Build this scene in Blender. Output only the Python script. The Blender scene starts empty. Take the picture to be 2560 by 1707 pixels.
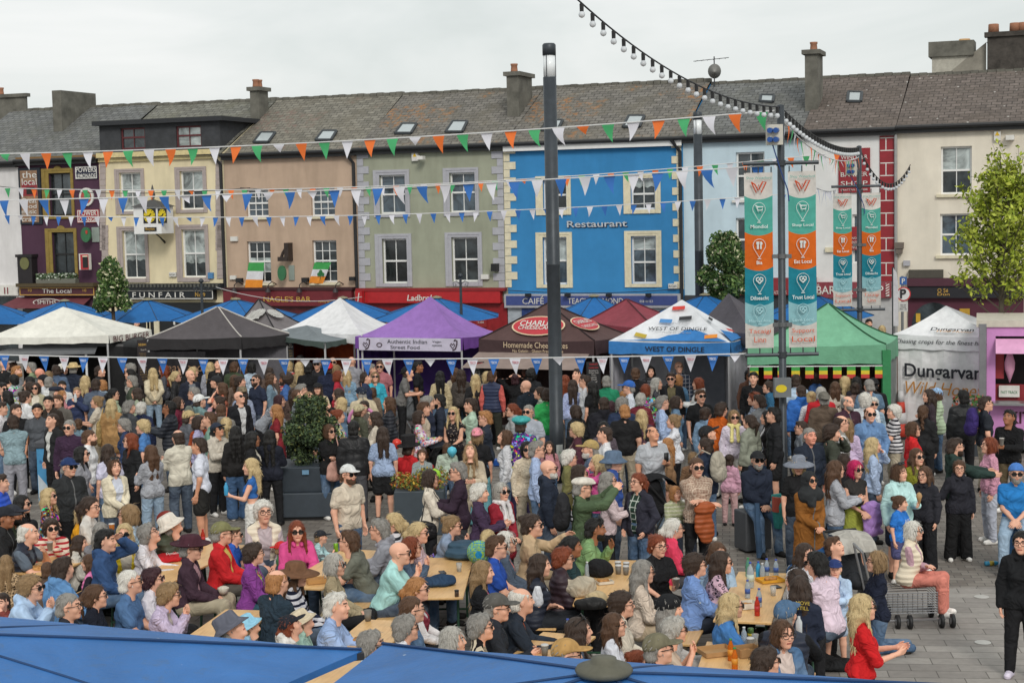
import bpy,math,random
import numpy as np
from mathutils import Matrix,Vector
random.seed(7); np.random.seed(7)
sc = bpy.context.scene
COL = sc.collection
R = math.radians
# ---------------------------------------------------------------- camera model
CW,CH,FPX,HC = 2560.0,1707.0,4000.0,5.5
PITCH,ROLL = math.atan(339/4000.0),0.022
fwd = np.array([0,math.cos(PITCH),-math.sin(PITCH)])
R0 = np.array([1.0,0,0]); U0 = np.array([0,math.sin(PITCH),math.cos(PITCH)])
rgt = math.cos(ROLL)*R0 - math.sin(ROLL)*U0
upv = math.sin(ROLL)*R0 + math.cos(ROLL)*U0
CAM = np.array([0,0,HC])
def ray(px,py):
 return fwd + rgt*((px-CW/2)/FPX) + upv*((CH/2-py)/FPX)
def atz(px,py,z):
 d = ray(px,py); t = (z-HC)/d[2]; return CAM + d*t
def atY(px,py,Y):
 d = ray(px,py); return CAM + d*(Y/d[1])
def scl(p): return FPX/float(np.dot(np.asarray(p)-CAM,fwd))
FA = np.array([-10.3,57.0,0]); FE = np.array([.9400,-.3412,0]); FN = np.array([.3412,.9400,0])
def fac(px,py,off=0.0):
 d = ray(px,py); t = np.dot(FA+FN*off-CAM,FN)/np.dot(d,FN); p = CAM+d*t
 return float(np.dot(p-FA,FE)),float(p[2])
def fpt(u,v,z): return FA + FE*u + FN*v + np.array([0,0,z])   # along, into the building, up
# ---------------------------------------------------------------- colours and materials
def lin(h):
 h = h.lstrip('#'); c = [int(h[i:i+2],16)/255 for i in (0,2,4)]
 return [((x+.055)/1.055)**2.4 if x > .04045 else x/12.92 for x in c]
def rgba(h,k=1.0): return [min(.9,x*k+.010) for x in lin(h)]+[1]  # constant lift fades the blacks: slight haze put into the colour
MATS = {}
def nmat(name):
 m = bpy.data.materials.new(name); m.use_nodes = True
 nt = m.node_tree; b = nt.nodes['Principled BSDF']
 return m,nt,b
def N(nt,t,**k):
 n = nt.nodes.new('ShaderNode'+t)
 for a,v in k.items():
  if a in n.inputs: n.inputs[a].default_value = v
  else: setattr(n,a,v)
 return n
def L(nt,a,b): nt.links.new(a,b)
def mix(nt,fac_,a,b,mode='MIX'):
 n = nt.nodes.new('ShaderNodeMix'); n.data_type = 'RGBA'; n.blend_type = mode
 for i,v in ((0,fac_),(6,a),(7,b)):
  if hasattr(v,'is_linked'): nt.links.new(v,n.inputs[i])
  else: n.inputs[i].default_value = v
 return n.outputs[2]
def ramp(nt,f,*st):
 n = nt.nodes.new('ShaderNodeValToRGB'); nt.links.new(f,n.inputs[0])
 e = n.color_ramp.elements
 while len(e) < len(st): e.new(.5)
 for i,(p,c) in enumerate(st):
  e[i].position = p; e[i].color = c if len(c) == 4 else (*c,1)
 return n.outputs[0]
def G(v): return (v,v,v,1)
def noise(nt,co,s,d=4,r=.6,dist=0):
 n = nt.nodes.new('ShaderNodeTexNoise'); n.inputs['Scale'].default_value = s
 n.inputs['Detail'].default_value = d; n.inputs['Roughness'].default_value = r; n.inputs['Distortion'].default_value = dist
 if co is not None: nt.links.new(co,n.inputs['Vector'])
 return n.outputs['Fac']
def coord(nt,kind='Object',scale=None,rot=None):
 t = nt.nodes.new('ShaderNodeTexCoord'); o = t.outputs[kind]
 if scale or rot:
  m = nt.nodes.new('ShaderNodeMapping'); nt.links.new(o,m.inputs[0])
  if scale: m.inputs['Scale'].default_value = scale
  if rot: m.inputs['Rotation'].default_value = rot
  o = m.outputs[0]
 return o
def bump(nt,b,h,st=.3,dist=.02):
 n = nt.nodes.new('ShaderNodeBump'); n.inputs['Strength'].default_value = st; n.inputs['Distance'].default_value = dist
 nt.links.new(h,n.inputs['Height']); nt.links.new(n.outputs[0],b.inputs['Normal'])
def plain(hexc,rough=.6,metal=0,vary=.12,scale=6,bmp=0,k=1.0,spec=.4):
 key = ('p',hexc,rough,metal,vary,scale,bmp,k)
 if key in MATS: return MATS[key]
 m,nt,b = nmat('surface_'+hexc)
 c = rgba(hexc,k); co = coord(nt)
 f = noise(nt,co,scale,5,.65)
 d = [x*(1-vary) for x in c[:3]]; l = [min(1,x*(1+vary*.7)) for x in c[:3]]
 L(nt,ramp(nt,f,(.3,d),(.7,l)),b.inputs['Base Color'])
 b.inputs['Roughness'].default_value = rough; b.inputs['Metallic'].default_value = metal
 b.inputs['Specular IOR Level'].default_value = spec
 if bmp: bump(nt,b,noise(nt,co,scale*6,3),bmp,.01)
 MATS[key] = m; return m
# ---------------------------------------------------------------- objects
def tag(o,label=None,cat=None,group=None,kind=None):
 if label: o['label'] = label
 if cat: o['category'] = cat
 if group: o['group'] = group
 if kind: o['kind'] = kind
 return o
def empty(name,loc,label=None,cat=None,group=None):
 o = bpy.data.objects.new(name,None); COL.objects.link(o); o.location = [float(x) for x in loc]
 o.empty_display_size = .2
 return tag(o,label,cat,group)
def org(p):
 while p.parent: p = p.parent
 return np.array(p.location)
def link(name,me,mats,parent=None):
 o = bpy.data.objects.new(name,me); COL.objects.link(o)
 for m in (mats if isinstance(mats,(list,tuple)) else [mats]):
  if len(me.materials) < (len(mats) if isinstance(mats,(list,tuple)) else 1): me.materials.append(m)
 if parent is not None: o.parent = parent
 return o
def npmesh(name,V,Q,mi=None,smooth=True):
 me = bpy.data.meshes.new(name); n = len(V); m = len(Q)
 me.vertices.add(n); me.vertices.foreach_set('co',np.ascontiguousarray(V,np.float32).ravel())
 me.loops.add(4*m); me.loops.foreach_set('vertex_index',np.ascontiguousarray(Q,np.int32).ravel())
 me.polygons.add(m); me.polygons.foreach_set('loop_start',np.arange(0,4*m,4,dtype=np.int32))
 if mi is not None: me.polygons.foreach_set('material_index',np.asarray(mi,np.int32))
 if smooth: me.polygons.foreach_set('use_smooth',np.ones(m,bool))
 me.update(calc_edges=True); return me
class MB:
 """collects world-space shapes; build() links them as ONE mesh, relative to its thing's base"""
 def __init__(s): s.v = []; s.f = []; s.m = []
 def add(s,vs,fs,mi=0):
  b = len(s.v); s.v += [tuple(float(c) for c in p) for p in vs]
  for f in fs: s.f.append(tuple(b+i for i in f)); s.m.append(mi)
 def quad(s,a,b,c,d,mi=0): s.add([a,b,c,d],[(0,1,2,3)],mi)
 def tri(s,a,b,c,mi=0): s.add([a,b,c],[(0,1,2)],mi)
 def box(s,c,sz,ax=None,mi=0,taper=1.0):
  c = np.array(c,float); h = np.array(sz,float)/2
  ax = np.eye(3) if ax is None else np.array(ax,float)
  vs = []
  for z in (-1,1):
   for x,y in ((-1,-1),(1,-1),(1,1),(-1,1)):
    k = taper if z > 0 else 1
    vs.append(c+ax[0]*x*h[0]*k+ax[1]*y*h[1]*k+ax[2]*z*h[2])
  s.add(vs,[(3,2,1,0),(4,5,6,7),(0,1,5,4),(1,2,6,5),(2,3,7,6),(3,0,4,7)],mi)
 def tube(s,pts,r,n=8,mi=0,caps=True):
  pts = [np.array(p,float) for p in pts]; rs = r if isinstance(r,(list,tuple)) else [r]*len(pts)
  vs = []; fs = []; prev = None
  for i,p in enumerate(pts):
   t = pts[min(i+1,len(pts)-1)]-pts[max(i-1,0)]; t = t/(np.linalg.norm(t)+1e-9)
   if prev is None:
    a = np.array([0,0,1.0]) if abs(t[2]) < .9 else np.array([1.0,0,0])
   else: a = prev
   x = a-t*np.dot(a,t); x /= np.linalg.norm(x)+1e-9; y = np.cross(t,x); prev = x
   for k in range(n):
    g = 2*math.pi*k/n; vs.append(p+(x*math.cos(g)+y*math.sin(g))*rs[i])
  for i in range(len(pts)-1):
   for k in range(n):
    a,b = i*n+k,i*n+(k+1) % n; fs.append((a,b,b+n,a+n))
  if caps:
   fs.append(tuple(range(n))[::-1]); fs.append(tuple(range((len(pts)-1)*n,len(pts)*n)))
  s.add(vs,fs,mi)
 def lathe(s,c,prof,n=20,mi=0,sx=1,sy=1):
  vs = []; fs = []
  for r,z in prof:
   for k in range(n):
    g = 2*math.pi*k/n; vs.append((c[0]+r*sx*math.cos(g),c[1]+r*sy*math.sin(g),c[2]+z))
  for i in range(len(prof)-1):
   for k in range(n):
    a,b = i*n+k,i*n+(k+1) % n; fs.append((a,b,b+n,a+n))
  if prof[0][0] > 1e-4: fs.append(tuple(range(n))[::-1])
  if prof[-1][0] > 1e-4: fs.append(tuple(range((len(prof)-1)*n,len(prof)*n)))
  s.add(vs,fs,mi)
 def build(s,name,mats,parent=None,smooth=False,bevel=0):
  me = bpy.data.meshes.new(name); o0 = org(parent) if parent is not None else np.zeros(3)
  base = o0
  if parent is None and s.v:
   a = np.array(s.v); base = np.array([a[:,0].mean(),a[:,1].mean(),a[:,2].min()])
  me.from_pydata([tuple(np.array(p)-base) for p in s.v],[],s.f)
  mats = mats if isinstance(mats,(list,tuple)) else [mats]
  for m in mats: me.materials.append(m)
  me.polygons.foreach_set('material_index',np.array(s.m,np.int32))
  if smooth: me.polygons.foreach_set('use_smooth',np.ones(len(s.f),bool))
  me.update()
  o = bpy.data.objects.new(name,me); COL.objects.link(o)
  if parent is not None: o.parent = parent
  else: o.location = base
  if bevel:
   b = o.modifiers.new('bevel','BEVEL'); b.width = bevel; b.segments = 2; b.limit_method = 'ANGLE'
  return o
KIDS = {}
def kids(o): return [c for c in COL.objects if c.parent == o]
def copy_tree(o,parent=None,ch=None):
 c = o.copy(); COL.objects.link(c)
 if parent is not None: c.parent = parent
 for k in list(o.children): copy_tree(k,c)
 return c
def norm(v): v = np.asarray(v,float); return v/(np.linalg.norm(v)+1e-12)
def lettering(txt,ctr,right,up,mat,parent,w=None,h=None,name='lettering',shear=0,depth=.004,size_box=False,bold=0.0):
 cu = bpy.data.curves.new('t','FONT'); cu.body = txt; cu.align_x = 'CENTER'; cu.align_y = 'CENTER'
 cu.shear = shear; cu.extrude = 0; cu.offset = bold; cu.resolution_u = 3
 ob = bpy.data.objects.new('t',cu); COL.objects.link(ob)
 dg = bpy.context.evaluated_depsgraph_get(); me = bpy.data.meshes.new_from_object(ob.evaluated_get(dg))
 bpy.data.objects.remove(ob); bpy.data.curves.remove(cu)
 n = len(me.vertices); co = np.zeros(n*3,np.float32); me.vertices.foreach_get('co',co); co = co.reshape(-1,3)
 lo,hi = co.min(0),co.max(0); mid = (lo+hi)/2; ext = np.maximum(hi-lo,1e-6)
 if w and h: sx,sy = w/ext[0],h/ext[1]
 elif w: sx = sy = w/ext[0]
 else: sx = sy = h/ext[1]
 right = norm(right); up = norm(up); nrm = np.cross(right,up)
 P = np.asarray(ctr)+np.outer((co[:,0]-mid[0])*sx,right)+np.outer((co[:,1]-mid[1])*sy,up)+nrm*depth
 P = P-(org(parent) if parent is not None else 0)
 me.vertices.foreach_set('co',np.ascontiguousarray(P,np.float32).ravel()); me.materials.clear(); me.materials.append(mat); me.update()
 o = bpy.data.objects.new(name,me); COL.objects.link(o)
 if parent is not None: o.parent = parent
 return o
# ---------------------------------------------------------------- signed-distance modelling (surface nets)
EDG = [(0,1),(2,3),(4,5),(6,7),(0,2),(1,3),(4,6),(5,7),(0,4),(1,5),(2,6),(3,7)]
COR = np.array([[i >> 0 & 1,i >> 1 & 1,i >> 2 & 1] for i in range(8)],np.float32)
def surfnet(F,o,h):
 s = F < 0
 c = sum(s[i:F.shape[0]-1+i,j:F.shape[1]-1+j,k:F.shape[2]-1+k].astype(np.int8) for i in (0,1) for j in (0,1) for k in (0,1))
 act = (c > 0) & (c < 8); ai = np.argwhere(act)
 idx = np.full(act.shape,-1,np.int32); idx[act] = np.arange(len(ai))
 V = np.stack([F[ai[:,0]+int(q[0]),ai[:,1]+int(q[1]),ai[:,2]+int(q[2])] for q in COR],1)
 acc = np.zeros((len(ai),3),np.float32); cnt = np.zeros(len(ai),np.float32)
 for a,b in EDG:
  va,vb = V[:,a],V[:,b]; m = (va < 0) != (vb < 0)
  t = np.where(m,va/np.where(m,va-vb,1),0)[:,None]
  acc += (COR[a]+t*(COR[b]-COR[a]))*m[:,None]; cnt += m
 P = (ai+acc/cnt[:,None])*h+o
 Q = []
 for ax in range(3):
  a1,a2 = (ax+1) % 3,(ax+2) % 3
  lo = [slice(1,-1)]*3; hi = [slice(1,-1)]*3; lo[ax] = slice(0,-1); hi[ax] = slice(1,None)
  d = s[tuple(lo)] != s[tuple(hi)]
  g = np.argwhere(d); 
  if not len(g): continue
  g[:,a1] += 1; g[:,a2] += 1
  ins = s[g[:,0],g[:,1],g[:,2]]
  def cell(d1,d2):
   q = g.copy(); q[:,a1] += d1; q[:,a2] += d2; return idx[q[:,0],q[:,1],q[:,2]]
  q = np.stack([cell(-1,-1),cell(0,-1),cell(0,0),cell(-1,0)],1)
  q[~ins] = q[~ins][:,::-1]; Q.append(q)
 return P,np.concatenate(Q)
class SDF:
 def __init__(s,lo,hi,h):
  s.h = h; s.o = np.array(lo,np.float32)-1.5*h; n = np.ceil((np.array(hi)-s.o)/h+2.5).astype(int)
  s.F = np.full(n,1.0,np.float32); s.ax = [s.o[i]+h*np.arange(n[i],dtype=np.float32) for i in range(3)]
 def sl(s,lo,hi):
  r = []
  for i in range(3):
   a = max(0,int((lo[i]-s.o[i])/s.h)); b = min(s.F.shape[i],int((hi[i]-s.o[i])/s.h)+2)
   r.append(slice(a,max(a,b)))
  return tuple(r)
 def grid(s,sl): return np.meshgrid(*[s.ax[i][sl[i]] for i in range(3)],indexing='ij',sparse=True)
 def put(s,sl,d,k):
  f = s.F[sl]
  if k: hh = np.maximum(k-np.abs(f-d),0); s.F[sl] = np.minimum(f,d)-hh*hh*(.25/k)
  else: s.F[sl] = np.minimum(f,d)
 def cone(s,a,b,r1,r2,k=.03):
  a = np.asarray(a,np.float32); b = np.asarray(b,np.float32); m = max(r1,r2)+k+2*s.h
  sl = s.sl(np.minimum(a,b)-m,np.maximum(a,b)+m); X,Y,Z = s.grid(sl)
  ba = b-a; L2 = float(ba@ba)+1e-9; x,y,z = X-a[0],Y-a[1],Z-a[2]
  t = np.clip((x*ba[0]+y*ba[1]+z*ba[2])/L2,0,1)
  d = np.sqrt((x-t*ba[0])**2+(y-t*ba[1])**2+(z-t*ba[2])**2)-(r1+(r2-r1)*t)
  s.put(sl,d,k)
 def _ell(s,c,r,sl):
  X,Y,Z = s.grid(sl); x,y,z = (X-c[0]),(Y-c[1]),(Z-c[2])
  k0 = np.sqrt((x/r[0])**2+(y/r[1])**2+(z/r[2])**2); k1 = np.sqrt((x/r[0]**2)**2+(y/r[1]**2)**2+(z/r[2]**2)**2)
  return k0*(k0-1)/(k1+1e-6)
 def ell(s,c,r,k=.02):
  m = k+2*s.h; c = np.array(c,np.float32); r = np.array(r,np.float32)
  sl = s.sl(c-r-m,c+r+m); s.put(sl,s._ell(c,r,sl),k)
 def sub(s,c,r):
  c = np.array(c,np.float32); r = np.array(r,np.float32); sl = s.sl(c-r-2*s.h,c+r+2*s.h)
  s.F[sl] = np.maximum(s.F[sl],-s._ell(c,r,sl))
 def cut(s,n,d):   # keep n.p < d
  X,Y,Z = s.grid((slice(None),)*3); s.F = np.maximum(s.F,(X*n[0]+Y*n[1]+Z*n[2]-d)).astype(np.float32)
 def mesh(s): return surfnet(s.F,s.o,s.h)
def vnormals(V,Q):
 n = np.cross(V[Q[:,2]]-V[Q[:,0]],V[Q[:,3]]-V[Q[:,1]]); vn = np.zeros_like(V)
 for i in range(4): np.add.at(vn,Q[:,i],n)
 return vn/(np.linalg.norm(vn,axis=1,keepdims=True)+1e-9)
def wob(P,f,ph):
 x,y,z = (P*f).T
 return (np.sin(x+1.3*np.sin(y*.7+ph)+ph)*np.sin(y*1.1+ph*2)+np.sin(z*1.2+1.7*np.sin(x*.6+ph))*np.sin(x*.8-z*.5+ph*3))*.5
def rough(V,Q,amp,f,ph=0.0):
 return V+vnormals(V,Q)*(wob(V,f,ph)*amp)[:,None]
# ---------------------------------------------------------------- shared people materials (colour comes from each object)
def objcol(nt): return N(nt,'ObjectInfo').outputs['Color']
def attr(nt,nm):
 a = N(nt,'Attribute'); a.attribute_type = 'OBJECT'; a.attribute_name = nm; return a.outputs['Color']
def mk_skin():
 m,nt,b = nmat('skin'); co = coord(nt)
 f = noise(nt,co,14,3)
 c = mix(nt,f,objcol(nt),(.55,.22,.15,1)); n = mix(nt,.22,objcol(nt),c)
 L(nt,n,b.inputs['Base Color']); b.inputs['Roughness'].default_value = .5; b.inputs['Specular IOR Level'].default_value = .35
 b.inputs['Subsurface Weight'].default_value = 0
 return m
def mk_hair():
 m,nt,b = nmat('hair'); co = coord(nt,'Object',(110,110,14))
 f = noise(nt,co,1.5,5,.7,1.5)
 d = mix(nt,1,objcol(nt),G(.5),'MULTIPLY'); l = mix(nt,1,objcol(nt),G(1.2),'MULTIPLY')
 n = nt.nodes.new('ShaderNodeMix'); n.data_type = 'RGBA'; L(nt,ramp(nt,f,(.36,G(0)),(.66,G(1))),n.inputs[0]); L(nt,d,n.inputs[6]); L(nt,l,n.inputs[7])
 L(nt,n.outputs[2],b.inputs['Base Color']); b.inputs['Roughness'].default_value = .5; b.inputs['Specular IOR Level'].default_value = .3
 bump(nt,b,f,.6,.010); return m
def cloth_base(nt,b,col,bs=.55,rough=.88,fold=9):
 co = coord(nt)
 n0 = noise(nt,co,fold*.5,2,.45,1.2); g = noise(nt,co,3,2); a = N(nt,'Math',operation='SUBTRACT'); a.inputs[1].default_value = .5; L(nt,n0,a.inputs[0]); q = N(nt,'Math',operation='ABSOLUTE'); L(nt,a.outputs[0],q.inputs[0]); f = ramp(nt,q.outputs[0],(0,G(0)),(.16,G(1)))
 c = mix(nt,1,col,ramp(nt,f,(0,G(.84)),(.8,G(1.05))),'MULTIPLY')  # fold shade painted into the colour: crease lines darker
 c = mix(nt,1,c,ramp(nt,g,(.3,G(.85)),(.7,G(1.05))),'MULTIPLY')
 L(nt,c,b.inputs['Base Color']); b.inputs['Roughness'].default_value = rough; b.inputs['Specular IOR Level'].default_value = .15
 bump(nt,b,f,bs*.75,.03)
def mk_cloth(nm,bs=.6,rough=.88,fold=9,zip_=False):
 m,nt,b = nmat(nm); c = objcol(nt)
 if zip_:
  s = N(nt,'SeparateXYZ'); L(nt,coord(nt),s.inputs[0]); a = N(nt,'Math',operation='ABSOLUTE'); L(nt,s.outputs[0],a.inputs[0]); f = N(nt,'Math',operation='LESS_THAN'); f.inputs[1].default_value = .009; L(nt,a.outputs[0],f.inputs[0]); g = N(nt,'Math',operation='GREATER_THAN'); g.inputs[1].default_value = .06; L(nt,s.outputs[1],g.inputs[0]); h = N(nt,'Math',operation='MULTIPLY'); L(nt,f.outputs[0],h.inputs[0]); L(nt,g.outputs[0],h.inputs[1]); c = mix(nt,h.outputs[0],c,G(.16))
 cloth_base(nt,b,c,bs,rough,fold); return m
def thr(nt,f,e,w=.02): return ramp(nt,f,(max(0,e-w),G(0)),(e+w,G(1)))
def mk_pattern(kind):
 m,nt,b = nmat('fabric_'+kind); co = coord(nt); c1 = objcol(nt); c2 = attr(nt,'second_colour')
 if kind == 'stripe':
  w = N(nt,'TexWave',Scale=4.6,Distortion=.6); w.bands_direction = 'Z'; L(nt,co,w.inputs['Vector']); f = thr(nt,w.outputs['Fac'],.62)
 elif kind == 'zebra':
  w = N(nt,'TexWave',Scale=9,Distortion=3); w.bands_direction = 'DIAGONAL'; L(nt,co,w.inputs['Vector']); f = thr(nt,w.outputs['Fac'],.5)
 elif kind == 'plaid':
  a = N(nt,'TexWave',Scale=3.6); a.bands_direction = 'X'; L(nt,co,a.inputs['Vector'])
  w = N(nt,'TexWave',Scale=3.6); w.bands_direction = 'Z'; L(nt,co,w.inputs['Vector'])
  mx = N(nt,'Math',operation='MAXIMUM'); L(nt,a.outputs['Fac'],mx.inputs[0]); L(nt,w.outputs['Fac'],mx.inputs[1]); f = thr(nt,mx.outputs[0],.93,.03)
 elif kind == 'dots':
  v = N(nt,'TexVoronoi',Scale=26); L(nt,co,v.inputs['Vector']); f = ramp(nt,v.outputs['Distance'],(.25,G(1)),(.33,G(0)))
 elif kind == 'leo':
  v = N(nt,'TexVoronoi',Scale=24,Randomness=.9); L(nt,co,v.inputs['Vector']); f = ramp(nt,v.outputs['Distance'],(.2,G(0)),(.28,G(1)),(.42,G(1)),(.5,G(0)))
 elif kind == 'geo':
  v = N(nt,'TexVoronoi',Scale=22,Randomness=.1); v.distance = 'CHEBYCHEV'; L(nt,co,v.inputs['Vector']); f = ramp(nt,v.outputs['Distance'],(.2,G(1)),(.26,G(0)),(.4,G(0)),(.46,G(1)))
 else:
  f = thr(nt,noise(nt,co,16,2,.5,1),.53,.04)
 col = mix(nt,f,c1,c2)
 if kind == 'floral':
  h = N(nt,'TexVoronoi',Scale=15); L(nt,co,h.inputs['Vector'])
  hs = N(nt,'HueSaturation',Saturation=1.5); L(nt,h.outputs['Color'],hs.inputs['Color'])
  g = mix(nt,thr(nt,noise(nt,co,22,2),.55,.03),col,hs.outputs[0]); col = g
 cloth_base(nt,b,col,.5); return m
M_SKIN = mk_skin(); M_HAIR = mk_hair(); M_CLOTH = mk_cloth('cloth'); M_KNIT = mk_cloth('knit',.8,.95,13); M_PUFF = None
M_JKT = mk_cloth('jacket_cloth',.6,.8,9,True); M_LEATH = mk_cloth('leather',.5,.42,7)
def mk_puff():
 m,nt,b = nmat('quilted'); co = coord(nt)
 w = N(nt,'TexWave',Scale=4.2,Distortion=1.2); w.bands_direction = 'Z'; L(nt,co,w.inputs['Vector'])
 c = mix(nt,1,objcol(nt),ramp(nt,w.outputs['Fac'],(0,G(.84)),(.14,G(1))),'MULTIPLY')
 L(nt,c,b.inputs['Base Color']); b.inputs['Roughness'].default_value = .5; b.inputs['Specular IOR Level'].default_value = .25; bump(nt,b,w.outputs['Fac'],.45,.025); return m
M_PUFF = mk_puff()
def mk_denim():
 m,nt,b = nmat('denim'); co = coord(nt); g = noise(nt,co,4,3)
 c = mix(nt,ramp(nt,g,(.35,G(0)),(.75,G(.5))),objcol(nt),(.30,.38,.48,1)); cloth_base(nt,b,c,.6); return m
M_DENIM = mk_denim()
PAT = {}
def pat(k):
 if k not in PAT: PAT[k] = mk_pattern(k)
 return PAT[k]
M_EYE = plain('241a14',.25,vary=.02); M_LIP = plain('a8584c',.5,vary=.05); M_BROW = plain('3a281c',.8,vary=.05)
M_LENS = plain('0a0a0b',.12,vary=.02); M_SHOE = mk_cloth('shoe',.2,.6,20); M_HAT = mk_cloth('hat_felt',.3,.85,12); M_STRAW = mk_cloth('straw',.8,.8,30)
SKINS = {'p': 'd9a68c','t': 'c68f70','b': '8a5a3c','d': '4b2f22','r': 'd48f78','o': 'cf9f86'}
HAIRC = {'k': '14110f','n': '3a2a20','m': '553a26','d': '8f7350','g': 'c6ae80','r': '7d3a1c','a': '8c8882','w': 'd8d4cb','q': 'c2185b','o': 'ac7848','v': '3a1820','s': 'b0aca4'}
# ---------------------------------------------------------------- head, hair, hands: templates
def head_template(h,fem):
 s = SDF((-.1,-.12,-.17),(.1,.14,.13),h); w = .95 if fem else 1.0
 s.ell((0,-.012,.028),(.076*w,.095,.089),0)
 s.ell((0,.028,-.042),(.057*w,.064,.080),.03)
 s.ell((0,.066,-.098),(.022 if fem else .027,.02,.018),.025)
 for x in (-1,1):
  s.ell((x*.038*w,.058,-.028),(.024,.026,.028),.02)
  s.ell((x*.0775*w,-.008,-.004),(.010,.019,.030),.006)
  s.cone((x*.012,.086,.03),(x*.046,.072,.028),.009 if not fem else .006,.007,.012)
 s.cone((0,.086,.018),(0,.103,-.025),.007,.0105,.014)
 for x in (-1,1): s.ell((x*.011,.095,-.029),(.008,.009,.007),.008)
 for x in (-1,1): s.sub((x*.031,.100,.008),(.017,.017,.011))
 for x in (-1,1): s.ell((x*.031,.076,.007),(.0125,.0125,.0125),.003)
 s.cone((-.017,.084,-.060),(.017,.084,-.060),.0075,.0075,.006)
 s.cone((0,-.018,-.04),(0,-.034,-.165),.054 if not fem else .046,.052 if not fem else .045,.03)
 V,Q = s.mesh(); c = V[Q].mean(1); x = np.abs(c[:,0]); mi = np.zeros(len(Q),int)
 mi[(np.abs(x-.031) < .0105) & (c[:,1] > .072) & (np.abs(c[:,2]-.006) < .0058)] = 1
 mi[(x < .023) & (c[:,1] > .08) & (np.abs(c[:,2]+.060) < .0075)] = 2
 mi[(x > .012) & (x < .049) & (c[:,1] > .066) & (np.abs(c[:,2]-.031) < .006)] = 3
 return V,Q,mi
def hair_template(st,h=.010):
 s = SDF((-.17,-.2,-.5 if st in 'lwB' else -.30),(.17,.13,.2),h)
 def shell(t,ky=0):
  s.ell((0,-.014-ky,.03),(.076+t,.094+t+ky,.088+t),0)
  s.cone((-.03,-.07,-.05),(.03,-.07,-.05),.045+t*.4,.045+t*.4,.03)
 def line(front=.075,side=-.035,nape=-.085):
  X,Y,Z = s.grid((slice(None),)*3)
  f = np.where(Y > 0,side+(front-side)*np.clip(Y/.082,0,1.4)**.8,side+(nape-side)*np.clip(-Y/.05,0,1))
  f = f+(.055*(np.abs(X) > .058)*(Y < .035)*(Y > -.035) if st in 'scr' else -.018*(np.abs(X) > .06)*(Y < .03))
  s.F = np.maximum(s.F,((f-Z)*.7)+0*X).astype(np.float32)
 amp,fr = .004,70
 if st == 's': shell(.012); s.ell((0,.045,.095),(.055,.04,.026),.03); line()
 elif st == 'c': shell(.008); line(.078)
 elif st == 'r':
  shell(.010); line(.075); s.sub((0,.03,.115),(.078,.11,.07))
 elif st == 'z': shell(.016); s.ell((0,.05,.085),(.062,.04,.035),.03); line(.066,-.06,-.095); amp = .006
 elif st in 'blwu' or st == 'p' or st == 'B':
  if st in 'blwB':
   t = .013 if st != 'w' else .019
   shell(t); s.ell((0,-.025,-.045),(.089+(t-.013),.080,.112),.03)
   if st in 'lwB':
    z1 = -.36 if st != 'B' else -.45
    s.cone((-.045,-.085,-.08),(-.05,-.10,z1),.050,.028,.04); s.cone((.045,-.085,-.08),(.05,-.10,z1),.050,.028,.04)
    for x in (-1,1): s.cone((x*.08,-.0,-.04),(x*.095,.03,-.24),.022,.013,.03)
   s.sub((0,.085,-.045),(.066,.095,.105)); 
   X,Y,Z = s.grid((slice(None),)*3)
   if st == 'b': s.F = np.maximum(s.F,(-.125-.03*Y-Z)+0*X).astype(np.float32)
   if st in 'blwB':
    f = np.where((Y > .06) & (Z < .075+.0*X),(.075-Z),-1); s.F = np.maximum(s.F,np.minimum(f,.02)+0*X).astype(np.float32)
   s.sub((0,-.01,-.2),(.050,.055,.14))
   if st == 'w' or st == 'B': amp,fr = .008,46
   else: amp,fr = .005,60
  else:
   shell(.012); line(.078,-.03,-.09)
   if st == 'p': s.cone((0,-.105,.03),(0,-.15,-.02),.026,.03,.02); s.cone((0,-.15,-.02),(0,-.135,-.21),.03,.012,.02)
   else: s.ell((0,-.10,.075),(.045,.042,.042),.01)
 elif st == 'y':
  shell(.024,.003); line(.07,-.045,-.10); amp,fr = .008,75
 elif st == 'f':
  shell(.045,.008); line(.07,-.06,-.11); amp,fr = .012,60
 elif st == 't':     # plait down the back
  shell(.013); line(.078,-.03,-.09)
  for i in range(7): s.ell((.008*(-1)**i,-.105-.006*i,.02-.045*i),(.026,.024,.032),.012)
 V,Q = s.mesh(); V = rough(V,Q,amp,fr,.3)
 if st in 'lbpuz': V = rough(V,Q,.003,130,1.1)
 rs = np.random.RandomState(ord(st)); n = vnormals(V,Q); long_ = st in 'lwbB'; pk = rs.choice(len(V),420 if st not in 'rc' else 160)
 p = V[pk]; nn = n[pk]; dn = np.array([0,0,-1.]) if long_ else p-np.array([0,.03,.16]); t = dn-nn*(nn*dn).sum(1)[:,None]; t = t/(np.linalg.norm(t,axis=1)[:,None]+1e-6)+rs.randn(len(p),3)*(.25 if st not in 'yf' else .6)
 l = (.05 if long_ else .014 if st in 'yf' else .024)*(.5+rs.rand(len(p)))[:,None]; w_ = np.cross(nn,t)*.0030; a = p+nn*.001; b = a+t*l*.5+nn*.0045; c = b+t*l*.5+nn*.001*rs.randn(len(p),1)
 R_ = np.stack([a-w_,a+w_,b+w_,b-w_,c+w_*.3,c-w_*.3],1).reshape(-1,3); i0 = len(V)+6*np.arange(len(p))[:,None]; V = np.concatenate([V,R_]); Q = np.concatenate([Q,i0+[[0,1,2,3]],i0+[[3,2,4,5]]])
 return npmesh('hair',V,Q)
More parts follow.
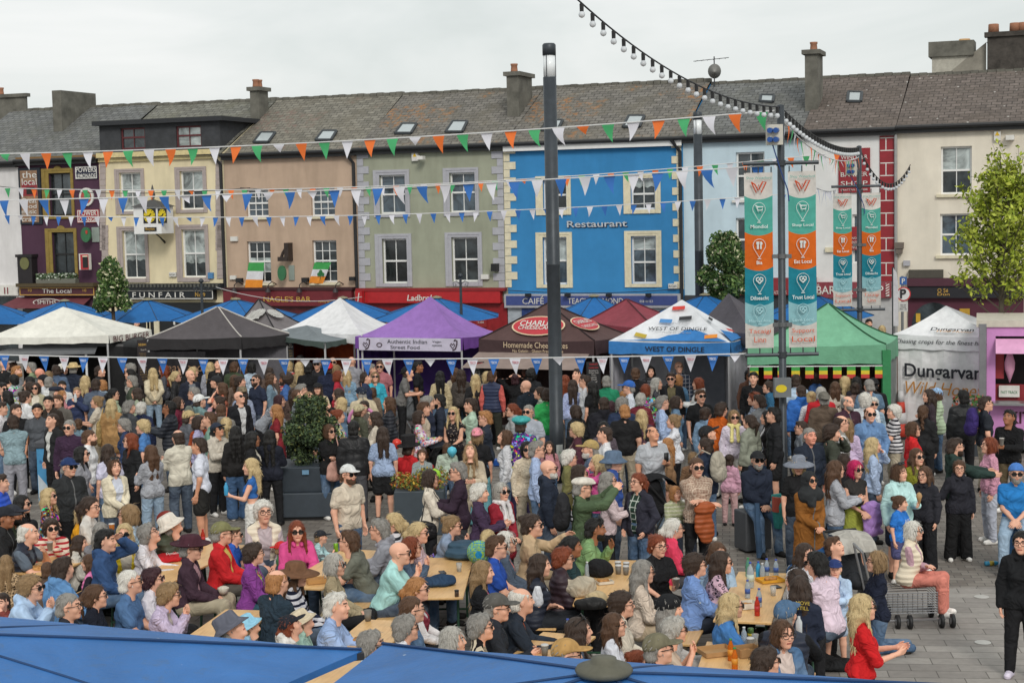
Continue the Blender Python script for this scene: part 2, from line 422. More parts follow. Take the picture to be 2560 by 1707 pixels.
def beard_template(h=.008):
 s = SDF((-.1,-.03,-.17),(.1,.13,.02),h)
 s.ell((0,.030,-.052),(.063,.070,.082),0); s.ell((0,.068,-.105),(.03,.026,.026),.03)
 X,Y,Z = s.grid((slice(None),)*3)
 s.F = np.maximum(s.F,(Z-(-.04-.012*(np.abs(X) < .03)+.0*Y)).astype(np.float32)); s.F = np.maximum(s.F,(.01-Y+0*X+0*Z)).astype(np.float32)
 s.sub((0,.10,-.060),(.02,.03,.011))
 V,Q = s.mesh(); V = rough(V,Q,.004,120,.5); return npmesh('beard',V,Q)
def hand_template(h):
 s = SDF((-.05,-.07,-.21),(.06,.08,.03),h)
 s.cone((0,0,.02),(0,0,-.02),.026,.027,.01)
 for i,y in enumerate((.028,.0095,-.0095,-.027)):
  s.cone((0,y*.6,-.02),(.002,y,-.085),.016,.013,.012)
  l = (.070,.080,.074,.056)[i]; b = np.array([.002,y,-.088]); m = b+np.array([.008,y*.1,-.5*l]); e = m+np.array([.022,0,-.45*l*.9])
  s.cone(b,m,.0095,.0088,.004); s.cone(m,e,.0088,.0072,.002)
 s.cone((.004,.018,-.03),(.014,.045,-.062),.014,.0115,.01); s.cone((.014,.045,-.062),(.024,.052,-.098),.0105,.0085,.003)
 return s.mesh()
HEADS = {(f,l): head_template(.0072 if l == 0 else .0115,f) for f in (0,1) for l in (0,1)}
HANDS = {0: hand_template(.0055),1: hand_template(.0085)}
HAIRT = {}
def hairmesh(st):
 if st not in HAIRT:
  HAIRT[st] = beard_template() if st == 'beard' else hair_template(st)
  HAIRT[st].materials.append(M_HAIR)
 return HAIRT[st]
def lathe_mesh(name,prof,sx=1,sy=1.2,n=24):
 b = MB(); b.lathe((0,-.012,0),prof,n,0,sx,sy); me = bpy.data.meshes.new(name)
 me.from_pydata(b.v,[],b.f); me.polygons.foreach_set('use_smooth',np.ones(len(b.f),bool)); me.update(); return me
def hat_template(k):
 if k in ('cap','capb','beanie','flat','hijab','beret'):
  s = SDF((-.19,-.22,-.32 if k == 'hijab' else -.12),(.19,.26,.21),.009)
  if k == 'cap' or k == 'capb':
   s.ell((0,-.012,.034),(.094,.112,.104),0); s.cut((0,.25,-1),-.030)
   f = 1 if k == 'cap' else -1
   s.ell((0,f*.115-.005,.046),(.072,.085,.010),.012); s.ell((0,-.012,.137),(.01,.01,.008),.004)
  elif k == 'beanie': s.ell((0,-.018,.04),(.096,.114,.108),0); s.cut((0,.35,-1),-.005)
  elif k == 'flat': s.ell((0,.005,.072),(.105,.135,.055),0); s.ell((0,.10,.055),(.075,.055,.014),.02); s.cut((0,.1,-1),-.036)
  elif k == 'beret': s.ell((.01,-.02,.10),(.14,.15,.06),0); s.ell((0,-.01,.06),(.09,.11,.04),.03)
  else:
   s.ell((0,-.015,.02),(.094,.112,.112),0); s.cone((0,-.02,-.06),(0,-.01,-.16),.085,.105,.05)
   s.cone((-.08,.0,-.19),(.08,.0,-.19),.10,.10,.06); s.cone((.05,.08,-.18),(.07,.11,-.30),.06,.05,.04); s.sub((0,.10,-.015),(.058,.06,.082))
  V,Q = s.mesh(); V = rough(V,Q,.003 if k != 'hijab' else .006,40,.7); return npmesh('hat',V,Q)
 P = {'bucket': [(0,.148),(.068,.146),(.088,.128),(.094,.06),(.10,.048),(.150,.002),(.148,-.004),(.092,.038)],
         'fedora': [(0,.132),(.045,.15),(.075,.146),(.090,.12),(.096,.058),(.150,.052),(.172,.064),(.170,.056),(.150,.044),(.09,.05)],
         'wide': [(0,.146),(.06,.146),(.086,.125),(.094,.06),(.15,.04),(.205,.012),(.203,.006),(.148,.032),(.09,.045)],
         'top': [(0,.22),(.098,.22),(.102,.212),(.090,.07),(.095,.055),(.155,.058),(.16,.066),(.156,.048),(.09,.045)]}[k]
 me = lathe_mesh('hat',P)
 return me
HATT = {}
def hatmesh(k):
 if k not in HATT:
  HATT[k] = hat_template('fedora' if k == 'straw' else k)
  HATT[k].materials.append(M_STRAW if k == 'straw' else M_HAT)
 return HATT[k]
def glasses_mesh(dark):
 b = MB()
 for x in (-1,1):
  n = 12; c = np.array([x*.033,.101,.004])
  ring = [c+np.array([math.copysign(abs(math.cos(2*math.pi*i/n))**.7,math.cos(2*math.pi*i/n))*.028,-.004*abs(math.cos(2*math.pi*i/n)),math.copysign(abs(math.sin(2*math.pi*i/n))**.7,math.sin(2*math.pi*i/n))*.021]) for i in range(n)]
  if dark:
   bk = [p-np.array([0,.004,0]) for p in ring]; b.add(ring+bk,[tuple(range(n))]+[tuple(range(n,2*n))[::-1]]+[(i,(i+1) % n,n+(i+1) % n,n+i) for i in range(n)])
  b.tube(ring+[ring[0]],.0032 if not dark else .004,5)
  b.tube([c+np.array([x*.027,-.002,.008]),(x*.079,.075,.012),(x*.084,-.005,.008)],.0034,5)
 b.tube([(-.008,.104,.008),(.008,.104,.008)],.003,5)
 me = bpy.data.meshes.new('sunglasses' if dark else 'glasses'); me.from_pydata(b.v,[],b.f); me.update()
 me.materials.append(M_LENS); return me
GLS = {0: glasses_mesh(0),1: glasses_mesh(1)}
def shoe_mesh():
 s = SDF((-.06,-.11,-.02),(.06,.22,.13),.012)
 s.cone((0,-.045,.04),(0,.11,.032),.042,.036,0); s.cone((0,-.02,.05),(0,-.01,.085),.042,.044,.03); s.cone((0,.05,.05),(0,.1,.04),.035,.03,.03)
 s.cut((0,0,-1),0.0); V,Q = s.mesh(); me = npmesh('shoe',V,Q); me.materials.append(M_SHOE); return me
SHOE = shoe_mesh()
# ---------------------------------------------------------------- skeleton and garments
ARMS = {'down': (.235,.04,.86),'pock': (.205,.10,.93),'clasp': (.03,.23,1.0),'cross': (-.09,.19,1.17),'chin': (.035,.235,1.43),'eat': (.05,.22,1.40),
  'hold': (.09,.31,1.17),'phone': (.05,.33,1.20),'shade': (.085,.15,1.63),'lap': (.09,.31,1.05),'table': (.11,.40,1.22),'back': (.05,-.17,.95),
  'photo': (.10,.40,1.60),'headh': (.10,-.03,1.70),'out': (.52,.12,1.18),'face': (.05,.17,1.50),'hip': (.19,.0,1.02),'wave': (.17,.38,1.48),'side': (.30,.20,1.02),'fwd': (.16,.48,1.22)}
def ik(a,t,l1,l2,pole):
 d = t-a; D = np.linalg.norm(d); D2 = min(D,(l1+l2)*.985); u = d/(D+1e-9); t = a+u*D2
 x = (l1*l1-l2*l2+D2*D2)/(2*D2); hgt = math.sqrt(max(l1*l1-x*x,1e-6)); p = pole-u*np.dot(pole,u); p = p/(np.linalg.norm(p)+1e-9)
 return a+u*x+p*hgt,t
def skeleton(pose,fem,arms,lean,rnd,fat):
 J = {}; c,s_ = math.cos(lean),math.sin(lean)
 zoff = {'s': 0,'w': -.01,'t': -.45,'k': -.47,'l': -.20}[pose]
 pel = np.array([0,0,.95+zoff])
 def T(p):
  p = np.asarray(p,float)-np.array([0,0,.95]); return pel+np.array([p[0],p[1]*c+p[2]*s_,-p[1]*s_+p[2]*c])
 J['T'] = T; sw = .148 if fem else .172
 hx = .088 if fem else .085
 for i,sd in ((0,-1),(1,1)):
  sh = T((sd*sw,-.008,1.388)); a = arms[i]
  w = list(ARMS[a]); 
  if a == 'cross' and i == 1: w[2] -= .05
  tgt = T((sd*w[0]*(.92 if fem else 1),w[1]+(fat*.05 if w[1] > .1 else 0),w[2]))
  pole = np.array([sd*.5,-.5,-.7])
  if a in ('chin',): pole = np.array([sd*.25,.25,-1.])
  if a in ('shade','photo','headh','face','eat','wave'): pole = np.array([sd*.7,.1,-.7])
  if a in ('pock','back','hip'): pole = np.array([sd*.6,-.8,0])
  if a == 'out': pole = np.array([0,-.3,-1.])
  el,wr = ik(sh,tgt,.285,.25,pole); J['sh%d' % i],J['el%d' % i],J['wr%d' % i] = sh,el,wr
  h = pel+np.array([sd*hx,0,-.02]); 
  if pose == 's': k = np.array([sd*(.10+.02*rnd[0]),.02,.50]); an = np.array([sd*(.105+.03*rnd[1]),-.01,.085])
  elif pose == 'w': q = sd*(1 if rnd[0] > .5 else -1); k = np.array([sd*.095,.10+.10*q,.49]); an = np.array([sd*.095,.22*q-.03,.09+.03*(q < 0)])
  elif pose == 't': sp = .05*rnd[0]; k = np.array([sd*(.10+sp),.43,.52]); an = np.array([sd*(.10+sp*1.2),.40+.08*rnd[1],.085])
  elif pose == 'l': k = np.array([sd*.14,.34,.56]); an = np.array([sd*.14,.40,.085])
  else: k = np.array([sd*.10,.06,.07]); an = np.array([sd*.10,-.36,.07])
  J['hp%d' % i],J['kn%d' % i],J['an%d' % i] = h,k,an
 J['pel'] = pel; J['nb'] = T((0,-.012,1.47)); J['hd'] = T((0,.015,1.62)); J['hd'][2] += 0
 return J
def torso(s,T,fem,fat,t,k=.05,hips=True):
 f = fat
 if fem:
  P = [((.095,-.005,1.385),.050,),((.06,.005,1.29),.083+.018*f),((.045,.008+.02*f,1.12),.079+.045*f),((.078,-.008,.96),.103+.03*f)]
 else:
  P = [((.118,-.005,1.378),.056),((.078,.01,1.28),.094+.02*f),((.058,.012+.035*f,1.12),.093+.045*f),((.062,-.006,.97),.101+.02*f)]
 for c,r in P: s.cone(T((-c[0],c[1],c[2])),T(c),r+t,r+t,k)
 for x in (-1,1):
  s.cone(T((x*.11,-.012,1.402)),T((0,-.014,1.482)),.036+t*.7,.043+t*.6,.03)
  if fem: s.cone(T((x*.058,.068+.01*f,1.27)),T((x*.05,.075,1.23)),.048+.012*f+t,.055+.012*f+t,.04)
def bbox(J,pad=.16):
 P = np.array([v for k,v in J.items() if k != 'T']); lo = P.min(0)-pad; hi = P.max(0)+pad
 return lo,hi
def body_mesh(J,fem,fat,h,lod,hyaw,hpit,hs,arms):
 lo,hi = bbox(J,.15); hi[2] = J['nb'][2]+.12; s = SDF(lo,hi,h); T = J['T']
 torso(s,T,fem,fat,0)
 a = .88 if fem else 1.0; a *= 1+.18*fat
 hd = J['hd']; s.cone(J['nb']-[0,0,.03],J['nb']+(hd-J['nb'])*.6,.056*a,.050*a,.03)
 for i in (0,1):
  s.cone(J['sh%d' % i],J['el%d' % i],.050*a,.041*a,.03); s.cone(J['el%d' % i],J['wr%d' % i],.042*a,.028*a,.02)
  s.cone(J['hp%d' % i],J['kn%d' % i],.088*a,.056*a,.03); s.cone(J['kn%d' % i],J['kn%d' % i]*.7+J['an%d' % i]*.3,.056*a,.056*a,.02); s.cone(J['kn%d' % i]*.7+J['an%d' % i]*.3,J['an%d' % i],.056*a,.038*a,.02)
 V,Q = s.mesh(); mi = np.zeros(len(Q),int)
 hv,hq,hm = HEADS[(int(fem),lod)]
 Rh = Matrix.Rotation(hyaw,3,'Z') @ Matrix.Rotation(-hpit,3,'X'); Rh = np.array(Rh)
 hvw = (hv*hs)@Rh.T+hd
 Vs = [V,hvw]; Qs = [Q,hq+len(V)]; ms = [mi,hm]; n = len(V)+len(hvw)
 for i,sd in ((0,-1),(1,1)):
  av,aq = HANDS[lod]; f = norm(J['wr%d' % i]-J['el%d' % i]); z = -f
  inward = np.array([-sd,0.25,0.0])
  if arms[i] in ('table','lap','clasp','cross'): inward = np.array([-sd*.5,-.3,-1.0])
  if arms[i] in ('chin','eat','face','hold','phone'): inward = np.array([-sd*.6,-.8,.2])
  x = inward-z*np.dot(inward,z); x = norm(x); y = np.cross(z,x)
  if sd > 0: av2 = av*np.array([1,-1,1]); aq2 = aq[:,::-1]
  else: av2,aq2 = av,aq
  th = y if sd < 0 else -y
  if th[1]+th[2]*.7 < 0: av2 = av2*np.array([1,-1,1]); aq2 = aq2[:,::-1]
  W = np.stack([x,y,z],1); hv2 = (av2*(.92 if fem else 1)*(1 if hs < 1.12 else .9))@W.T+J['wr%d' % i]
  Vs.append(hv2); Qs.append(aq2+n); ms.append(np.zeros(len(aq2),int)); n += len(hv2)
 return np.concatenate(Vs),np.concatenate(Qs),np.concatenate(ms),Rh
def top_mesh(J,fem,fat,h,kind,ph,opened=False,hem=None,sleeve=None):
 T = J['T']; lo,hi = bbox(J,.17); hi[2] = J['nb'][2]+.15
 t = {'tee': .019,'ls': .019,'tank': .012,'jkt': .025,'hood': .027,'coat': .028,'vest': .032,'dress': .017,'puff': .038,'cardi': .024,'inner': .014}[kind]
 sl = {'tee': .62,'tank': 0,'vest': 0,'dress': .5}.get(kind,2.0) if sleeve is None else sleeve
 hem = {'tee': .84,'ls': .85,'tank': .93,'jkt': .82,'hood': .84,'coat': .60,'vest': .84,'dress': .55,'puff': .82,'cardi': .80,'inner': .86}[kind] if hem is None else hem
 s = SDF(lo,hi,h); torso(s,T,fem,fat,t)
 seat = J['pel'][2] < .8
 skirt = kind in ('coat','dress')
 ar = (.90 if fem else 1.0)*(1+.18*fat)
 for i,sd in ((0,-1),(1,1)):
  if skirt:
   if not seat: s.cone(T((sd*.065,0,.93)),(sd*.085,0,hem*1.0+.12),.115+t,.125+t,.05)
   else: s.cone(J['hp%d' % i],J['kn%d' % i],.10+t,.08+t,.05)
  elif not seat: s.cone(T((sd*.07,0,.93)),J['hp%d' % i]*.75+J['kn%d' % i]*.25,.100+t,.088+t,.04)
 X,Y,Z = s.grid((slice(None),)*3)
 up = T((0,0,1.95))-T((0,0,.95)); p0 = T((0,0,hem)) if not (skirt and not seat) else np.array([0,0,hem])
 if skirt: 
  if not seat: s.F = np.maximum(s.F,(hem-Z)+0*X+0*Y).astype(np.float32)
 else:
  hh = max(hem,.875) if seat else hem; p0 = T((0,0,hh)); s.F = np.maximum(s.F,-((X-p0[0])*up[0]+(Y-p0[1])*up[1]+(Z-p0[2])*up[2])).astype(np.float32)
 if opened:
  c = T((0,.18,1.2)); n1 = T((0,1,.95))-T((0,0,.95))
  zz = (X-c[0])*up[0]+(Y-c[1])*up[1]+(Z-c[2])*up[2]; yy = (X-J['pel'][0])*n1[0]+(Y-J['pel'][1])*n1[1]+(Z-J['pel'][2])*n1[2]
  wv = np.clip(.055+.10*zz+.03*np.abs(zz),.03,.085); s.F = np.maximum(s.F,np.minimum(wv-np.abs(X),yy-.0+0*X)).astype(np.float32)
 for i in (0,1):
  sh,el,wr = J['sh%d' % i],J['el%d' % i],J['wr%d' % i]; tr = t*(.9 if kind != 'puff' else .75)
  if sl <= 0: s.cone(sh,sh*.9+el*.1,.046*ar+tr*.6,.044*ar+tr*.6,.03); continue
  if sl <= 1: s.cone(sh,sh*(1-sl)+el*sl,.052*ar+tr,.056*ar+tr,.03)
  else:
   f = min(sl-1,1)*.97 if sl < 2 else .97
   s.cone(sh,el,.053*ar+tr,.045*ar+tr,.03); e = el*(1-f)+wr*f; s.cone(el,e,.046*ar+tr,.034*ar+tr*1.0,.02)
 nb = J['nb']; d = norm(J['hd']-nb)
 if kind == 'hood':
  b = T((0,-.085,1.475)); s.cone(b+np.array([-.06,.03,.02]),b+np.array([.06,.03,.02]),.045,.045,.03); s.cone(b,b-np.array([0,.01,.06]),.055,.04,.03)
  for x in (-1,1): s.cone(b+np.array([x*.07,.03,.02]),T((x*.045,.085,1.445)),.034,.024,.02)
 elif kind in ('jkt','coat','cardi','vest','puff'):
  for x in (-1,1): s.cone(T((x*.05,-.05,1.49)),T((x*.065,.05,1.455)),.026,.022,.02)
  s.cone(T((-.05,-.06,1.49)),T((.05,-.06,1.49)),.027,.027,.02)
 V,Q = s.mesh(); V = rough(V,Q,.0042 if kind not in ('tank','inner') else .002,19,ph); V = rough(V*np.array([1,1,1.7]),Q,.0034,38,ph*2)/np.array([1,1,1.7])
 return V,Q
def bottom_mesh(J,fem,fat,h,kind,ph):
 T = J['T']; lo,hi = bbox(J,.17); hi[2] = J['pel'][2]+.25; s = SDF(lo,hi,h); t = .014
 a = (.95 if fem else 1.0)*(1+.15*fat); seat = J['pel'][2] < .8
 hipr = .103+.03*fat if fem else .101+.02*fat
 s.cone(T((-.065,-.006,.955)),T((.065,-.006,.955)),hipr+t*.45,hipr+t*.45,.04)
 s.cone(T((-.055,.004,1.03)),T((.055,.004,1.03)),.085+.04*fat+t*.3,.085+.04*fat+t*.3,.04)
 for i,sd in ((0,-1),(1,1)):
  hp,kn,an = J['hp%d' % i],J['kn%d' % i],J['an%d' % i]
  if kind == 'skirt':
   if seat: s.cone(hp,kn,.11,.09,.05)
   else: s.cone(hp,(sd*.075,.0,.52),.115,.135,.05)
  elif kind == 'shorts': s.cone(hp,hp*.22+kn*.78,.10*a+t,.092*a+t,.03)
  elif kind == 'wide': s.cone(hp,kn,.10*a+t,.10*a,.03); s.cone(kn,an,.098*a,.105*a,.02)
  else:
   s.cone(hp,kn,.094*a+t,.062*a+t,.03); s.cone(kn,an+np.array([0,0,.0]),.064*a+t,.048*a+t,.02)
 if kind == 'skirt' and not seat: s.cut((0,0,-1),-.50)
 s.cut((0,0,1),J['pel'][2]+.10)
 if kind != 'skirt' and not seat: s.cut((0,0,-1),-.03)
 V,Q = s.mesh(); V = rough(V,Q,.0035,19,ph); V = rough(V*np.array([1,1,1.8]),Q,.003,40,ph*2)/np.array([1,1,1.8])
 return V,Q
PEOPLE = []
def colour(o,hx,k=1.25): o.color = rgba(hx,k)
def part(name,me,parent,hx,mat,k=1.25):
 if not me.materials: me.materials.append(mat)
 o = bpy.data.objects.new(name,me); COL.objects.link(o); o.parent = parent; colour(o,hx,k); return o
BOT = {'j': ('trousers','3c5674','denim'),'dj': ('trousers','252f40','denim'),'lj': ('trousers','8ea4b8','denim'),'k': ('trousers','17171a',None),'g': ('trousers','85868c',None),
       'b': ('trousers','a59a86',None),'w': ('trousers','dcd9d3',None),'sk': ('shorts','1a1a1c',None),'n': ('trousers','1e2430',None),'dg': ('trousers','4a4a4e',None)}
TOPNAME = {'tee': 'shirt','ls': 'jumper','tank': 'tank_top','jkt': 'jacket','hood': 'hoodie','coat': 'coat','vest': 'gilet','dress': 'dress','puff': 'padded_jacket','cardi': 'cardigan'}
def make_person(px,py,code,yaw,hair,top,bottom,arms,extra,label,idx):
 rs = np.random.RandomState(idx*13+5); rnd = rs.rand(8)
 ex = extra.split(); fem = code[0] in 'fk' and 'boy' not in label or code[0] == 'f'; kid = code[0] == 'k'; pose = code[1]
 if kid and pose in 'mf': fem = pose == 'f'; pose = 's'
 elif kid: fem = hair[0] in 'lwbputB'
 fat = 1.0 if 'fat' in ex else (.45 if 'stout' in ex else .12*rnd[2])
 height = 1.66 if code[0] == 'f' else 1.76
 if kid: height = 1.25
 lift = 0; lean = {'t': .06,'s': .0,'w': .04,'k': 0,'l': .05}[pose]+.03*rnd[3]; hyaw = (rnd[4]-.5)*.5; hpit = -.05+(rnd[5]-.5)*.15; skin = 'p' if rnd[6] > .35 else 'o'; depthfix = None
 for e in ex:
  if e[0] == 'h' and e[1:2].isdigit(): height = float(e[1:])
  elif e.startswith('hy'): hyaw = R(float(e[2:]))
  elif e.startswith('hp'): hpit = R(float(e[2:]))
  elif e.startswith('lean'): lean = R(float(e[4:]))
  elif e.startswith('sk:'): skin = e[3:]
  elif e[0] == 'z' and e[1:2] in '.0123': lift = float(e[1:])
 height *= 1.075 if pose == 't' else 1.02
 sf = height/1.75; hs = 1.10+max(0,1.6-height)*.40
 if pose in 'tkl' and kid: hs = 1.04+max(0,1.6-height)*.42
 al = arms.split('/'); al = al*2 if len(al) == 1 else al
 al = [a if a else 'down' for a in al]
 if arms == '': al = ['lap','lap'] if pose in 't' else ['down','down']
 if 'chin' in al and pose == 't': lean = max(lean,.30)
 if 'table' in al: lean = max(lean,.20)
 J = skeleton(pose,fem,al,lean,rnd,fat)
 ya = R(yaw)-math.pi/2
 hat = None; hcol = 'n'; hst = 's'
 for h_ in hair.split('+'):
  if ':' in h_: hat = h_.split(':')
  elif h_: hst = h_[0]; hcol = h_[1:] or 'n'
 topz = .125*hs+(.025 if hat else (.012 if hst not in 'xcr' else 0))
 ht = J['hd']+np.array([0,-.01,topz]); ht = ht*sf
 cs,sn = math.cos(ya),math.sin(ya); off = np.array([cs*ht[0]-sn*ht[1],sn*ht[0]+cs*ht[1]])
 zt = ht[2]+lift; P = atz(px,py,zt)
 return dict(P=P,zt=zt,off=off,px=px,py=py,ya=ya,sf=sf,hs=hs,J=J,fem=fem,fat=fat,hyaw=hyaw,hpit=hpit,al=al,hat=hat,hst=hst,hcol=hcol,skin=skin,lift=lift,top=top,bottom=bottom,ex=ex,label=label,pose=pose,idx=idx,rnd=rnd,kid=kid)
def build_person(d):
 J,fem,fat,rnd,ex = d['J'],d['fem'],d['fat'],d['rnd'],d['ex']; P = d['P']; sz = scl(P)
 lod = 0 if sz > 150 else 1; h = .0185 if sz > 165 else (.022 if sz > 125 else .028); ph = d['idx']*1.7
 zadj = d.get('zk',1.0); sf = d['sf']*zadj
 V,Q,mi,Rh = body_mesh(J,fem,fat,h*1.15,lod,d['hyaw'],d['hpit'],d['hs'],d['al'])
 me = npmesh('person',V,Q,mi)
 for m in (M_SKIN,M_EYE,M_LIP,M_BROW): me.materials.append(m)
 o = bpy.data.objects.new('person',me); COL.objects.link(o); o.color = rgba(SKINS[d['skin']],1.2)
 o.location = (P[0]-d['off'][0]*zadj,P[1]-d['off'][1]*zadj,d['lift']); o.rotation_euler = (0,0,d['ya']); o.scale = (sf*1.07,sf*1.07,sf)
 seated = d['pose'] in 'tl'
 tag(o,d['label'],'person','people seated on the benches' if d['pose'] == 't' else 'people standing in the square')
 H4 = Matrix(Rh.tolist()).to_4x4(); H4.translation = Vector(J['hd']); S = Matrix.Diagonal((d['hs'],)*3).to_4x4()
 def on_head(name,me,hx,k=1.15):
  q = bpy.data.objects.new(name,me); COL.objects.link(q); q.parent = o; q.matrix_local = H4 @ S; colour(q,hx,k); return q
 hx = HAIRC.get(d['hcol'],None) or d['hcol']
 if d['hst'] != 'x' and not (d['hat'] and d['hat'][0] == 'hijab'): on_head('hair',hairmesh(d['hst'] if not (d['hat'] and d['hst'] in 'szyf') else 'c'),hx)
 if 'bd' in ex: on_head('beard',hairmesh('beard'),hx)
 if 'wb' in ex: on_head('beard',hairmesh('beard'),HAIRC['w'])
 if d['hat']: on_head('headscarf' if d['hat'][0] == 'hijab' else 'hat',hatmesh(d['hat'][0]),d['hat'][1])
 if 'sg' in ex: on_head('sunglasses',GLS[1],'101010')
 if 'gl' in ex: on_head('glasses',GLS[0],'201814')
 if 'sgh' in ex:
  q = on_head('sunglasses',GLS[1],'101010'); q.matrix_local = H4 @ S @ Matrix.Translation((0,-.035,.075)) @ Matrix.Rotation(R(35),4,'X')
 tk = d['top'].split(); kind = tk[0]; cols = [t for t in tk[1:] if t[0] != '@']; pt = [t[1:].split(':') for t in tk[1:] if t[0] == '@']
 mat = {'puff': M_PUFF,'vest': M_PUFF,'ls': M_KNIT,'cardi': M_KNIT,'jkt': M_JKT,'coat': M_JKT}.get(kind,M_CLOTH)
 sl = None; hem = None
 for e in ex:
  if e.startswith('hem'): hem = float(e[3:])
  if e.startswith('slv'): sl = float(e[3:])
 if 'leather' in ex: mat = M_LEATH
 if 'denim' in ex: mat = M_DENIM
 if 'quilt' in ex: mat = M_PUFF
 opened = len(cols) > 1 and kind in ('jkt','hood','cardi','coat','vest','puff')
 if pt: mat = pat(pt[0][0]) if not opened else mat
 tv,tq = top_mesh(J,fem,fat,h,kind,ph,opened,hem,sl)
 t = part(TOPNAME[kind],npmesh('top',tv,tq),o,cols[0],mat)
 if pt and not opened: t['second_colour'] = lin(pt[0][1])
 if len(cols) > 1:
  iv,iq = top_mesh(J,fem,fat,h,'inner',ph,False,None,2.0 if kind == 'vest' and 'tee' not in ex else .6)
  im = pat(pt[0][0]) if pt else M_CLOTH
  t2 = part('shirt',npmesh('inner',iv,iq),o,cols[1],im)
  if pt: t2['second_colour'] = lin(pt[0][1])
 b = d['bottom']
 if b:
  if ':' in b: bk,bh = b.split(':'); bt = None
  elif b in BOT: bk,bh,bt = BOT[b]
  else: bk,bh,bt = 'trousers',b,None
  bv,bq = bottom_mesh(J,fem,fat,h*1.1,bk,ph)
  part(bk if bk != 'wide' else 'trousers',npmesh('bottom',bv,bq),o,bh,M_DENIM if bt or bk == 'denim' else M_CLOTH)
 if 'scarf' in ex or any(e.startswith('scarf:') for e in ex):
  sh = [e for e in ex if e.startswith('scarf')][0].split(':')[1]; s = SDF((-.2,-.2,J['nb'][2]-.35),(.2,J['nb'][1]+.3,J['nb'][2]+.15),.014); T = J['T']
  for k in range(10):
   g0,g1 = k*math.pi/5,(k+1)*math.pi/5; s.cone(T((.085*math.cos(g0),.075*math.sin(g0),1.475)),T((.085*math.cos(g1),.075*math.sin(g1),1.475)),.034,.034,.02)
  for x in (-1,1): s.cone(T((x*.05,.10,1.44)),T((x*.06,.16,1.2)),.03,.035,.02)
  V2,Q2 = s.mesh(); part('scarf',npmesh('scarf',rough(V2,Q2,.006,50,1),Q2),o,sh,M_CLOTH)
 if d['pose'] in 'swl' or sz > 120:
  sc_ = [e for e in ex if e.startswith('shoe')]; sh = sc_[0][4:] if sc_ else ('d8d5d0' if rnd[7] > .55 else '1c1a1a')
  for i,sd in ((0,-1),(1,1)):
   a = J['an%d' % i]; q = bpy.data.objects.new('shoe',SHOE); COL.objects.link(q); q.parent = o; q.location = (a[0],a[1]+.01,a[2]-.085)
   q.rotation_euler = (0 if d['pose'] != 'k' else R(-75),0,-sd*.18); colour(q,sh)
 return o
YAW = {'R': 0,'C': -90,'L': 180,'A': 90,'RC': -45,'RA': 45,'LC': -135,'LA': 135,'CR': -70,'CL': -110,'AR': 70,'AL': 110,'RRC': -22,'RRA': 22,'LLC': -158,'LLA': 158}
# ---------------------------------------------------------------- world, sun, camera
w = bpy.data.worlds.new('World'); sc.world = w; w.use_nodes = True; nt = w.node_tree; nt.nodes.clear()
SUN_EL = R(36)
sky = N(nt,'TexSky'); sky.sky_type = 'NISHITA'; sky.sun_disc = False; sky.sun_elevation = SUN_EL; sky.sun_rotation = R(166); sky.air_density = 1.2; sky.dust_density = 3
b1 = N(nt,'Background',Strength=.10); L(nt,sky.outputs[0],b1.inputs[0])
tc = N(nt,'TexCoord'); mp = N(nt,'Mapping'); L(nt,tc.outputs['Generated'],mp.inputs[0]); mp.inputs['Scale'].default_value = (1,1,3.2); mp.inputs['Location'].default_value = (.35,0,.1)
cl = noise(nt,mp.outputs[0],3.4,5,.55,.5)
cc = ramp(nt,cl,(.28,(.58,.625,.615)),(.48,(.71,.745,.735)),(.70,(.85,.86,.85)))
b2 = N(nt,'Background',Strength=1.14); L(nt,cc,b2.inputs[0])
ms = N(nt,'MixShader'); ms.inputs[0].default_value = .90; L(nt,b1.outputs[0],ms.inputs[1]); L(nt,b2.outputs[0],ms.inputs[2])
wo = N(nt,'OutputWorld'); L(nt,ms.outputs[0],wo.inputs[0])
sl = bpy.data.lights.new('sun','SUN'); sl.energy = 1.5; sl.angle = R(16); sl.color = (1,.96,.90)
so = bpy.data.objects.new('sun',sl); COL.objects.link(so); so.location = (10,-10,30)
so.rotation_euler = (R(54),R(14),0)
cd = bpy.data.cameras.new('camera'); co_ = bpy.data.objects.new('camera',cd); COL.objects.link(co_); sc.camera = co_
cd.sensor_width = 36; cd.lens = FPX/CW*36; cd.clip_end = 2000; cd.clip_start = .5
M = Matrix([list(rgt),list(upv),list(-fwd)]).transposed().to_4x4(); M.translation = Vector(CAM); co_.matrix_world = M
sc.view_settings.view_transform = 'Standard'; sc.view_settings.look = 'None'; sc.view_settings.exposure = 0
# ---------------------------------------------------------------- zoom helpers: (source pixels)
def Z(ox,oy,k): return lambda x,y: (ox+x*k,oy+y*k)
Z1 = Z(0,200,.27234); Z2 = Z(0,560,.27234); Z3 = Z(560,200,.27234); Z4 = Z(560,560,.27234); Z5 = Z(1160,200,.27234); Z6 = Z(1160,560,.27234); Z7 = Z(1760,60,.34014); Z8 = Z(1760,560,.34014)
def frect(zf,x0,y0,x1,y1,off=0):
 a = zf(x0,(y0+y1)/2); b = zf(x1,(y0+y1)/2); t = zf((x0+x1)/2,y0); d = zf((x0+x1)/2,y1)
 return fac(*a,off)[0],fac(*d,off)[1],fac(*b,off)[0],fac(*t,off)[1]     # u0, z0, u1, z1
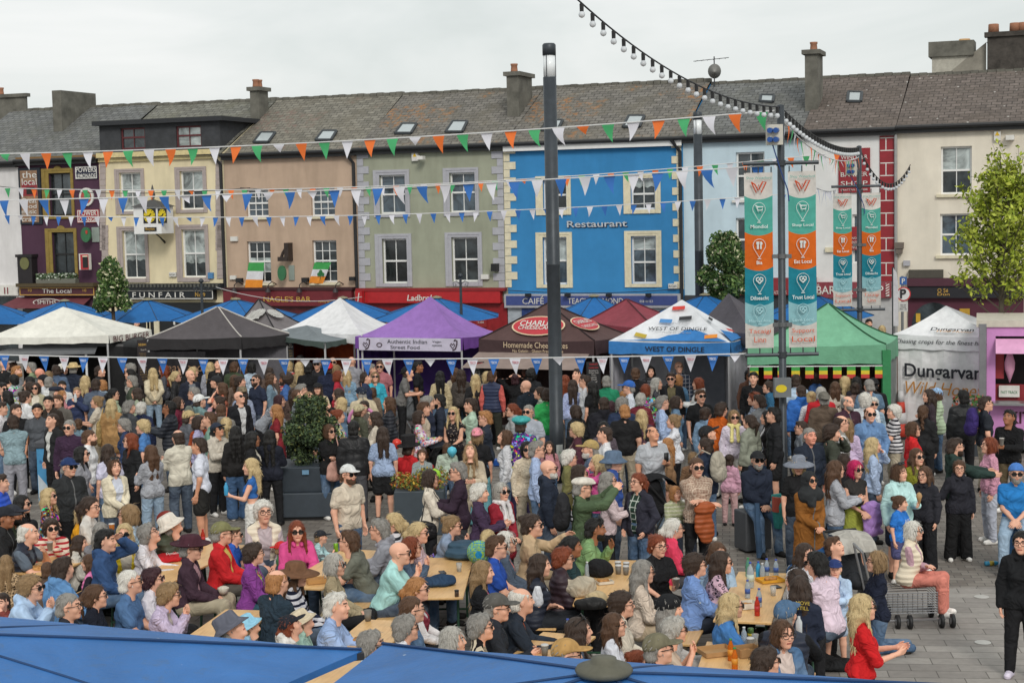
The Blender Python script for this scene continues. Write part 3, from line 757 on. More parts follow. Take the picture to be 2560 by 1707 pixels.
# ---------------------------------------------------------------- materials of the setting
FANG = math.atan2(-.3412,.94)
def facvec(nt,sx=1,sz=1):
 o = coord(nt,'Object',None,(0,0,-FANG)); s = N(nt,'SeparateXYZ'); L(nt,o,s.inputs[0])
 c = N(nt,'CombineXYZ'); 
 m1 = N(nt,'Math',operation='MULTIPLY'); m1.inputs[1].default_value = sx; L(nt,s.outputs[0],m1.inputs[0])
 m2 = N(nt,'Math',operation='MULTIPLY'); m2.inputs[1].default_value = sz; L(nt,s.outputs[2],m2.inputs[0])
 L(nt,m1.outputs[0],c.inputs[0]); L(nt,m2.outputs[0],c.inputs[1]); return c.outputs[0],o
def stucco(hexc,dirt=.3):
 m,nt,b = nmat('painted_render'); v,o = facvec(nt,.9,.16); c = rgba(hexc,1.1)
 st = noise(nt,v,2.2,5,.6); bl = noise(nt,o,.9,4,.6)
 x = mix(nt,ramp(nt,st,(.44,G(0)),(.78,G(dirt*1.5))),c,[c[0]*.45,c[1]*.44,c[2]*.42,1])
 x = mix(nt,1,x,ramp(nt,bl,(.3,G(.86)),(.7,G(1.05))),'MULTIPLY')
 L(nt,x,b.inputs['Base Color']); b.inputs['Roughness'].default_value = .85; b.inputs['Specular IOR Level'].default_value = .2
 bump(nt,b,noise(nt,o,40,3),.25,.01); return m
def slate(base,moss,rust=0,spots=0):
 m,nt,b = nmat('slate_tiles'); v,o = facvec(nt,1,2.05)
 br = N(nt,'TexBrick',Scale=1.0); L(nt,v,br.inputs['Vector']); br.inputs['Brick Width'].default_value = .30; br.inputs['Row Height'].default_value = .19
 br.inputs['Mortar Size'].default_value = .018; br.inputs['Mortar Smooth'].default_value = .3; br.offset = .5
 c = rgba(base); br.inputs['Color1'].default_value = [x*.78 for x in c[:3]]+[1]; br.inputs['Color2'].default_value = [min(1,x*1.22) for x in c[:3]]+[1]; br.inputs['Mortar'].default_value = [x*.40 for x in c[:3]]+[1]
 f = noise(nt,o,1.1,6,.7); f2 = noise(nt,o,7,4,.7)
 x = mix(nt,ramp(nt,f,(.45,G(0)),(.7,G(.65))),br.outputs[0],rgba(moss))
 x = mix(nt,1,x,ramp(nt,f2,(.3,G(.7)),(.7,G(1.25))),'MULTIPLY')
 if rust:
  g = noise(nt,o,.55,3,.6); h = noise(nt,o,6,3,.7)
  mm = N(nt,'Math',operation='MULTIPLY'); L(nt,ramp(nt,g,(.5,G(0)),(.62,G(1))),mm.inputs[0]); L(nt,ramp(nt,h,(.5,G(0)),(.62,G(1))),mm.inputs[1])
  x = mix(nt,mm.outputs[0],x,rgba('9a6a3c') if rust == 1 else rgba('7a625a'))
 if spots:
  vo = N(nt,'TexVoronoi',Scale=2.6); L(nt,o,vo.inputs['Vector']); x = mix(nt,ramp(nt,vo.outputs['Distance'],(.06,G(.8)),(.11,G(0))),x,rgba('c4c2bc'))
 v2 = N(nt,'TexVoronoi',Scale=9); L(nt,o,v2.inputs['Vector']); x = mix(nt,ramp(nt,v2.outputs['Distance'],(.05,G(.55)),(.12,G(0))),x,rgba('b4b2a8'))
 L(nt,x,b.inputs['Base Color']); b.inputs['Roughness'].default_value = .8; b.inputs['Specular IOR Level'].default_value = .25
 bump(nt,b,br.outputs['Fac'],-.6,.03); return m
def glassmat(tint='1a2024',curtain=None):
 m,nt,b = nmat('window_glass'); v,o = facvec(nt,1,1)
 f = noise(nt,o,1.3,4,.65,1.2); c = rgba(tint)
 x = ramp(nt,f,(.35,[k*.4 for k in c[:3]]),(.7,[k*2.2 for k in c[:3]]))
 L(nt,x,b.inputs['Base Color']); b.inputs['Roughness'].default_value = .06; b.inputs['Specular IOR Level'].default_value = .7; b.inputs['IOR'].default_value = 1.5; return m
GLASS = glassmat('20282c'); GLASS2 = glassmat('2c3438'); NET = glassmat('8f9796'); GLASS3 = glassmat('3d4a54'); GLASS4 = glassmat('11171a'); WHITE = plain('e4e4e2',.5,vary=.06); DARKMET = plain('33383c',.45,.2,vary=.15); GUT = plain('1b1c1e',.5); STONE = plain('8a867c',.9,vary=.3,scale=2.5,bmp=.3)
CONC = plain('66645c',.92,vary=.4,scale=2,bmp=.4); POT = plain('9a6a50',.8,vary=.2)
def wallmesh(mb,u0,u1,z0,z1,holes,v=0,depth=.16,mi=0):
 us = sorted(set([u0,u1]+[q for h in holes for q in (h[0],h[2]) if u0 < q < u1])); zs = sorted(set([z0,z1]+[q for h in holes for q in (h[1],h[3]) if z0 < q < z1]))
 for i in range(len(us)-1):
  for j in range(len(zs)-1):
   cu,cz = (us[i]+us[i+1])/2,(zs[j]+zs[j+1])/2
   if any(h[0] < cu < h[2] and h[1] < cz < h[3] for h in holes): continue
   mb.quad(fpt(us[i],v,zs[j]),fpt(us[i+1],v,zs[j]),fpt(us[i+1],v,zs[j+1]),fpt(us[i],v,zs[j+1]),mi)
 for a,b_,c,d in holes:
  for p,q in (((a,b_),(c,b_)),((c,b_),(c,d)),((c,d),(a,d)),((a,d),(a,b_))):
   mb.quad(fpt(p[0],v,p[1]),fpt(p[0],v+depth,p[1]),fpt(q[0],v+depth,q[1]),fpt(q[0],v,q[1]),mi)
FAX = [FE,FN,np.array([0,0,1.0])]
def fbox(mb,u0,u1,v0,v1,z0,z1,mi=0):
 mb.box(fpt((u0+u1)/2,(v0+v1)/2,(z0+z1)/2),(u1-u0,v1-v0,z1-z0),FAX,mi)
def window(parent,r,cols=2,rows=(1,1),frame=WHITE,glass=GLASS,split=.5,v=.11,fw=.055,sill=None,net=None,open_low=False):
 u0,z0,u1,z1 = r; m = MB(); zm = z0+(z1-z0)*split
 for a,b_,c,d in ((u0,u0+fw,z0,z1),(u1-fw,u1,z0,z1),(u0+fw,u1-fw,z0,z0+fw),(u0+fw,u1-fw,z1-fw,z1),(u0+fw,u1-fw,zm-.03,zm+.03)):
  fbox(m,a,b_,v,v+.06,c,d)
 for i in range(1,cols):
  x = u0+fw+(u1-u0-2*fw)*i/cols; fbox(m,x-.012,x+.012,v+.012,v+.05,z0+fw,zm-.03); fbox(m,x-.012,x+.012,v+.012,v+.05,zm+.03,z1-fw)
 for n,(a,b_) in zip(rows,((zm+.03,z1-fw),(z0+fw,zm-.03))):
  for i in range(1,n): z = a+(b_-a)*i/n; fbox(m,u0+fw,u1-fw,v+.014,v+.048,z-.012,z+.012)
 f = m.build('window',frame,parent)
 g = MB(); q = v+.045; g.quad(fpt(u0+.02,q,z0+.02),fpt(u1-.02,q,z0+.02),fpt(u1-.02,q,z1-.02),fpt(u0+.02,q,z1-.02)); g.build('pane',glass,f)
 if net:
  g = MB(); a,b_ = net; q = v+.042; n = 12
  for i in range(n):
   x0 = u0+fw+(u1-u0-2*fw)*i/n; x1 = u0+fw+(u1-u0-2*fw)*(i+1)/n; d = .05*math.sin(i*1.4)
   g.quad(fpt(x0,q,z0+(z1-z0)*a+d*.6),fpt(x1,q,z0+(z1-z0)*a+.05*math.sin((i+1)*1.4)*.6),fpt(x1,q,z0+(z1-z0)*b_),fpt(x0,q,z0+(z1-z0)*b_))
  g.build('net_curtain',NET,f)
 if sill:
  s = MB(); fbox(s,u0-.12,u1+.12,-.10,v,z0-.09,z0-.003); s.build('sill',sill,f)
 return f
def surround(parent,r,o,mat,proud=.045,steps=2):
 (u0,z0,u1,z1),(a,b_,c,d) = r,o; m = MB()
 for k in range(steps):
  t = k/steps; e0,e1 = a+(u0-a)*t,c+(u1-c)*t; ft,fb = d+(z1-d)*t,b_; p = proud*(1-k*.35)
  n0,n1 = a+(u0-a)*(k+1)/steps,c+(u1-c)*(k+1)/steps; nt_ = d+(z1-d)*(k+1)/steps
  fbox(m,e0,n0,-p,.0,b_,ft); fbox(m,n1,e1,-p,0,b_,ft); fbox(m,n0,n1,-p,0,nt_,ft)
 fbox(m,u0,u1,-proud*1.2,0,b_,z0)
 return m.build('window_surround',mat,parent)
RD = 4.2
HOUSES = {}
def house(key,name,label,xl,xr,ey,ry,wallhex,wins,slatemat,fz=None,dirt=.25,gutter=True,extra_holes=(),zE=None):
 """xl/xr, ey: (left, right) eave pixels; ry: ((x, y) on the ridge)"""
 uL,zl = fac(xl,ey[0]); uR,zr = fac(xr,ey[1]); zE = zE or (zl+zr)/2; zR = fac(*ry,RD)[1]
 root = empty(name,fpt(uL,0,0),label,'building')
 m = MB(); holes = [w_['r'] for w_ in wins]; wallmesh(m,uL,uR,0,zE,holes)
 m.quad(fpt(uL,0,0),fpt(uL,0,zE),fpt(uL,8.4,zE),fpt(uL,8.4,0)); m.quad(fpt(uR,0,zE),fpt(uR,0,0),fpt(uR,8.4,0),fpt(uR,8.4,zE)); m.quad(fpt(uR,8.4,0),fpt(uL,8.4,0),fpt(uL,8.4,zE),fpt(uR,8.4,zE))
 m.tri(fpt(uL,0,zE),fpt(uL,RD,zR-.06),fpt(uL,8.4,zE)); m.tri(fpt(uR,0,zE),fpt(uR,8.4,zE),fpt(uR,RD,zR-.06))
 m.build('wall',stucco(wallhex,dirt),root)
 rf = MB(); n = max(4,int((uR-uL)/.5)); k = 7; ov = -.22; sl_ = (zR-zE)/RD
 def rp(i,j): 
  u = uL+.01+(uR-uL-.02)*i/n; v = ov+(RD-ov)*j/k; return fpt(u,v,zE+sl_*v+.02+.018*math.sin(i*1.3+j)+.02*math.sin(i*.45)*(j/k))
 for i in range(n):
  for j in range(k): rf.quad(rp(i,j),rp(i+1,j),rp(i+1,j+1),rp(i,j+1))
 rf.quad(fpt(uR,RD,zR),fpt(uR,8.6,zE),fpt(uL,8.6,zE),fpt(uL,RD,zR))
 ro = rf.build('roof',slatemat,root)
 rd = MB()
 for i in range(n*2):
  u = uL+(uR-uL)*i/(n*2); fbox(rd,u+.01,u+(uR-uL)/(n*2)-.01,RD-.13,RD+.13,zR-.06,zR+.07+.012*math.sin(i*2.1))
 rd.build('ridge_tiles',CONC,ro)
 if gutter:
  g = MB(); g.tube([fpt(uL,-.27,zE-.03),fpt(uR,-.27,zE-.03)],.065,8); fbox(g,uL,uR,-.2,-.002,zE-.2,zE-.02); g.build('gutter',GUT,root)
 for w_ in wins:
  kw = {k_: v_ for k_,v_ in w_.items() if k_ not in ('r','o','om')}; window(root,w_['r'],**kw)
  if 'o' in w_: surround(root,w_['r'],w_['o'],w_['om'])
 H = dict(root=root,uL=uL,uR=uR,zE=zE,zR=zR,sl=sl_); HOUSES[key] = H; return H
def roofpt(H,px,py,lift=.06):
 d = ray(px,py); nrm = np.cross(FE,FN+np.array([0,0,H['sl']])); p0 = fpt(0,0,H['zE']+lift); t = np.dot(p0-CAM,nrm)/np.dot(d,nrm); return CAM+d*t
def skylight(H,zf,pts):
 c = [roofpt(H,*zf(*p)) for p in pts]   # bl, br, tr, tl
 m = MB(); e = [np.array(p) for p in c]; ctr = sum(e)/4
 for i in range(4):
  a,b_ = e[i],e[(i+1) % 4]; m.tube([a,b_],.055,6)
 s = m.build('skylight',DARKMET,H['root']); g = MB(); g.quad(*[p*.96+ctr*.04+np.array([0,0,.02]) for p in e]); g.build('pane',plain('aeb6b8',.12,vary=.05),s)
def chimney(H,zf,x0,x1,x2,ytop,ybase,v,pots=(),cap=True,name='chimney'):
 """front face x0..x1, right-hand side to x2, all on the plane v behind the facade"""
 a = fac(*zf(x0,ytop),v); b_ = fac(*zf(x1,ytop),v); zb = fac(*zf((x0+x1)/2,ybase),v)[1]-1.2; u0,u1,zt = a[0],b_[0],(a[1]+b_[1])/2
 lo,hi = .1,4.0
 for _ in range(24):
  d = (lo+hi)/2; p = fpt(u1,v+d,zt); q = p-CAM; sx = CW/2+FPX*np.dot(q,rgt)/np.dot(q,fwd)
  if sx < zf(x2,0)[0]: lo = d
  else: hi = d
 m = MB(); fbox(m,u0,u1,v,v+d,zb,zt-(.14 if cap else 0))
 if cap: fbox(m,u0-.09,u1+.09,v-.09,v+d+.09,zt-.14,zt)
 c = m.build(name,CONC,H['root'])
 if pots:
  for f in pots:
   p = MB(); q = fpt((u0+u1)/2,v+d*f,zt); p.lathe(q,[(.13,0),(.12,.05),(.105,.2),(.125,.23),(.125,.28),(.10,.28)],12); p.build('chimney_pot',POT,c,True)
 return c
def fsign(name,parent,r,mat,text=None,tmat=None,v0=-.06,v1=-.004,tw=.86,th=.5,lines=None,shear=0,edge=None,lab=None):
 m = MB(); u0,z0,u1,z1 = r; fbox(m,u0,u1,v0,v1,z0,z1); s = m.build(name,mat,parent)
 if lab: s['label'] = lab
 if edge:
  e = MB(); t = .03
  for a,b_,c,d in ((u0+.02,u1-.02,z0+.02,z0+.02+t),(u0+.02,u1-.02,z1-.02-t,z1-.02),(u0+.02,u0+.02+t,z0+.02+t,z1-.02-t),(u1-.02-t,u1-.02,z0+.02+t,z1-.02-t)): fbox(e,a,b_,v0-.006,v0+.001,c,d)
  e.build('border',edge,s)
 if text:
  lettering(text,fpt((u0+u1)/2,v0,(z0+z1)/2),FE,(0,0,1),tmat,s,(u1-u0)*tw,(z1-z0)*th,shear=shear,depth=.012)
 return s
def ftext(parent,zf,x0,y0,x1,y1,txt,mat,v=-.06,**k):
 u0,z0,u1,z1 = frect(zf,x0,y0,x1,y1); return lettering(txt,fpt((u0+u1)/2,v,(z0+z1)/2),FE,(0,0,1),mat,parent,u1-u0,z1-z0,depth=.014,**k)
def W(zf,r,o=None,om=None,**k):
 d = dict(r=frect(zf,*r),**k); d.setdefault('glass',(GLASS,GLASS2,GLASS3,GLASS4)[int(r[0]+r[1]) % 4])
 if int(r[0]) % 3 == 0: d.setdefault('net',((.5,.95),(.25,.6),(.72,.95))[int(r[1]) % 3])
 if o: d['o'] = frect(zf,*o); d['om'] = om
 return d
SLA = slate('73726a','6a6858'); SLB = slate('7a766c','6e685a',2); SLC = slate('726e68','6a6456',1); SLD = slate('6a605a','5c524a',0,1); SLE = slate('6c6d6c','62625a')
GOLD = plain('8a7434',.6,vary=.25); MAUVE = plain('a89c98',.8,vary=.12); LGREY = plain('aaaab0',.75,vary=.1); CREAM = plain('d9d0b4',.75,vary=.15); BLACK = plain('141416',.5); GILT = plain('c9a04a',.4,vary=.15); OFFW = plain('d8d6d0',.6)
H = house('white','white_house','plain white rendered house at the far left edge of the terrace',-140,45,(409,407),(20,279),'d2d0d0',[],SLE)
chimney(H,Z1,-220,235,248,135,300,5.5,(.25,),name='chimney')
s_ = fsign('shop_sign',H['root'],frect(Z2,-120,560,178,655),OFFW,None,None,-.1); ftext(s_,Z2,55,580,92,640,'II',plain('7a2a34'),-.1)
m = MB(); u0,z0,u1,z1 = frect(Z2,-120,660,150,740); fbox(m,u0,u1,-.05,-.004,.1,z1-.02); m.build('shopfront',GLASS,H['root'])
H = house('purple','purple_pub','dark purple pub with gold window surrounds and old tin signs',45,246,(407,389),(120,274),'4a2f42',[
 W(Z1,(455,855,655,1245),(392,812,680,1275),GOLD,frame=BLACK,glass=GLASS2),W(Z2,(485,75,685,480),(425,40,712,490),GOLD,frame=BLACK)],SLE)
r = H['root']
for zf,x,y in ((Z1,532,800),(Z2,560,25)):
 u,z = fac(*zf(x,y)); m = MB(); n = 10; pts = [fpt(u+.17*math.cos(g),-.05,z+.14*math.sin(g)-.1) for g in np.linspace(0,math.pi,n)]; b0 = [p+FN*.045 for p in pts]
 m.add(pts+b0,[tuple(range(n))[::-1]]+[(i,i+1,n+i+1,n+i) for i in range(n-1)]); m.build('pediment',GOLD,r)
m = MB(); u0,z0,u1,z1 = frect(Z1,160,700,905,770); fbox(m,u0,u1,-.12,-.003,z0,z1); m.build('cornice',plain('7d5f38',.8),r)
s_ = fsign('tin_sign',r,frect(Z1,695,790,900,912),plain('20243a',.5),None,None,-.05,edge=OFFW); ftext(s_,Z1,706,800,890,848,'POWERS',OFFW,-.055,bold=.012); ftext(s_,Z1,708,862,888,900,'LEMONADE',OFFW,-.055,bold=.012)
s_ = fsign('tin_sign',r,frect(Z1,715,1190,916,1310),plain('a02a30',.5),None,None,-.05,edge=OFFW); ftext(s_,Z1,735,1200,895,1245,'POWER',OFFW,-.055,bold=.012); ftext(s_,Z1,735,1262,895,1298,'ORANGE',OFFW,-.055,bold=.012)
def disc(name,parent,zf,x0,y0,x1,y1,mat,v0=-.07,v1=-.004,n=24):
 u0,z0,u1,z1 = frect(zf,x0,y0,x1,y1); m = MB(); c = ((u0+u1)/2,(z0+z1)/2); f = [fpt(c[0]+(u1-u0)/2*math.cos(g),v0,c[1]+(z1-z0)/2*math.sin(g)) for g in np.arange(n)*2*math.pi/n]; b_ = [p+FN*(v1-v0) for p in f]
 m.add(f+b_,[tuple(range(n))]+[(i,n+i,n+(i+1) % n,(i+1) % n) for i in range(n)]); return m.build(name,mat,parent)
d_ = disc('round_sign',r,Z1,735,990,866,1158,OFFW); disc('sign_face',d_,Z1,752,1012,848,1136,plain('b04a40'),-.075,-.071); disc('sign_face',d_,Z1,782,1030,840,1112,plain('5c9a6a'),-.082,-.077)
d_ = disc('oval_sign',r,Z1,800,1350,885,1487,plain('2f6a44',.35),-.4,-.3); fsign('sign_bracket',r,frect(Z1,850,1352,916,1487),plain('8f9a92',.4),v0=-.05)
u,z = fac(*Z1(855,1395)); m = MB(); m.tri(fpt(u-.05,-.42,z-.05),fpt(u+.05,-.42,z-.05),fpt(u,-.42,z+.1)); m.tri(fpt(u-.06,-.421,z+.05),fpt(u,-.421,z-.09),fpt(u+.06,-.421,z+.05)); m.build('star',plain('b8302a'),d_)
s_ = fsign('hanging_sign',r,frect(Z2,800,268,890,415),OFFW,None,None,-.5,-.35); m = MB(); u0,z0,u1,z1 = frect(Z2,815,275,888,412); fbox(m,u0,u1,-.52,-.505,z0,z1); m.build('panel',plain('b03038'),s_)
m = MB(); u0,z0,u1,z1 = frect(Z2,838,298,884,395); fbox(m,u0,u1,-.535,-.524,z0,z1); m.build('panel',BLACK,s_); m = MB(); fbox(m,u0,u1,-.537,-.5245,z1+.002,z1+.05); m.build('panel',CREAM,s_)
s_ = fsign('pub_board',r,frect(Z1,185,808,385,1325),plain('15202c',.6),None,None,-.06); 
BRD = plain('8f7058',.7,vary=.3); m = MB(); u0,z0,u1,z1 = frect(Z1,203,832,358,1308); fbox(m,u0,u1,-.072,-.062,z0,z1); m.build('panel',BRD,s_)
m = MB(); u0,z0,u1,z1 = frect(Z1,210,935,352,1065); fbox(m,u0,u1,-.078,-.073,z0,z1); m.build('panel',plain('8a2630'),s_); m = MB(); u0,z0,u1,z1 = frect(Z1,255,985,330,1050); fbox(m,u0,u1,-.083,-.079,z0,z1); m.build('panel',plain('1c1412'),s_)
for y0,y1,t in ((840,900,'the'),(905,965,'local'),(1085,1130,'Great'),(1140,1178,'food'),(1190,1228,'music'),(1235,1250,'&'),(1258,1298,'craic')): ftext(s_,Z1,215 if t != '&' else 262,y0,350 if t != '&' else 290,y1,t,OFFW,-.083)
s_ = fsign('fascia',r,frect(Z2,215,575,905,655),plain('4a1c28',.5),None,None,-.25,edge=GILT); ftext(s_,Z2,428,590,695,630,'The Local',OFFW,-.26); ftext(s_,Z2,800,592,832,618,'10',GILT,-.26); ftext(s_,Z2,300,592,332,618,'10',GILT,-.26)
m = MB(); u0,z0,u1,z1 = frect(Z2,205,540,910,572); fbox(m,u0,u1,-.4,-.003,z0,z1); m.build('cornice',plain('4c4028',.8),r)
b_ = MB(); u0,z0,u1,z1 = frect(Z2,375,500,735,540); fbox(b_,u0,u1,-.3,-.05,z0,z1); wb_ = b_.build('window_box',plain('6a6a60'),r)
lf = MB()
for i in range(420):
 p = fpt(u0+random.random()*(u1-u0),-.30+.25*random.random(),z1-.03+.22*random.random()**1.3); a = norm(np.random.randn(3)); c = norm(np.cross(a,np.random.randn(3))); q = .035
 lf.quad(p-a*q-c*q,p+a*q-c*q,p+a*q+c*q,p-a*q+c*q,int(random.random() < .3))
lf.build('plants',[plain('4a6040',.8),plain('b8c0b0',.8)],wb_)
m = MB(); u0,z0,u1,z1 = frect(Z2,205,262,350,540); fbox(m,u0+.05,u1-.02,-.35,-.004,z0,z1-.16); fbox(m,u0,u1+.03,-.4,-.003,z1-.16,z1-.06); m.build('lantern_bracket',plain('1a1418',.5),r)
disc('round_sign',r,Z2,240,300,322,415,plain('6a6a40',.6),-.38,-.352)
m = MB(); u0,z0,u1,z1 = frect(Z2,90,672,850,760); m.add([fpt(u0+.4,-.05,z1),fpt(u1,-.05,z1),fpt(u1+.05,-.9,z0),fpt(u0,-.9,z0)],[(0,3,2,1)]); a_ = m.build('awning',plain('6a3038',.8,vary=.2),r)
d_ = disc('round_sign',a_,Z2,385,675,645,745,OFFW,-.55,-.53); disc('sign_face',d_,Z2,395,680,635,740,plain('5a2a30'),-.556,-.552); ftext(d_,Z2,430,690,600,725,'SMITHS',OFFW,-.56)
m = MB(); u0,z0,u1,z1 = frect(Z2,215,780,900,800); fbox(m,u0,u1,-.04,-.003,.05,z1); m.build('shopfront',GLASS2,r)
chimney(H,Z1,475,556,878,97,385,2.2,(),cap=False)
om = MAUVE
H = house('yellow','yellow_house','pale yellow house with a slate hung dormer and a funfair shop below',246,558,(392,380),(400,263),'dacdab',[
 W(Z1,(1100,850,1298,1205),(1060,815,1330,1232),om,glass=NET,net=(.5,.97)),W(Z1,(1655,835,1866,1190),(1612,797,1900,1220),om,glass=GLASS2,net=(.5,.97)),
 W(Z2,(1130,60,1336,500),(1083,22,1366,535),om,glass=GLASS2,net=(.38,.97)),W(Z2,(1672,50,1886,490),(1622,6,1920,530),om,glass=GLASS2,net=(.3,.97))],SLA,gutter=False)
r = H['root']
m = MB(); u0,z0,u1,z1 = frect(Z1,912,655,1985,700); fbox(m,u0,u1,-.22,-.003,z0,z1); u0,z0,u1,z1 = frect(Z1,912,703,1985,738); fbox(m,u0,u1,-.1,-.003,z0,z1); m.build('cornice',plain('d2c290',.8,vary=.2),r)
m = MB()
for zf,xa,xb,y0,y1,st in ((Z1,920,972,745,1565,57),(Z2,938,995,10,545,58),(Z1,1982,2040,745,1565,57),(Z2,1995,2062,10,500,58)):
 y = y0
 while y < y1: 
  u0,z0,u1,z1 = frect(zf,xa,y,xb,min(y+st-3,y1)); fbox(m,u0,u1,-.03,-.002,z0,z1); y += st
 if zf is Z2: m.build('quoins',MAUVE,r); m = MB()
u0,z0,u1,z1 = frect(Z1,905,400,2010,655); dm = MB(); SH = plain('34363a',.8,vary=.3,scale=3,bmp=.3)
d1 = frect(Z1,1100,440,1322,635); d2 = frect(Z1,1608,422,1838,615)
wallmesh(dm,u0,u1,z0,z1,[d1,d2],v=.06,depth=.1); dm.quad(fpt(u1,.06,z0),fpt(u1,3.4,z0),fpt(u1,3.4,z1),fpt(u1,.06,z1)); dm.quad(fpt(u0,3.4,z0),fpt(u0,.06,z0),fpt(u0,.06,z1),fpt(u0,3.4,z1)); D = dm.build('dormer',SH,r)
RED = plain('5a2226',.6); window(D,d1,2,(1,1),RED,GLASS2,.55,.12); window(D,d2,2,(1,1),RED,NET,.55,.12)
m = MB(); fbox(m,u0-.15,u1+.25,-.18,3.6,z1+.002,z1+.16); m.build('dormer_roof',plain('26282c',.7),D)
s_ = fsign('fascia',r,frect(Z2,1080,600,1992,690),plain('101820',.5),None,None,-.25,edge=OFFW); ftext(s_,Z2,1255,622,1735,672,'F U N F A I R',OFFW,-.262,bold=.006); ftext(s_,Z2,1862,628,1920,662,'o.9',GILT,-.262); ftext(s_,Z2,1828,622,1856,662,'N',GILT,-.262)
m = MB(); u0,z0,u1,z1 = frect(Z2,1075,545,2065,598); fbox(m,u0,u1,-.35,-.003,z0,z1); m.build('cornice',plain('202428',.7),r); m = MB()
for i in range(30): fbox(m,u0+(u1-u0)*i/30,u0+(u1-u0)*(i+.5)/30,-.4,-.352,z1-.12,z1-.02)
m.build('dentils',plain('54544e',.8),r)
m = MB(); fbox(m,u0,u1,-.06,-.003,.05,frect(Z2,1080,700,1992,720)[1]); m.build('shopfront',plain('15181c',.3),r)
d_ = disc('logo',r,Z2,1600,862,1690,950,OFFW,-.075,-.062); disc('sign_face',d_,Z2,1618,880,1672,932,BLACK,-.082,-.076)
m = MB(); fbox(m,*frect(Z2,1360,860,1392,1030)[::2],-.12,-.062,0,frect(Z2,1360,860,1392,1030)[3]); fbox(m,*frect(Z2,1430,860,1475,1030)[::2],-.12,-.062,0,frect(Z2,1360,860,1392,1030)[3]); m.build('pilasters',CREAM,r)
fsign('alarm_box',r,frect(Z2,1565,442,1625,482),OFFW,'A-Cert',BLACK,-.1); fsign('alarm_box',r,frect(Z2,1920,445,1965,500),plain('4a80b0'),v0=-.1)
CL = MB(); u0,z0,u1,z1 = frect(Z1,1300,1165,1550,1410,-.6); ck = empty('wall_clock',fpt((u0+u1)/2,-.6,z0),'white box clock with yellow dials on the yellow house','clock')
m = MB(); fbox(m,u0,u1,-1.1,-.3,z0,z1); m.build('clock_case',WHITE,ck)
m = MB(); c_ = (u0+u1)/2; tp = fpt(c_,-.7,z1+.28); cs_ = [fpt(u0-.08,-1.2,z1),fpt(u1+.08,-1.2,z1),fpt(u1+.08,-.2,z1),fpt(u0-.08,-.2,z1)]; m.add(cs_+[tp],[(0,1,4),(1,2,4),(2,3,4),(3,0,4)]); m.tube([tp,tp+np.array([0,0,.15]),tp+np.array([0,0,.5])],[.06,.1,.01],8); m.build('roof',plain('4a4a4a',.7),ck)
for a,b_ in ((1318,1432),(1452,1532)):
 q = frect(Z1,a,1180,b_,1315,-1.1); m = MB(); fbox(m,q[0],q[2],-1.125,-1.102,q[1],q[3]); f_ = m.build('dial',BLACK,ck)
 cu,cz,ru,rz = (q[0]+q[2])/2,(q[1]+q[3])/2,(q[2]-q[0])*.46,(q[3]-q[1])*.46; m = MB(); n = 24
 m.add([fpt(cu+ru*math.cos(g),-1.13,cz+rz*math.sin(g)) for g in np.arange(n)*2*math.pi/n],[tuple(range(n))]); m.build('dial_face',plain('d8c01c',.4),f_)
 m = MB()
 for k in range(12): g = k*math.pi/6; m.tube([fpt(cu+ru*.78*math.cos(g),-1.134,cz+rz*.78*math.sin(g)),fpt(cu+ru*.92*math.cos(g),-1.134,cz+rz*.92*math.sin(g))],.012,4)
 m.tube([fpt(cu,-1.14,cz),fpt(cu-ru*.65,-1.14,cz-rz*.1)],.016,4); m.tube([fpt(cu,-1.14,cz),fpt(cu+ru*.35,-1.14,cz+rz*.35)],.02,4); m.build('hands',BLACK,f_)
q = frect(Z1,1328,1352,1438,1388,-1.1); m = MB(); fbox(m,q[0],q[2],-1.13,-1.103,q[1],q[3]); s_ = m.build('name_plate',BLACK,ck); lettering('Boyles',fpt((q[0]+q[2])/2,-1.135,(q[1]+q[3])/2),FE,(0,0,1),GILT,s_,(q[2]-q[0])*.75)
m = MB(); m.tube([fpt(c_,-.3,z0-.15),fpt(c_,-.02,z0-.35)],.03,6); m.tube([fpt(c_,-.6,z0),fpt(c_,-.02,z0-.3)],.025,6); m.build('bracket',BLACK,ck)
H = house('peach','peach_pub','peach rendered pub with a maroon bar front and flags in its windows',558,890,(388,374),(760,247),'b79f8a',[
 W(Z3,(205,1005,406,1258),cols=3,rows=(2,2),sill=CREAM),W(Z3,(800,990,1016,1250),cols=3,rows=(2,2),sill=CREAM),W(Z4,(216,160,430,540),cols=3,rows=(2,2),sill=CREAM,split=.51),W(Z4,(815,150,1036,535),cols=3,rows=(2,2),sill=CREAM,split=.51)],SLB)
r = H['root']; PEACH = H
s_ = fsign('fascia',r,frect(Z4,25,605,1200,748),plain('6e1c26',.5),None,None,-.25); ftext(s_,Z4,398,660,830,710,"NAGLE'S BAR",GILT,-.262,bold=.006); ftext(s_,Z4,900,702,1020,722,'Family Bar',GILT,-.262); ftext(s_,Z4,1112,660,1136,698,'7',GILT,-.262); ftext(s_,Z4,98,668,118,700,'8',GILT,-.262)
m = MB(); u0,z0,u1,z1 = frect(Z4,20,580,1210,603); fbox(m,u0,u1,-.3,-.003,z0,z1); m.build('cornice',plain('3a1418',.6),r); fbox2 = MB(); fbox(fbox2,u0,u1,-.06,-.003,.05,frect(Z4,25,605,1200,748)[1]-.01); fbox2.build('shopfront',plain('5a1820',.4,vary=.3),r)
for x in (120,430,715,1045):
 a = np.array(fac(*Z4(x+30,552))); m = MB(); p = [fpt(a[0]+.1,-.02,a[1]),fpt(a[0]+.05,-.25,a[1]+.1),fpt(a[0],-.42,a[1]),fpt(a[0]-.02,-.42,a[1]-.12)]; m.tube(p,.018,6); m.tube([p[-1],p[-1]-np.array([0,0,.14])],[.05,.11],10); m.build('sign_lamp',plain('2a2226',.5),r)
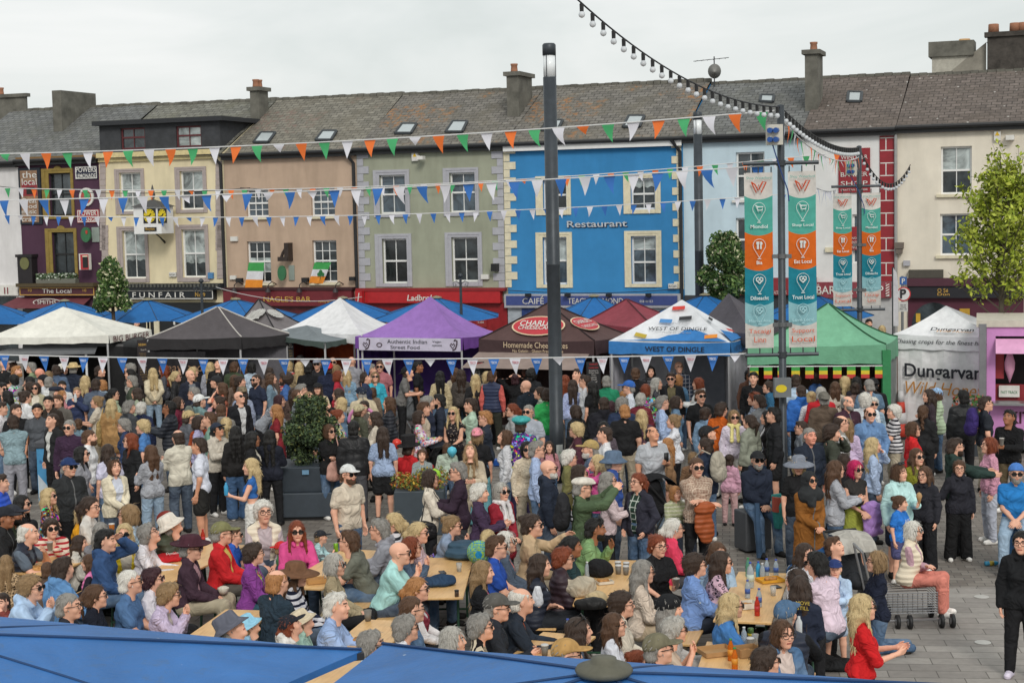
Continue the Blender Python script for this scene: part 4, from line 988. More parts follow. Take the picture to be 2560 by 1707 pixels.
m = MB(); u0,z0,u1,z1 = frect(Z4,548,172,632,338); fbox(m,u0+.2,u1,-.35,-.004,z0,z1); m.tube([fpt(u0+.05,-.3,z0+.1),fpt(u0+.12,-.3,z1-.35),fpt(u0+.3,-.3,z1-.1)],.05,6); fbox(m,u0-.05,u1-.03,-.38,-.352,z0,z0+.15); m.build('harp_sign',plain('30241e',.6,vary=.3),r)
d_ = disc('oval_sign',r,Z4,540,378,612,515,plain('2f6a44',.35),-.4,-.3); fsign('sign_bracket',r,frect(Z4,600,378,650,515),plain('8f9a92',.4),v0=-.05)
for q in ((70,115,133,157),(66,472,120,508)): fsign('alarm_box',r,frect(Z4,*q),OFFW,v0=-.1)
for q in ((138,495,192,532),(740,490,795,530),(1175,482,1222,518)): fsign('floodlight',r,frect(Z4,*q),BLACK,v0=-.25,v1=-.1)
def flag_drape(lab,zf,tl,tr,bl,br,cols):
 n = 10; k = 12; P = [[None]*(n+1) for _ in range(k+1)]
 for j in range(k+1):
  for i in range(n+1):
   s,t = i/n,j/k; x = (tl[0]*(1-s)+tr[0]*s)*(1-t)+(bl[0]*(1-s)+br[0]*s)*t; y = (tl[1]*(1-s)+tr[1]*s)*(1-t)+(bl[1]*(1-s)+br[1]*s)*t
   u,z = fac(*zf(x,y)); P[j][i] = fpt(u,-.14-.035*math.sin(s*9+t*2.5)*(t+.2),z)
 m = MB()
 for j in range(k):
  for i in range(n): m.quad(P[j+1][i],P[j+1][i+1],P[j][i+1],P[j][i],min(2,int((j+.5)/k*3)))
 o = m.build('flag',cols,None,True); tag(o,lab,'flag','tricolour flags hung from the pub windows'); return o
TRI = [plain('3a9a4c',.8),plain('d8d8dc',.8),plain('e8902a',.8)]
flag_drape('green white and orange flag hanging straight below the left pub window',Z4,(245,352),(388,352),(212,585),(362,590),TRI)
fl = flag_drape('twisted green white and orange flag with a shamrock in the right window',Z4,(848,352),(1000,352),(800,540),(920,545),TRI)
m = MB(); u,z = fac(*Z4(912,465))
for a,b_ in ((-.07,.02),(.07,.02),(0,.11)):
 m.add([fpt(u+a+.07*math.cos(g),-.2,z+b_+.07*math.sin(g)) for g in np.arange(12)*math.pi/6],[tuple(range(12))])
m.tube([fpt(u,-.2,z),fpt(u-.03,-.2,z-.15)],.012,4); m.build('shamrock',plain('1f6a34'),fl)
skylight(H,Z3,[(272,572),(405,572),(470,485),(340,485)]); skylight(H,Z3,[(842,552),(982,552),(1032,470),(905,470)])
chimney(H,Z3,235,315,402,65,265,2.6,(.2,.55)); 
H = house('green','green_house','sage green house with grey quoins above a red betting shop',890,1262,(374,359),(1100,233),'989b88',[
 W(Z3,(1430,872,1665,1228),(1376,825,1706,1260),LGREY),W(Z3,(2072,850,2306,1215),(2016,806,2340,1248),LGREY),W(Z4,(1456,135,1682,545),(1392,90,1726,575),LGREY),W(Z4,(2092,120,2332,530),(2034,76,2372,570),LGREY)],SLC)
r = H['root']
for side in (0,1):
 m = MB()
 y = 655; i = 0
 while y < 1900:
  wd = 105 if i % 2 == 0 else 55
  if side == 0: xa,xb = 1222+(y-655)*.018,1222+(y-655)*.018+wd
  else: xb = 2562+(y-655)*.015; xa = xb-wd
  q = frect(Z3,xa,y,xb,y+66); fbox(m,q[0],q[2],-.03,-.002,q[1],q[3]); y += 70; i += 1
 m.build('quoins',LGREY,r)
s_ = fsign('fascia',r,frect(Z4,1325,615,2560,720),plain('b01c22',.4),None,None,-.28); ftext(s_,Z4,1712,645,2020,700,'Ladbrokes',OFFW,-.292,shear=.2,bold=.014)
s_ = fsign('hanging_sign',r,frect(Z4,1262,608,1322,722),plain('b01c22',.4),'l',OFFW,-.5,-.281,.35,.7,shear=.2)
m = MB(); u0,z0,u1,z1 = frect(Z4,1240,585,2600,612); fbox(m,u0,u1,-.3,-.003,z0,z1); m.build('cornice',plain('8a181c',.5),r)
m = MB(); fbox(m,u0,u1,-.06,-.003,.05,frect(Z4,1325,615,2560,720)[1]-.01); m.build('shopfront',plain('8a161c',.4,vary=.2),r)
for a,b_ in ((2180,2290),(2320,2420),): 
 s_ = fsign('poster',r,frect(Z4,a,845,b_,945),plain('8a1a1e'),None,None,-.1,-.062); ftext(s_,Z4,a+6,850,b_-6,885,'BIGGEST\nCITY',plain('d8c02a'),-.105,bold=.02); ftext(s_,Z4,a+22,892,b_-22,908,'IS HERE',OFFW,-.105)
fsign('poster',r,frect(Z4,1330,835,1490,930),plain('1c2450'),'offers',OFFW,-.1,-.062,.4,.2)
s_ = fsign('alarm_box',r,frect(Z3,1735,672,1788,745),OFFW,None,None,-.12); m = MB(); u,z = fac(*Z3(1762,690)); m.tri(fpt(u-.07,-.125,z-.06),fpt(u+.07,-.125,z-.06),fpt(u,-.125,z+.07)); m.build('warning_mark',plain('d8b01c'),s_); m = MB(); q = fac(*Z3(1845,715)); m.tube([fpt(u+.1,-.08,z-.03),fpt(q[0],-.25,q[1])],.03,6); fbox(m,q[0]-.1,q[0]+.1,-.45,-.2,q[1]-.07,q[1]+.05); m.build('camera',OFFW,s_)
skylight(H,Z3,[(1570,490),(1715,490),(1768,405),(1635,405)]); skylight(H,Z3,[(2035,478),(2185,478),(2232,382),(2100,382)])
H = house('blue','blue_house','bright blue restaurant house with cream quoins and window surrounds',1262,1707,(359,345),(1500,214),'3580b6',[
 W(Z5,(725,918,942,1195),(660,882,982,1240),CREAM),W(Z5,(1530,902,1756,1190),(1466,866,1806,1226),CREAM),W(Z6,(726,120,946,555),(664,76,996,585),CREAM),W(Z6,(1536,110,1766,548),(1476,62,1815,580),CREAM,rows=(2,1),split=.45)],SLC,dirt=.12)
r = H['root']
for side in (0,1):
 m = MB()
 y = 610 if side == 0 else 555; i = 0
 while y < 1890:
  wd = 108 if i % 2 == 0 else 54
  if side == 0: xa = 364+(y-610)*.017; xb = xa+wd
  else: xb = 1994+(y-555)*.020; xa = xb-wd*.83
  q = frect(Z5,xa,y,xb,y+68); fbox(m,q[0],q[2],-.035,-.002,q[1],q[3]); y += 72; i += 1
 m.build('quoins',CREAM,r)
m = MB(); u0,z0,u1,z1 = frect(Z5,350,560,2000,600); fbox(m,H['uL'],H['uR'],-.16,-.201,H['zE']-.26,H['zE']-.02); m.build('fascia_board',WHITE,r)
SIL = plain('c4c8cc',.35,.3); ftext(r,Z5,950,1290,1500,1350,'Restaurant',SIL,-.05,bold=.01); ftext(r,Z5,957,1297,1507,1357,'Restaurant',plain('26304a'),-.02,bold=.01)  # dark offset copy paints the shadow of the raised silver letters
s_ = fsign('fascia',r,frect(Z6,390,640,2000,765),LGREY,None,None,-.22); m = MB(); q = frect(Z6,408,655,1975,742); fbox(m,q[0],q[2],-.235,-.222,q[1],q[3]); m.build('panel',plain('3a4a86',.5),s_)
ftext(s_,Z6,560,676,755,730,'CAIFE',OFFW,-.245); m = MB(); u,z = fac(*Z6(738,670)); m.tube([fpt(u-.04,-.25,z-.02),fpt(u+.04,-.25,z+.05)],.014,5); m.build('accent',OFFW,s_)
ftext(s_,Z6,975,676,1480,728,'TEACH DIAMOND',OFFW,-.245); ftext(s_,Z6,1632,694,1752,716,'058 41153',OFFW,-.245)
for x in (620,980,1356,1718): fsign('sign_lamp',r,frect(Z6,x-20,632,x+20,660),BLACK,v0=-.45,v1=-.24)
fsign('alarm_box',r,frect(Z6,1884,546,1964,590),OFFW,'A-Cert',BLACK,-.12); fsign('alarm_box',HOUSES['green']['root'],frect(Z6,166,462,236,505),OFFW,v0=-.12); fsign('speaker',HOUSES['green']['root'],frect(Z6,275,362,326,430),BLACK,v0=-.3)
m = MB(); fbox(m,H['uL'],H['uR'],-.06,-.003,.05,frect(Z6,390,640,2000,765)[1]-.01); m.build('shopfront',plain('a8b0b8',.5,vary=.2),r); fsign('door',r,frect(Z6,540,772,740,960),plain('28407a',.4,vary=.5,scale=9),v0=-.1,v1=-.062)
skylight(H,Z5,[(715,462),(860,462),(905,372),(760,372)]); skylight(H,Z5,[(1462,432),(1610,432),(1655,332),(1512,332)])
chimney(HOUSES['green'],Z5,388,496,622,-75,235,2.0,(.15,))
H = house('lightblue','pale_blue_house','pale blue house behind the banners with wide sash windows',1707,2005,(345,331),(1900,205),'bccfd9',[
 W(Z7,(235,942,446,1290),sill=OFFW,glass=GLASS2),W(Z7,(235,1425,450,1745),sill=OFFW)],SLE,dirt=.12)
r = H['root']; skylight(H,Z7,[(412,570),(505,575),(515,528),(420,525)])
ds = empty('satellite_dish',fpt(fac(1786,205,3.9)[0],3.9,H['zR']-.15),'grey satellite dish and aerial on the pale blue roof','dish'); m = MB(); c_ = np.array(ds.location)
m.lathe((0,0,0),[(.005,0),(.14,.015),(.25,.05)],18); 
m.v = [tuple(c_+np.array([p[0]*.9,-p[2],p[1]])+np.array([0,0,.55])) for p in m.v]; m.build('dish',plain('8a8a86',.5),ds,True); m = MB(); m.tube([c_-np.array([0,0,.3]),c_+np.array([0,0,1.05])],.02,6); m.tube([c_+np.array([-.7,0,.9]),c_+np.array([.5,0,1.0])],.012,5)
for i in range(6): q = c_+np.array([-.6+.2*i,0,.91+.015*i]); m.tube([q-np.array([0,.25,0]),q+np.array([0,.25,0])],.008,4)
m.build('aerial',DARKMET,ds)
fsign('fascia',r,frect(Z8,60,395,830,520),plain('8a2830',.5),None,None,-.2); ftext(r,Z8,512,488,615,512,'& ALTERATIONS',OFFW,-.21)
m = MB(); fbox(m,H['uL'],H['uR'],-.05,-.003,.05,frect(Z8,60,395,830,520)[1]-.01); m.build('shopfront',plain('3a3c40',.3),r)
H = house('barber','white_barber_shop','white barber shop with red sign boards and a red brick patterned edge',2005,2240,(331,319),(2120,193),'d8d8d6',[W(Z7,(1090,1400,1165,1760))],SLD,dirt=.12)
r = H['root']; BRED = plain('8e1e28',.5)
s_ = fsign('sign_board',r,frect(Z7,990,914,1222,1240),BRED,None,None,-.06)
for a,b_,t in ((965,995,'WINDSOR'),(1040,1070,'THE'),(1090,1122,'BARBER'),(1155,1188,'SHOP'),(1212,1228,'GRATTAN SQUARE')): ftext(s_,Z7,1008,a,1205,b_,t,OFFW,-.065) if t != 'THE' else ftext(s_,Z7,1080,a,1140,b_,t,OFFW,-.065)
s_ = fsign('sign_board',r,frect(Z8,1085,20,1172,190),BRED,None,None,-.06)
for a,b_,t in ((95,112,'NO APP'),(125,143,'ENTMENT'),(160,180,'NECESSARY')): ftext(s_,Z8,1090,a,1168,b_,t,OFFW,-.065)
s_ = fsign('fascia',r,frect(Z8,800,425,1380,540),plain('8c3a44',.5,vary=.25),None,None,-.2); ftext(s_,Z8,835,452,1325,512,'BARBER SHOP',OFFW,-.21,bold=.008); ftext(s_,Z8,828,436,856,455,'THE',OFFW,-.21)
m = MB(); q = frect(Z8,1342,432,1368,528); fbox(m,q[0],q[2],-.24,-.202,q[1],q[3]); pl_ = m.build('barber_pole',OFFW,s_); m = MB()
for i in range(5): zq = q[1]+(q[3]-q[1])*(i+.2)/5; m.quad(fpt(q[0],-.243,zq),fpt(q[2],-.243,zq+.06),fpt(q[2],-.243,zq+.1),fpt(q[0],-.243,zq+.04))
m.build('stripes',BRED,pl_)
m = MB(); m2 = MB(); q = frect(Z7,1292,790,1410,1567); qb = fac(*Z8(1350,420))[1]; fbox(m,q[0],q[2],-.03,-.002,qb,H['zE']-.22)
zz = H['zE']-.3; i = 0
while zz > qb: fbox(m2,q[0]+.02,q[2]-.02,-.034,-.0305,zz,zz+.03); fbox(m2,(q[0]+q[2])/2-.015+(.25 if i % 2 else -.05),(q[0]+q[2])/2+.015+(.25 if i % 2 else -.05),-.034,-.0305,zz-.36,zz-.002); zz -= .38; i += 1
pe = m.build('painted_edge',BRED,r); m2.build('painted_joints',OFFW,pe)
m = MB(); u = (q[0]+q[2])/2+.25; m.tube([fpt(u,-.1,H['zE']),fpt(u,-.1,0)],.05,8); m.build('drainpipe',plain('9a9a98',.5),r)
fsign('alarm_box',r,frect(Z8,892,172,958,206),CREAM,v0=-.1)
m = MB(); fbox(m,H['uL'],H['uR'],-.05,-.003,.05,frect(Z8,800,425,1380,540)[1]-.01); m.build('shopfront',plain('b8b8b8',.4),r)
chimney(H,Z7,740,834,872,190,555,1.6,(.5,)); skylight(H,Z7,[(1055,570),(1152,572),(1160,505),(1062,502)])
H = house('cream','cream_house','large cream house at the right end behind the leafy tree',2240,2760,(319,298),(2450,182),'dcd4c4',[
 W(Z7,(1740,900,1968,1250),sill=CREAM),W(Z7,(1735,1395,1966,1700),sill=CREAM)],SLD,dirt=.15)
r = H['root']
s_ = fsign('alarm_box',r,frect(Z7,2134,790,2182,858),OFFW,None,None,-.12); m = MB(); u,z = fac(*Z7(2157,808)); m.tri(fpt(u-.07,-.125,z-.06),fpt(u+.07,-.125,z-.06),fpt(u,-.125,z+.07)); m.build('warning_mark',plain('d8b01c'),s_); m = MB(); q = fac(*Z7(2252,835)); fbox(m,q[0]-.12,q[0]+.12,-.3,-.004,q[1]-.08,q[1]+.06); m.build('camera',OFFW,s_)
s_ = fsign('fascia',r,frect(Z8,1500,455,2352,540),plain('1a1a22',.5),None,None,-.25); ftext(s_,Z8,1722,470,1800,498,"O Sé",GILT,-.262); ftext(s_,Z8,1722,502,1810,522,'Dún',GILT,-.262)
m = MB(); u0,z0,u1,z1 = frect(Z8,1500,395,2352,452); fbox(m,u0,u1,-.3,-.003,z0,z1); m.build('cornice',plain('4a2030',.6),r); m = MB(); fbox(m,u0,u1,-.06,-.003,.05,frect(Z8,1500,455,2352,540)[1]-.01); m.build('shopfront',plain('501c30',.5),r)
d_ = disc('arched_window',r,Z8,1530,575,1850,900,GLASS2,-.08,-.062); fsign('poster',r,frect(Z8,1560,655,1592,720),plain('c8a030'),v0=-.1,v1=-.082); fsign('poster',r,frect(Z8,1880,620,1955,740),plain('b8902a'),v0=-.1,v1=-.082)
m = MB(); q = frect(Z8,1508,335,1760,395); fbox(m,q[0],q[2],-.2,-.004,q[1],q[3]); m.build('lead_ledge',plain('4a463e',.8),r); fsign('switch_box',r,frect(Z8,1468,268,1516,306),LGREY,v0=-.12); 
m = MB(); q = frect(Z8,1408,135,1470,215); fbox(m,q[0],q[2],-.3,-.004,q[1]+.15,q[3]); m.box(fpt((q[0]+q[2])/2,-.15,q[1]+.07),(.18,.25,.14),FAX); m.build('rainwater_hopper',plain('6a6058',.8),r)
bu = fac(*Z7(1675,300),12); rr = empty('rear_house',fpt(bu[0],12,0),'grey gabled house with big chimneys rising behind the right roof','building')
uL = bu[0]; zt = fac(*Z7(1675,245),12)[1]; u2 = fac(*Z7(1960,245),12)[0]; u3 = fac(*Z7(2075,130),12)[0]; z3 = fac(*Z7(2075,135),12)[1]; u4 = u3+9
RG = plain('8c877c',.9,vary=.3,scale=1.5)
m = MB(); m.add([fpt(fac(*Z7(1800,360),12)[0],12,0),fpt(u3,12,0),fpt(u3,12,z3),fpt(fac(*Z7(1800,360),12)[0],12,fac(*Z7(1800,360),12)[1])],[(0,1,2,3)]); m.quad(fpt(u3,12,0),fpt(u4,12,0),fpt(u4,12,z3-1),fpt(u3,12,z3-1)); m.quad(fpt(u3,12,z3),fpt(u3,20,z3),fpt(u4,20,z3),fpt(u4,12,z3-1)); m.build('wall',RG,rr)
m = MB(); fbox(m,uL,u2,12.02,13,0,zt); c1 = m.build('chimney',plain('b0aca0',.9,vary=.2),rr); m = MB(); fbox(m,uL-.12,u2+.12,11.9,13.1,zt,zt+.55); m.build('chimney_cap',CONC,c1)
for x,y0,y1 in ((1915,112,190),): a = fac(*Z7(x,y1),12.5); t = fac(*Z7(x,y0),12.5)[1]; m = MB(); m.lathe(fpt(a[0],12.5,a[1]),[(.2,0),(.17,(t-a[1])*.7),(.24,(t-a[1])*.72),(.2,t-a[1]),(.1,t-a[1])],12); m.build('chimney_pot',plain('c09a6a',.8),c1,True)
m = MB(); fbox(m,u3+.05,u4,11.7,11.98,0,z3+.15); fbox(m,u3-.05,u4,11.6,12.05,z3+.15,z3+.32); c2 = m.build('chimney',plain('443f3a',.95,vary=.5,scale=3),rr)
for x in (2128,2285,2345): a = fac(*Z7(x,118),11.8); m = MB(); m.lathe(fpt(a[0],11.8,z3+.32),[(.2,0),(.19,.28),(.17,.3),(.1,.3)],12); m.build('chimney_pot',POT,c2,True)
for key,zf,x0,y0,x1,y1 in (('yellow',Z1,2040,720,2085,1600),('peach',Z3,1200,660,1232,1900),('blue',Z5,1996,560,2030,1950)):
 H = HOUSES[key]; u = H['uR']-.08; m = MB(); m.tube([fpt(u-.25,-.27,H['zE']-.05),fpt(u,-.08,H['zE']-.45),fpt(u,-.08,.1)],.06,8); m.build('drainpipe',GUT,H['root'])
# ---------------------------------------------------------------- ground
def paving(bw,bh,c1,c2,mort,rot):
 m,nt,b = nmat('paving'); o = coord(nt,'Object',None,(0,0,R(rot)))
 br = N(nt,'TexBrick',Scale=1.0); L(nt,o,br.inputs['Vector']); br.inputs['Brick Width'].default_value = bw; br.inputs['Row Height'].default_value = bh; br.inputs['Mortar Size'].default_value = .007; br.inputs['Mortar Smooth'].default_value = .2
 br.inputs['Color1'].default_value = rgba(c1); br.inputs['Color2'].default_value = rgba(c2); br.inputs['Mortar'].default_value = rgba(mort); br.inputs['Bias'].default_value = -.1
 f = noise(nt,o,.5,5,.6); g = noise(nt,o,9,4,.7)
 x = mix(nt,1,br.outputs[0],ramp(nt,f,(.3,G(.80)),(.7,G(1.1))),'MULTIPLY'); x = mix(nt,1,x,ramp(nt,g,(.3,G(.86)),(.7,G(1.08))),'MULTIPLY')
 v = N(nt,'TexVoronoi',Scale=1.6); L(nt,o,v.inputs['Vector']); x = mix(nt,ramp(nt,v.outputs['Distance'],(.02,G(.8)),(.035,G(0))),x,rgba('4a4642'))
 L(nt,x,b.inputs['Base Color']); b.inputs['Roughness'].default_value = .8; bump(nt,b,br.outputs['Fac'],-.3,.01); return m
m = MB(); m.quad((-400,-60,0),(400,-60,0),(400,700,0),(-400,700,0)); g_ = m.build('ground',paving(.24,.16,'766e66','938c83','524e49',8)); g_['kind'] = 'structure'
m = MB(); m.quad((-30,-10,.004),(30,-10,.004),(30,20.6,.004),(-30,24.6,.004)); g_ = m.build('pavement',paving(.56,.27,'8b857f','a39d96','605b55',7)); g_['kind'] = 'structure'
for i,(x,y) in enumerate(((2454,1491),(2457,1605),(2250,1604))):
 p = atz(x,y,.008); m = MB(); m.lathe(p,[(.10,0),(.10,.004),(0,.004)],20); tag(m.build('ground_light',plain('c4c2bc',.3)),'small round metal cover set into the paving, %s' % ('farther from the red topped woman' ,'nearest the black clad woman','beside the red topped woman')[i],'ground light')
# ---------------------------------------------------------------- gazebos and stalls
def canvas(hexc,rough=.75,dirt=.1):
 key = ('canvas',hexc)
 if key in MATS: return MATS[key]
 m,nt,b = nmat('canvas_'+hexc); o = coord(nt); c = rgba(hexc,.95)
 f = noise(nt,o,1.6,4,.6,.6); g = noise(nt,o,6,4,.6)
 x = mix(nt,1,c,ramp(nt,f,(.3,G(1-dirt*1.6)),(.7,G(1.04))),'MULTIPLY'); x = mix(nt,1,x,ramp(nt,g,(.35,G(1-dirt)),(.65,G(1.02))),'MULTIPLY')
 L(nt,x,b.inputs['Base Color']); b.inputs['Roughness'].default_value = rough; b.inputs['Specular IOR Level'].default_value = .2
 b.inputs['Transmission Weight'].default_value = 0
 bump(nt,b,noise(nt,o,3.5,3,.5,1.2),.35,.05); MATS[key] = m; return m
POLEM = plain('c8c8ca',.35,.6,vary=.05)
def gazebo(name,label,Lp,Fp,Rp,peak,ze,roofhex,valhex=None,vd=.28,pw=1.12,cat='gazebo',seam=None,legs=True,group='market gazebos in the square'):
 """eave corners: left, front (nearest right) and back right, as pixels at height ze; peak pixel y"""
 a,b_,c = atz(*Lp,ze),atz(*Fp,ze),atz(*Rp,ze); d = a+c-b_; ctr = (a+b_+c+d)/4
 pk = atY(peak[0],peak[1],ctr[1]); root = empty(name,(ctr[0],ctr[1],0),label,cat,group)
 C = [a,b_,c,d]; m = MB(); n,k = 8,8
 for e in range(4):
  p,q = C[e],C[(e+1) % 4]
  G_ = [[None]*(n+1) for _ in range(k+1)]
  for j in range(k+1):
   t = j/k
   for i in range(n+1):
    s = i/n; x = p*(1-s)+q*s; v = x*(1-t)+pk*t
    sag = .05*math.sin(math.pi*s)*math.sin(math.pi*t)+.035*math.sin(math.pi*s)*(1-t)
    v[2] = ze+(pk[2]-ze)*t**pw-sag; G_[j][i] = v
  for j in range(k):
   for i in range(n): m.quad(G_[j][i],G_[j][i+1],G_[j+1][i+1],G_[j+1][i])
 rf = m.build('canopy',canvas(roofhex),root,True)
 vm = MB()
 for e in range(4):
  p,q = C[e],C[(e+1) % 4]; o = norm(np.cross(q-p,[0,0,1])); n = 10
  for i in range(n):
   s,t = i/n,(i+1)/n; x,y = p*(1-s)+q*s,p*(1-t)+q*t; w0,w1 = .02*math.sin(i*2.1+e),.02*math.sin((i+1)*2.1+e); s0,s1 = .035*math.sin(math.pi*s),.035*math.sin(math.pi*t)
   vm.quad(x+o*(.02+w0*.5)-[0,0,vd+w0*.6],y+o*(.02+w1*.5)-[0,0,vd+w1*.6],y+o*.004-[0,0,s1],x+o*.004-[0,0,s0])
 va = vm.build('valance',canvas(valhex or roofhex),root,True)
 if seam:
  s = MB()
  for p in C: s.tube([p*(1-t)+np.array([pk[0],pk[1],0])*t*1+np.array([0,0,0]) if 0 else np.array([p[0]*(1-t)+pk[0]*t,p[1]*(1-t)+pk[1]*t,ze+(pk[2]-ze)*t**pw+.012]) for t in np.linspace(0,.98,9)],.018,5)
  s.build('seam',canvas(seam),rf)
 if legs:
  for p in C:
   q = p+norm(ctr-p)*.06; l = MB(); l.box((q[0],q[1],(ze-.03)/2),(.045,.045,ze-.03)); l.build('leg',POLEM,root)
 return dict(root=root,C=C,pk=pk,ze=ze,vd=vd,rf=rf,va=va,ctr=ctr,pw=pw)
def sidewall(g,e,hexc,z0=.05,z1=None,name='side_wall',s0=0,s1=1,inset=.03):
 p,q = g['C'][e],g['C'][(e+1) % 4]; o = -norm(np.cross(q-p,[0,0,1])); z1 = z1 or g['ze']-.04; m = MB(); n,k = 14,6
 def pt(i,j):
  s = s0+(s1-s0)*i/n; x = p*(1-s)+q*s+o*(inset+.018*math.sin(i*1.9+j*.7)); return np.array([x[0],x[1],z0+(z1-z0)*j/k])
 for i in range(n):
  for j in range(k): m.quad(pt(i,j),pt(i+1,j),pt(i+1,j+1),pt(i,j+1))
 return m.build(name,canvas(hexc),g['root'],True)
def vtext(g,e,txt,mat,s=.5,w=None,h=.12,dz=None,**k):
 p,q = g['C'][e],g['C'][(e+1) % 4]; o = norm(np.cross(q-p,[0,0,1])); x = p*(1-s)+q*s; x = x+o*.035; x[2] = g['ze']-(dz if dz else g['vd']*.55)
 return lettering(txt,x,norm(q-p),(0,0,1),mat,g['va'],w,h,**k)
def rooframe(g,e,s,t):
 p,q = g['C'][e],g['C'][(e+1) % 4]; x = p*(1-s)+q*s; v = x*(1-t)+g['pk']*t; v[2] = g['ze']+(g['pk'][2]-g['ze'])*t**g['pw']
 r_ = norm(q-p); m_ = (p+q)/2; u_ = norm(np.array([g['pk'][0],g['pk'][1],g['pk'][2]])-m_); u_ = norm(u_-r_*np.dot(u_,r_)); return v,r_,u_,np.cross(r_,u_)
def rtext(g,e,s,t,txt,mat,w=None,h=.2,lift=.03,**k):
 v,r_,u_,n_ = rooframe(g,e,s,t); return lettering(txt,v+n_*lift,r_,u_,mat,g['rf'],w,h,**k)
def rpatch(g,e,s,t,w,h,mat,lift=.03,name='patch',ell=False,n=24,rot=0):
 v,r_,u_,n_ = rooframe(g,e,s,t); m = MB(); c,s_ = math.cos(rot),math.sin(rot); r2,u2 = r_*c+u_*s_,u_*c-r_*s_
 if ell: P = [v+n_*lift+r2*w/2*math.cos(a)+u2*h/2*math.sin(a) for a in np.arange(n)*2*math.pi/n]
 else: P = [v+n_*lift+r2*w/2*x+u2*h/2*y for x,y in ((-1,-1),(1,-1),(1,1),(-1,1))]
 m.add(P,[tuple(range(len(P)))]); return m.build(name,mat,g['rf'])
INK = plain('1c1a20',.7); INKB = plain('20242c',.7); OFFW2 = plain('d4d2cc',.7)
g_white = gazebo('marquee','wide cream white marquee with a low pointed roof at far left',(-30,843),(272,838),(378,824),(158,767),2.35,'e8e6dc',pw=1.05,vd=.2,group=None)
p,q = g_white['C'][1],g_white['C'][2]; vtext(g_white,1,'BIG BURGER',plain('5a1c24'),.5,np.linalg.norm(q-p)*.85,.15)
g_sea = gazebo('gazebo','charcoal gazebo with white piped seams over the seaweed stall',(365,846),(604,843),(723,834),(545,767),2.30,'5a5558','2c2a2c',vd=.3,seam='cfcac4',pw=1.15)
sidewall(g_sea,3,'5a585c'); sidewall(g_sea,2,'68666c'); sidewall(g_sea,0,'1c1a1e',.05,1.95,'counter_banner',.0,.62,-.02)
p,q = g_sea['C'][0],g_sea['C'][1]; x = p*.62+q*.38; x = x+norm(np.cross(q-p,[0,0,1]))*.08; lettering('seaweed',(x[0],x[1],1.55),norm(q-p),(0,0,1),plain('8a6a50'),g_sea['root'],1.1,.22,shear=.2)
g_nom = gazebo('gazebo','taupe grey gazebo with white striped oval logos on the roof',(588,815),(690,829),(752,809),(647,748),2.35,'7d7677',seam='1c1a1c',pw=1.12,vd=.25)
for e in (0,1):
 for k in range(9): yy = (k-4)/4.5; rpatch(g_nom,e,.5,.47+yy*.14,.95*math.sqrt(max(.05,1-yy*yy)),.035,OFFW2,.05,'stripe',rot=.35 if e == 0 else -.2)
 rtext(g_nom,e,.5,.47,'NOMINAGE',OFFW2,.8,.26,.055,bold=.01)
g_wht = gazebo('gazebo','plain white gazebo with a tall pointed roof behind the grey canopy',(704,824),(906,836),(979,813),(850,744),2.35,'e8e7e8',pw=1.3,vd=.25); sidewall(g_wht,3,'b85030'); sidewall(g_wht,2,'b85030')
g_gry = gazebo('gazebo','low slate grey canopy with green valance before the white gazebo',(668,832),(813,855),(890,838),(767,813),2.25,'7e868a','4c5a54',pw=1.05,vd=.16); sidewall(g_gry,2,'b04a24',.05,2.1); sidewall(g_gry,3,'b04a24',.05,2.1)
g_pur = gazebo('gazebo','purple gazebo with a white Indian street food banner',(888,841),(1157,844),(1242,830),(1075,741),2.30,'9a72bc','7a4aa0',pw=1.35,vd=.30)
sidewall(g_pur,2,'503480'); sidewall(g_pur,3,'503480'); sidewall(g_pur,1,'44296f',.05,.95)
p,q = g_pur['C'][0],g_pur['C'][1]; o_ = norm(np.cross(q-p,[0,0,1])); r_ = norm(q-p); bw = np.linalg.norm(q-p)
m = MB(); A = p+r_*bw*.04+o_*.04; B = p+r_*bw*.985+o_*.04; z1,z0 = 2.28,1.96; m.quad((A[0],A[1],z0),(B[0],B[1],z0),(B[0],B[1],z1),(A[0],A[1],z1)); ban = m.build('banner',plain('c9c3d6',.7),g_pur['root'])
def pban(s,z): x = p+r_*bw*s+o_*.05; return np.array([x[0],x[1],z])
lettering('Authentic Indian',pban(.495,2.19),r_,(0,0,1),INKB,ban,bw*.37,.10); lettering('Street Food',pban(.475,2.05),r_,(0,0,1),INKB,ban,bw*.27,.09); lettering('Vegan',pban(.77,2.19),r_,(0,0,1),INKB,ban,bw*.08,.07); lettering('options',pban(.77,2.10),r_,(0,0,1),INKB,ban,bw*.09,.07)
for s in (.11,.92):
 m = MB(); c_ = pban(s,2.12)
 def L2(pts,rr=.012): m.tube([c_+r_*x+np.array([0,0,z]) for x,z in pts],rr,5)
 L2([(-.02,-.13),(.05,-.1),(.09,0),(.1,.1),(.05,.13),(.02,.1)],.018); L2([(-.02,.0),(-.06,.04),(-.09,0),(-.02,-.09),(.04,0),(.01,.04),(-.02,.0)],.012); m.build('logo',plain('4a3a44'),ban)
m = MB(); c_ = pban(.235,2.1); m.tube([c_+r_*.07*math.cos(t)+np.array([0,0,.05*math.sin(t)]) for t in np.linspace(0,6.2,12)],.012,5); m.build('logo',plain('4a3a44'),ban)
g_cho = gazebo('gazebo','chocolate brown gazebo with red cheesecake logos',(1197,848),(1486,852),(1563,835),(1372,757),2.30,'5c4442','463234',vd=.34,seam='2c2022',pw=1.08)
sidewall(g_cho,2,'5a4848'); sidewall(g_cho,3,'64504e'); RL = plain('b8303a',.6); CR = plain('d8c0a0',.6)
